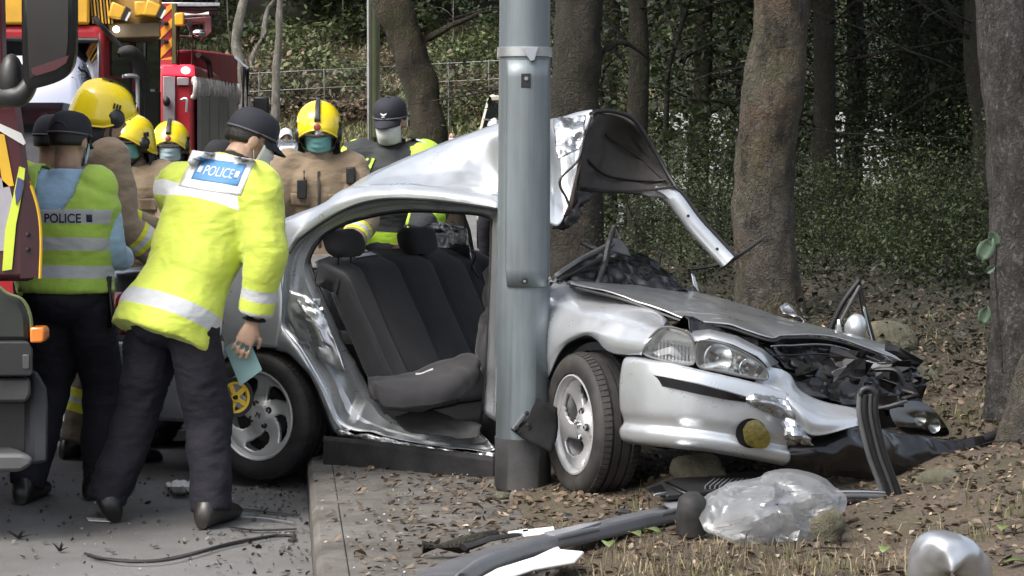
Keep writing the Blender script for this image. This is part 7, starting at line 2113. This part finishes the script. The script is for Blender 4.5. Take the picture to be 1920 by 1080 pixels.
# chevron plate
cp = thing  # keep name short
mb = MB(); mb.prism([img(x, y, YC - 0.05) for x, y in [(298, 6), (322, 6), (322, 112), (298, 112)]], (0, 0.04, 0)); pl = mb.build('chevron_plate', red, TC, bevel=0.004)
for k in range(4):
    y = -8 + k * 36
    pts = [(298, y + 30), (322, y + 6), (322, y + 24), (298, y + 48)]
    pts = [(x, min(112, max(6, yy))) for x, yy in pts]
    flat('orange_chevron', pts, YC - 0.056, M('chevron_orange', (0.75, 0.30, 0.02), 0.45, var=0.05), pl, 0.005)
for y in (44, 78):
    mb = MB(); mb.tube([img(304, y, YC - 0.12), img(312, y, YC - 0.05)], 0.022, 10); mb.build('plate_grip', black, TC, smooth=60)
mb = MB(); mb.prism([img(x, y, YC - 0.06) for x, y in [(322, 6), (330, 6), (330, 120), (322, 120)]], (0, 0.08, 0)); mb.build('plate_post', M('post_olive', (0.10, 0.085, 0.03), 0.5), TC, bevel=0.004)
mb = MB(); mb.prism([img(x, y, YC - 0.07) for x, y in [(327, 24), (344, 23), (345, 48), (327, 48)]], (0, 0.08, 0)); mb.build('amber_lamp', M('amber_lens', (0.70, 0.36, 0.02), 0.25, coat=0.5), TC, bevel=0.012)
mb = MB(); mb.prism([img(x, y, YC - 0.04) for x, y in [(304, 121), (362, 121), (363, 143), (304, 141)]], (0, 0.08, 0)); mb.build('red_lamp_bar', M_emit('lamp_red', (0.9, 0.03, 0.06), 0.7), TC, bevel=0.012)
mb = MB(); mb.ell(img(348, 132, YC - 0.05), (0.038, 0.03, 0.03)); mb.build('lit_red_lamp', M_emit('lamp_red_hot', (1.0, 0.25, 0.22), 4.0), TC, smooth=180)
flat('locker_door', [(306, 143), (328, 143), (328, 240), (306, 240)], YC - 0.03, steel, TC, 0.03, 0.004)
flat('locker_door', [(332, 145), (354, 145), (354, 160), (332, 160)], YC - 0.03, steel, TC, 0.03, 0.004)
mb = MB(); mb.ell(img(312, 190, YC - 0.06), (0.03, 0.03, 0.04)); mb.build('locker_handle', black, TC, smooth=180)
mb = MB(); mb.curve([img(338, 188, YC - 0.06), img(350, 186, YC - 0.08), img(350, 210, YC - 0.08)], 0.012, 12, 6); mb.build('grab_handle', steel, TC)
for k in range(4):
    xa, xb = 364 + k * 18, 380 + k * 18
    mb = MB(); ox = V((0.04, 0, 0)); mb.grid([[img(xa, 180, sideC(xa)) + ox, img(xb, 182, sideC(xb)) + ox], [img(xa, 300, sideC(xa)) + ox, img(xb, 296, sideC(xb)) + ox]]); sh_ = mb.build('roller_shutter', M('shutter_grey', (0.20, 0.20, 0.205), 0.45, 0.3, var=0.08), TC, smooth=0, solid=0.03)
hosem = M('hose_canvas', (0.62, 0.60, 0.56), 0.8, var=0.25, vscale=14, bump=0.4, bscale=40)
for k in range(15):
    x = 362 + k * 5.8
    Yk = sideC(x, 0.10)
    mb = MB(); yt = 150 + k * 0.9
    mb.curve([img(x, yt + 4, Yk), img(x + 3, yt - 2, Yk - 0.05), img(x + 5, yt + 14, Yk - 0.07), img(x + 3, yt + 30, Yk - 0.04), img(x, yt + 32, Yk)], 0.022, 14, 7); mb.build('hose_fold', hosem, TC, smooth=60)
# ladder platform on top
mb = MB(); mb.prism([img(x, y, YC + 0.1) for x, y in [(285, 4), (413, 5), (413, 12), (285, 12)]], (-0.136, 0.8, 0)); mb.build('ladder_rail', steel, TC, bevel=0.006)
mb = MB(); mb.prism([img(x, y, YC + 0.14) for x, y in [(322, 12), (410, 13), (410, 20), (322, 20)]], (-0.102, 0.6, 0)); mb.build('ladder_rail', darkmetal, TC, bevel=0.006)
for k in range(7):
    mb = MB(); mb.tube([img(330 + k * 12, 8, YC + 0.1), img(330 + k * 12, 8, YC + 0.9)], 0.012, 6); mb.build('ladder_rung', steel, TC)
mb = MB(); mb.tube([img(344, 29, YC), img(392, 27, YC)], 0.024, 10); mb.build('white_tube', M('tube_white', (0.6, 0.58, 0.58), 0.4), TC, smooth=60)
mb = MB(); mb.prism([img(x, y, YC + 0.04) for x, y in [(344, 34), (396, 30), (398, 60), (384, 74), (376, 74), (384, 60), (384, 42), (344, 44)]], (-0.051, 0.3, 0)); mb.build('ladder_bracket', M('bracket_mauve', (0.20, 0.06, 0.07), 0.45), TC, bevel=0.01)
mb = MB(); mb.tube([img(354, 40, YC), img(358, 70, YC)], [0.03, 0.02], 8); mb.build('strut', steel, TC)
mb = MB(); mb.ell(img(372, 62, YC - 0.02), (0.06, 0.04, 0.035)); mb.build('work_lamp', chrome, TC, smooth=180)
for x in (335, 361):
    mb = MB(); mb.tube([img(x, 50, YC - 0.03), img(x, 122, YC - 0.03)], 0.014, 8); mb.build('handrail', maroon, TC, smooth=60)
mb = MB(); mb.tube([img(336, 67, YC - 0.03), img(361, 68, YC - 0.03)], 0.010, 8); mb.build('handrail', steel, TC, smooth=60)
# cab end with its mirror
mb = MB(); mb.tube([img(442, 108, 22.6), img(466, 130, 22.4)], 0.02, 8); mb.build('mirror_arm', steel, TC, smooth=60)
mb = MB(); mb.tube([img(456, 125, 22.4), img(456, 240, 22.4)], 0.03, 8); mb.build('front_post', steel, TC, smooth=60)
mb = MB(); mb.tube([img(464, 132, 22.4), img(463, 240, 22.4)], 0.02, 8); mb.build('front_seal', black, TC, smooth=60)
mb = MB(); mb.box(img(490, 208, 22.3), (0.15, 0.08, 0.28)); mb.build('mirror_head', black, TC, bevel=0.02)
mb = MB(); mb.tube([img(464, 178, 22.4), img(495, 184, 22.3)], 0.012, 6); mb.build('mirror_stay', black, TC)
bx_plan('chassis', [(x0, YC + 0.1), (x1, YC + 0.1), (x2, 24.0), (x2 - 1.2, 24.0)], 0.15, 0.52, truck_black, TC)
for yy in (19.6, 22.6):
    mb = MB(); mb.lathe([(0.25, -0.14), (0.48, -0.15), (0.48, 0.15), (0.25, 0.14)], 36, Matrix.Translation((x1 - 0.25 + (yy - YC) * (x2 - x1) / 5.5, yy, 0.48)) @ Matrix.Rotation(PI / 2 - 0.1, 4, 'Y'), closed_prof=True); mb.build('tyre', rubber, TC)

# ---- pale van beyond the lamp post
VY = 30.0
TV = thing('van', 'cream van with dark windscreen partly hidden behind the lamp post', 'van', (0.0, 31, 0))
vo_ = [(893, 330), (896, 250), (914, 182), (922, 176), (1012, 176), (1012, 330)]
mb = MB(); mb.prism([img(x, y, VY) for x, y in vo_], (0.3, 3.5, 0)); mb.build('body', M('cream_paint', (0.52, 0.49, 0.40), 0.35, var=0.05, coat=0.4), TV, bevel=0.05)
flat('windscreen', [(903, 246), (917, 188), (1004, 186), (1004, 246)], VY - 0.01, dark_glass, TV, 0.01)
flat('wiper', [(906, 222), (940, 226), (940, 229), (906, 225)], VY - 0.02, steel, TV, 0.01)
flat('bumper', [(893, 300), (1012, 300), (1012, 330), (893, 330)], VY - 0.05, truck_black, TV, 0.06)
for x in (908, 996):
    mb = MB(); mb.lathe([(0.0001, 0.01), (0.09, 0.01), (0.1, -0.02)], 16, Matrix.Translation(img(x, 285, VY)) @ Matrix.Rotation(PI / 2, 4, 'X')); mb.build('headlight', tape_w, TV)
    mb = MB(); p = img(x, 440, VY + 0.5); mb.lathe([(0.18, -0.1), (0.33, -0.1), (0.33, 0.1), (0.18, 0.1)], 24, Matrix.Translation((p.x, VY + 0.7, 0.34)) @ Matrix.Rotation(PI / 2, 4, 'Y'), closed_prof=True); mb.build('tyre', rubber, TV)
mb = MB(); mb.prism([V((img(893, 200, VY).x, VY + 0.03, 0.4)), V((img(1012, 200, VY).x, VY + 0.03, 0.4)), V((img(1012, 200, VY).x, VY + 0.03, 1.0)), V((img(893, 200, VY).x, VY + 0.03, 1.0))], (0.3, 3.4, 0)); mb.build('lower_body', MATS['cream_paint'], TV, bevel=0.03)

# ---- white motorcycle far off
mx, my = -4.42, 44.6
TM = thing('motorcycle', 'white and black police motorcycle far behind the bending officer', 'motorcycle', (mx, my, 0))
for d_ in (-0.7, 0.7):
    mb = MB(); mb.lathe([(0.2, -0.05), (0.3, -0.06), (0.3, 0.06), (0.2, 0.05)], 24, Matrix.Translation((mx - 0.26 * d_, my + d_ * 0.95, 0.3)) @ Matrix.Rotation(0.26, 4, 'Z') @ Matrix.Rotation(PI / 2, 4, 'Y'), closed_prof=True); mb.build('wheel', rubber, TM)
whitep = M('white_paint', (0.75, 0.75, 0.74), 0.3, coat=0.4)
mb = MB(); mb.ell((mx + 0.1, my - 0.55, 0.85), (0.28, 0.3, 0.32)); mb.build('fairing', whitep, TM, smooth=180)
mb = MB(); mb.ell((mx, my, 0.62), (0.2, 0.6, 0.24)); mb.build('engine', truck_black, TM, smooth=180)
for sg in (-1, 1):
    mb = MB(); mb.box((mx + sg * 0.36 + 0.05, my + 0.5, 0.68), (0.24, 0.5, 0.36)); mb.build('pannier', whitep if sg > 0 else truck_black, TM, bevel=0.05)
mb = MB(); mb.grid([[V((mx + 0.1 + a, my - 0.62 - 0.05 * abs(a), 1.1)), V((mx + 0.1 + a * 0.8, my - 0.45, 1.4))] for a in (-0.22, -0.1, 0.1, 0.22)]); mb.build('windshield', visor_m, TM, solid=0.01)
mb = MB(); mb.tube([(mx - 0.35, my - 0.3, 1.02), (mx + 0.45, my - 0.35, 1.02)], 0.02, 6); mb.build('handlebar', black, TM)
mb = MB(); mb.ell((mx + 0.12, my - 0.84, 0.9), (0.08, 0.04, 0.07)); mb.build('headlight', tape_w, TM, smooth=180)
# ---- orange barrier in front of it
TBar = thing('road_barrier', 'orange plank barrier across the road in front of the motorcycle', 'barrier', (-3.55, 36, 0))
orange = M('barrier_orange', (0.72, 0.18, 0.04), 0.5)
a, b = img(505, 338, 36), img(545, 338, 36)
mb = MB(); mb.bar(a, b, 0.04, 0.07); mb.build('plank', orange, TBar, bevel=0.006)
for p in (a, b):
    mb = MB(); mb.tube([V((p.x, 36.03, 0)), V((p.x, 36.03, p.z + 0.05))], 0.025, 8); mb.build('post', darkmetal, TBar); mb = MB(); mb.box((p.x, 36.03, 0.03), (0.3, 0.3, 0.06)); mb.build('foot', rubber, TBar, bevel=0.01)

# ---- ladder lying on the road behind the officers
LY = 11.75
TL = thing('ladder', 'aluminium ladder lying on the road behind the officers\' legs', 'ladder', (-1.9, LY, 0))
for dy, z in ((0.0, 0.06), (0.38, 0.06)):
    mb = MB(); mb.bar(V((-2.6, LY + dy - 0.2, z)), V((-1.55, LY + dy - 0.2, z)), 0.025, 0.06); mb.build('rail', steel, TL, bevel=0.004)
for k in range(5):
    x = -2.5 + k * 0.22; mb = MB(); mb.tube([(x, LY - 0.2, 0.06), (x, LY + 0.18, 0.06)], 0.014, 8); mb.build('rung', steel, TL)
TX = thing('equipment_box', 'dark equipment box on the road behind the lime vest officer', 'box', (-2.0, 12.0, 0))
mb = MB(); mb.box((-2.0, 12.1, 0.14), (0.6, 0.35, 0.24)); mb.build('case', truck_black, TX, bevel=0.02)
mb = MB(); mb.curve([(-2.15, 12.1, 0.26), (-2.1, 12.1, 0.31), (-1.9, 12.1, 0.31), (-1.85, 12.1, 0.26)], 0.012, 14, 6); mb.build('handle', steel, TX)
# ================================================================== DEBRIS ROUND THE WRECK
def gp_(px, py, z): return gnd(px, py, z)
def strip(name, pts, z, r, mat, label, cat='debris', sq=0.35, m=40):
    mb = MB(); mb.curve([gp_(x, y, z + (h if len(p) > 2 else 0)) for p in pts for x, y, h in [(p[0], p[1], p[2] if len(p) > 2 else 0)]], r, m, 6, sq=sq)
    return tag(mb.build(name, mat, None, smooth=60), label, cat)
strip('rubber_seal', [(160, 1038), (200, 1048), (300, 1050), (420, 1022), (500, 1006), (545, 1004), (552, 1014)], 0.008, 0.009, rubber, 'long black rubber seal snaking across the road', sq=0.6)
strip('rubber_seal', [(165, 1040), (230, 1052), (320, 1048), (430, 1018), (520, 1002)], 0.02, 0.006, rubber, 'thin black seal lying along the long one on the road', sq=0.6)
strip('plastic_strip', [(440, 952), (490, 958), (560, 966)], 0.01, 0.009, black, 'black plastic strip in the gutter nearest the rear wheel')
strip('plastic_strip', [(430, 988), (480, 994), (556, 992)], 0.012, 0.010, black, 'black plastic strip in the gutter in front of the officer\'s shoe')
strip('metal_strip', [(448, 968), (500, 972), (552, 980)], 0.012, 0.006, steel, 'thin grey metal strip in the gutter between two black strips')
mb = MB(); mb.grid(cgrid([[gp_(310, 905, .01), gp_(340, 902, .03), gp_(362, 908, .01)], [gp_(314, 912, .03), gp_(340, 912, .06), gp_(364, 914, .03)], [gp_(318, 918, .01), gp_(342, 920, .02), gp_(360, 918, .01)]], 10, 12, amp=0.03, freq=16))
tag(mb.build('torn_wrapper', white_plastic, None, smooth=30, solid=0.002), 'crumpled pale wrapper on the road between the officer\'s feet', 'wrapper')
mb = MB(); mb.prism([gp_(162, 972, .004), gp_(210, 974, .004), gp_(208, 979, .004), (gp_(166, 977, .004))], (0, 0, 0.004)); tag(mb.build('white_card', white_plastic, None), 'small white card under the officer\'s raised shoe', 'card')
for (x, y, s, lab) in ((35, 1008, 0.05, 'dark twig clump at the left on the road'), (112, 1032, 0.03, 'small dark leaf scrap on the road near the long seal')):
    p = gp_(x, y, 0.01); mb = MB()
    for k in range(5): a = k * 1.3; mb.tube([p, p + V((math.cos(a) * s, math.sin(a) * s, 0.012 + 0.006 * k))], [0.006, 0.002], 5)
    tag(mb.build('twig', bark_dark, None, smooth=60), lab, 'twig')

# long door trim panel in the foreground
def ribbon(top, bot, z0, z1, bulge, n=40):
    A = crs([tuple(gp_(x, y, z0)) for x, y in top], n); B = crs([tuple(gp_(x, y, z1)) for x, y in bot], n)
    rows = []
    for f in np.linspace(0, 1, 8):
        rows.append([V(A[i] * (1 - f) + B[i] * f) + V((0, 0, bulge * math.sin(PI * f))) for i in range(n)])
    return rows
tt = thing('door_trim', 'long dark grey trim panel lying in the foreground below the wreck', 'car trim', gp_(1050, 1010, 0.2))
mb = MB(); mb.grid(ribbon([(740, 1095), (860, 1046), (1000, 1008), (1140, 974), (1262, 946)], [(880, 1086), (960, 1050), (1060, 1022), (1160, 1000), (1290, 966)], 0.225, 0.215, 0.012)); mb.build('panel', grey_plastic, tt, smooth=60, solid=0.008)
mb = MB(); mb.grid(ribbon([(850, 1088), (905, 1052), (1020, 1020), (1150, 990), (1268, 962)], [(880, 1098), (930, 1068), (1040, 1032), (1160, 1004), (1290, 972)], 0.245, 0.215, 0.03)); mb.build('armrest', M('armrest_grey', (0.13, 0.135, 0.145), 0.5, var=0.1), tt, smooth=60, solid=0.008)
mb = MB(); mb.prism([gp_(x, y, 0.245) for x, y in [(1020, 1004), (1090, 988), (1128, 984), (1080, 1000), (1040, 1010)]], (0, 0, 0.012)); mb.build('trim_insert', M('insert_grey', (0.20, 0.205, 0.22), 0.5), tt, bevel=0.003)
wt = [(880, 1100), (930, 1072), (1000, 1050), (1034, 1034), (1042, 1020), (1052, 1036), (1096, 1040), (1078, 1058), (1000, 1072), (930, 1096)]
mb = MB(); mb.prism([gp_(x, y, 0.215) for x, y in wt], (0, 0, 0.012)); tag(mb.build('white_trim', white_plastic, None, bevel=0.006), 'white plastic trim piece in the foreground under the grey panel', 'car trim')
for i, (pts, m_, lab) in enumerate((
    ([(952, 1004), (990, 998), (992, 1003), (956, 1009)], white_plastic, 'left one of two white slivers behind the grey trim panel'),
    ([(978, 1001), (1038, 994), (1040, 1000), (982, 1007)], white_plastic, 'right one of two white slivers behind the grey trim panel'),
    ([(1042, 988), (1058, 966), (1072, 970), (1094, 988)], black, 'black triangular shard standing behind the grey trim panel'),
    ([(1156, 974), (1160, 958), (1182, 962), (1186, 972)], black, 'small black shard behind the right end of the trim panel'))):
    mb = MB(); b0 = [gp_(x, y, 0.2) for x, y in pts]
    if m_ is black: b0 = [img(x, y, 8.45) for x, y in pts]
    mb.prism(b0, (0.0, 0.012, 0.012)); tag(mb.build('plastic_shard', m_, None, bevel=0.002), lab, 'shard')
mb = MB(); mb.tube([gp_(792, 1026, 0.19), gp_(860, 1024, 0.19), gp_(900, 1012, 0.2), gp_(930, 1002, 0.2)], [0.022, 0.026, 0.024, 0.016], 10, jit=0.3); tag(mb.build('rotten_branch', bark_dark, None, smooth=60), 'short dark rotten branch at the edge of the pavement', 'branch')
mb = MB(); mb.tube([gp_(868, 1026, 0.2), gp_(920, 1010, 0.22), gp_(985, 1000, 0.2)], [0.03, 0.024, 0.014], 10, sq=0.4); tag(mb.build('black_duct', black, None, smooth=60), 'black flattened duct piece beside the rotten branch', 'car part')

# grille piece, hub cap and plastic sheet at the nose of the wreck
tg = thing('grille_piece', 'torn black grille piece on the earth under the bumper', 'car part', gp_(1330, 925, 0.25))
mb = MB(); mb.prism([gp_(x, y, 0.27) for x, y in [(1212, 922), (1262, 906), (1410, 892), (1440, 900), (1330, 930), (1250, 938)]], (0, 0, 0.02)); mb.build('panel', black, tg, bevel=0.005)
for k in range(9):
    mb = MB(); mb.bar(gp_(1340 + k * 9, 899, 0.295), gp_(1322 + k * 9, 914, 0.295), 0.006, 0.012); mb.build('slat', grey_plastic, tg)
mb = MB(); mb.prism([gp_(x, y, 0.285) for x, y in [(1216, 922), (1240, 914), (1250, 928), (1226, 934)]], (0, 0, 0.014)); mb.build('chrome_corner', chrome, tg, bevel=0.003)
mb = MB(); mb.prism([gp_(x, y, 0.292) for x, y in [(1245, 908), (1252, 906), (1292, 926), (1284, 928)]], (0, 0, 0.008)); mb.build('chrome_edge', chrome, tg, bevel=0.002)
mb = MB(); mb.prism([gp_(x, y, 0.25) for x, y in [(1236, 942), (1268, 938), (1300, 956), (1260, 958)]], (0, 0, 0.01)); tag(mb.build('metal_plate', steel, None, bevel=0.002), 'small bright metal plate under the grille piece', 'car part')
pc_ = gp_(1300, 1000, 0.22)
mb = MB(); mb.lathe([(0.0001, 0.09), (0.03, 0.088), (0.048, 0.07), (0.055, 0.02), (0.055, -0.05)], 28, Matrix.Translation(pc_ + V((0, 0.08, 0.04))) @ Matrix.Rotation(0.25, 4, 'X')); tag(mb.build('rubber_buffer', rubber, None, smooth=50), 'round black rubber buffer left of the plastic sheet', 'car part')
sheet_m, nt, b_ = nodes('clear_sheet')
nt.nodes.remove(b_)
_t = nt.nodes.new('ShaderNodeBsdfTransparent'); _t.inputs[0].default_value = (0.93, 0.94, 0.95, 1)
_d = nt.nodes.new('ShaderNodeBsdfTranslucent'); _d.inputs[0].default_value = (0.62, 0.64, 0.66, 1)
_f = nt.nodes.new('ShaderNodeBsdfDiffuse'); _f.inputs[0].default_value = (0.42, 0.44, 0.455, 1)
_g = nt.nodes.new('ShaderNodeBsdfGlossy'); _g.inputs['Roughness'].default_value = 0.25; _g.inputs[0].default_value = (0.9, 0.9, 0.9, 1)
m1 = nt.nodes.new('ShaderNodeMixShader'); m1.inputs[0].default_value = 0.5; nt.links.new(_d.outputs[0], m1.inputs[1]); nt.links.new(_f.outputs[0], m1.inputs[2])
m2 = nt.nodes.new('ShaderNodeMixShader'); m2.inputs[0].default_value = 0.40; nt.links.new(_t.outputs[0], m2.inputs[1]); nt.links.new(m1.outputs[0], m2.inputs[2])
m3 = nt.nodes.new('ShaderNodeMixShader'); m3.inputs[0].default_value = 0.07; nt.links.new(m2.outputs[0], m3.inputs[1]); nt.links.new(_g.outputs[0], m3.inputs[2])
nt.links.new(m3.outputs[0], nt.nodes['Material Output'].inputs[0])
SC = gp_(1448, 985, 0.28)
mb = MB(); nv, nu = 24, 76
vs, fs = [], []
out_l = [(1306, 952), (1322, 930), (1352, 914), (1368, 905), (1420, 896), (1440, 884), (1480, 879), (1520, 884), (1548, 896), (1562, 912), (1586, 930), (1588, 955), (1566, 975), (1560, 990), (1535, 1002), (1500, 1024), (1470, 1018), (1430, 1031), (1370, 1018), (1345, 1004), (1318, 992)]
lo_ = crs([(x, y) for x, y in out_l + out_l[:1]], nu + 1)[:-1]
cx_, cy_ = 1450, 950
def ridge(p, f, sd): return 1 - 2 * abs(nz(p, f, sd))
for i in range(nv):
    f = 1 - i / nv
    for j in range(nu):
        wob = 0.6 * math.sin(j * 2.4 + i) * (0 < i)
        x, y = cx_ + (lo_[j][0] - cx_) * f + wob * 4, cy_ + (lo_[j][1] - cy_) * f + wob * 3
        Yd = 7.72 - 0.14 * (1 - f * f) + (1030 - y) * 0.0024
        p = img(x, y, Yd)
        a0 = nz(p, 5, 1.5) * 0.08 + (ridge(p, 7, 4.2) - 0.5) * 0.07 + (ridge(p, 14, 7.7) - 0.5) * 0.028
        p += V((0.15, -1, 0.35)) * a0 * (0.25 + 0.75 * min(1, 2.5 * (1 - f)))
        vs.append(p)
for i in range(nv - 1):
    for j in range(nu):
        a, b_, c_, d_ = i * nu + j, i * nu + (j + 1) % nu, (i + 1) * nu + (j + 1) % nu, (i + 1) * nu + j
        fs += [(a, b_, c_), (a, c_, d_)] if (i + j) % 2 else [(a, b_, d_), (b_, c_, d_)]
fs.append(tuple((nv - 1) * nu + j for j in range(nu)))
mb.add(vs, fs)
ps = tag(mb.build('plastic_sheet', sheet_m, None, smooth=38), 'crumpled translucent plastic sheet on the earth before the wreck', 'plastic sheet')
# an inner fold of the same sheet
mb2 = MB(); mb2.add([p + V((0.0, 0.05, -0.01)) + V((0, 1, 0)) * (0.03 * nz(p, 12, 9.1)) for p in vs[nu * 2:]], [tuple(k - nu * 2 for k in f_) for f_ in fs if min(f_) >= nu * 2])
mb2.build('inner_fold', sheet_m, ps, smooth=38)

# door window frame standing on the earth
tf_ = thing('window_frame', 'black door window frame propped upright at the crushed nose', 'window frame', img(1640, 935, 8.35))
path = [(1614, 800, 8.32), (1610, 752, 8.32), (1616, 734, 8.32), (1632, 730, 8.32), (1642, 742, 8.32), (1646, 790, 8.34), (1660, 850, 8.36), (1674, 905, 8.38), (1682, 934, 8.38)]
main = [(1622, 735, 8.32), (1622, 780, 8.33), (1638, 850, 8.35), (1658, 905, 8.37), (1668, 936, 8.38)]
for dx, m_, r in ((-10, grey_plastic, 0.010), (0, black, 0.013), (10, M('channel_grey', (0.06, 0.062, 0.066), 0.35), 0.009), (20, black, 0.012)):
    mb = MB(); mb.curve([img(x + dx, y, Y) for x, y, Y in main], r, 40, 8); mb.build('channel', m_, tf_, smooth=60)
mb = MB(); mb.curve([img(1612, 742, 8.32), img(1618, 731, 8.32), img(1632, 729, 8.32), img(1643, 740, 8.32)], 0.012, 16, 8); mb.build('channel_top', black, tf_, smooth=60)
for y, m_, r in ((922, chrome, 0.007), (930, grey_plastic, 0.012), (940, black, 0.014)):
    mb = MB(); mb.curve([img(1560, y, 8.30), img(1620, y, 8.34), img(1668, y + 2, 8.38)], r, 20, 8); mb.build('window_sill_rail', m_, tf_, smooth=60)

# bright rounded piece close to the camera, bottom right
bq = [(1706, 1110, 6.65), (1708, 1050, 6.62), (1728, 1010, 6.6), (1765, 996, 6.58), (1815, 1010, 6.58), (1848, 1042, 6.6), (1868, 1110, 6.65)]
rows = []
for dy, k in ((0.10, 0.55), (0.05, 0.86), (0.0, 1.0), (-0.04, 0.93), (-0.07, 0.76), (-0.088, 0.5), (-0.096, 0.25), (-0.098, 0.03)):
    r_ = []
    for x, y, Y in bq:
        r_.append(img(1785 + (x - 1785) * k, 1075 + (y - 1075) * k, Y + dy))
    rows.append(r_)
mb = MB(); mb.grid(cgrid(rows, 26, 40, amp=0.010, freq=9, seed=3)); tag(mb.build('mirror_shell', inner_paint, None, smooth=60, solid=0.006), 'dented silver shell lying in the bottom right corner close to the camera', 'car part')

# rocks
rockm = M('mossy_rock', (0.13, 0.12, 0.085), 0.95, var=0.3, vscale=9, bump=0.9, bscale=30, col2=(0.06, 0.058, 0.035), bdist=0.03)
def rock(px, py, w, h, Y, lab, seed):
    c = img(px, py, Y); mb = MB(); mb.ell((0, 0, 0), (1, 1, 1), None, 22, 14)
    vs = []
    for p in mb.v:
        d = V(p); k = 1 + 0.28 * nz(d, 1.3, seed) + 0.12 * nz(d, 3.7, seed)
        vs.append(c + V((d.x * w * k, d.y * w * 0.8 * k, d.z * h * k)))
    mb.v = [tuple(v) for v in vs]; tag(mb.build('rock', rockm, None, smooth=180), lab, 'rock')
rock(1312, 888, 0.11, 0.075, 8.75, 'mossy rock under the front bumper of the wreck', 1)
rock(1552, 990, 0.06, 0.065, 7.75, 'brown stone touching the right end of the plastic sheet', 2)
rock(1760, 905, 0.10, 0.05, 8.6, 'flat stone on the bank right of the window frame', 3)
rock(940, 930, 0.03, 0.018, 9.0, 'small dark stone at the foot of the lamp post', 4)
rock(1660, 640, 0.16, 0.10, 11.6, 'dark stone on the bank behind the open far door', 5)
rock(1720, 720, 0.14, 0.08, 11.0, 'dark stone on the bank above the far headlamp', 6)

# twigs on the earth
for i in range(26):
    rq = random.Random(900 + i)
    y = rq.uniform(7.4, 9.4); x = rq.uniform(-0.1, 2.1) if y < 8.3 else rq.uniform(1.2, 2.4)
    L_ = rq.uniform(0.06, 0.22); a = rq.uniform(0, 6.28); z = H(x, y)
    mb = MB(); p = V((x, y, z + 0.008)); e = p + V((math.cos(a) * L_, math.sin(a) * L_, 0)); e.z = H(e.x, e.y) + 0.012
    mb.tube([p, (p + e) / 2 + V((0, 0, 0.012)), e], [0.004, 0.0035, 0.002], 5)
    tag(mb.build('twig', bark_dark if i % 3 else bark_pale, None, smooth=60), 'thin dry twig on the earth bank in the foreground', 'twig', 'twigs on the earth bank')
# broad-leaved seedling at the scaly trunk
bl = M('broad_leaf', (0.075, 0.115, 0.075), 0.5, var=0.15)
ts = thing('broad_leaved_seedling', 'seedling with broad pale green leaves left of the scaly trunk', 'plant', img(1880, 700, 9.6))
mb = MB(); mb.curve([img(1880, 700, 9.6), img(1872, 600, 9.6), img(1866, 520, 9.6), img(1868, 450, 9.6)], 0.006, 20, 6); mb.build('stem', bark_dark, ts)
for (x, y, s, a) in ((1848, 466, 0.05, 0.5), (1862, 448, 0.035, -0.5), (1845, 590, 0.038, 0.3), (1856, 505, 0.02, 0.9)):
    c = img(x, y, 9.55); rows = []
    for i in range(7):
        f = i / 6; w = math.sin(PI * (0.12 + 0.86 * f)) ** 0.8
        rows.append([c + Matrix.Rotation(a, 3, 'Y') @ V((sx * s * 0.75 * w, -0.012 * abs(sx) - 0.01 * f, (f - .5) * 2 * s)) for sx in (-1, -0.5, 0, 0.5, 1)])
    mb = MB(); mb.grid(rows); mb.build('leaf', bl, ts, smooth=180, solid=0.001)
for x, y in ((1140, 1030), (1190, 1012), (1222, 1006), (1660, 1040), (1880, 1000), (1905, 1065)):
    c = gnd(x, y, 0.27); rows = []
    for i in range(6):
        f = i / 5; w = math.sin(PI * (0.1 + 0.86 * f))
        rows.append([c + Matrix.Rotation(x * 0.7, 3, 'Z') @ V((sx * 0.022 * w, (f - .5) * 0.07, 0.012 + 0.012 * math.sin(PI * f) + 0.006 * abs(sx))) for sx in (-1, 0, 1)])
    mb = MB(); mb.grid(rows); tag(mb.build('green_leaf', M('fresh_leaf', (0.11, 0.15, 0.045), 0.5, var=0.2), None, smooth=180, solid=0.001), 'single fresh green leaf lying on the foreground earth', 'leaf', 'fresh green leaves on the earth')
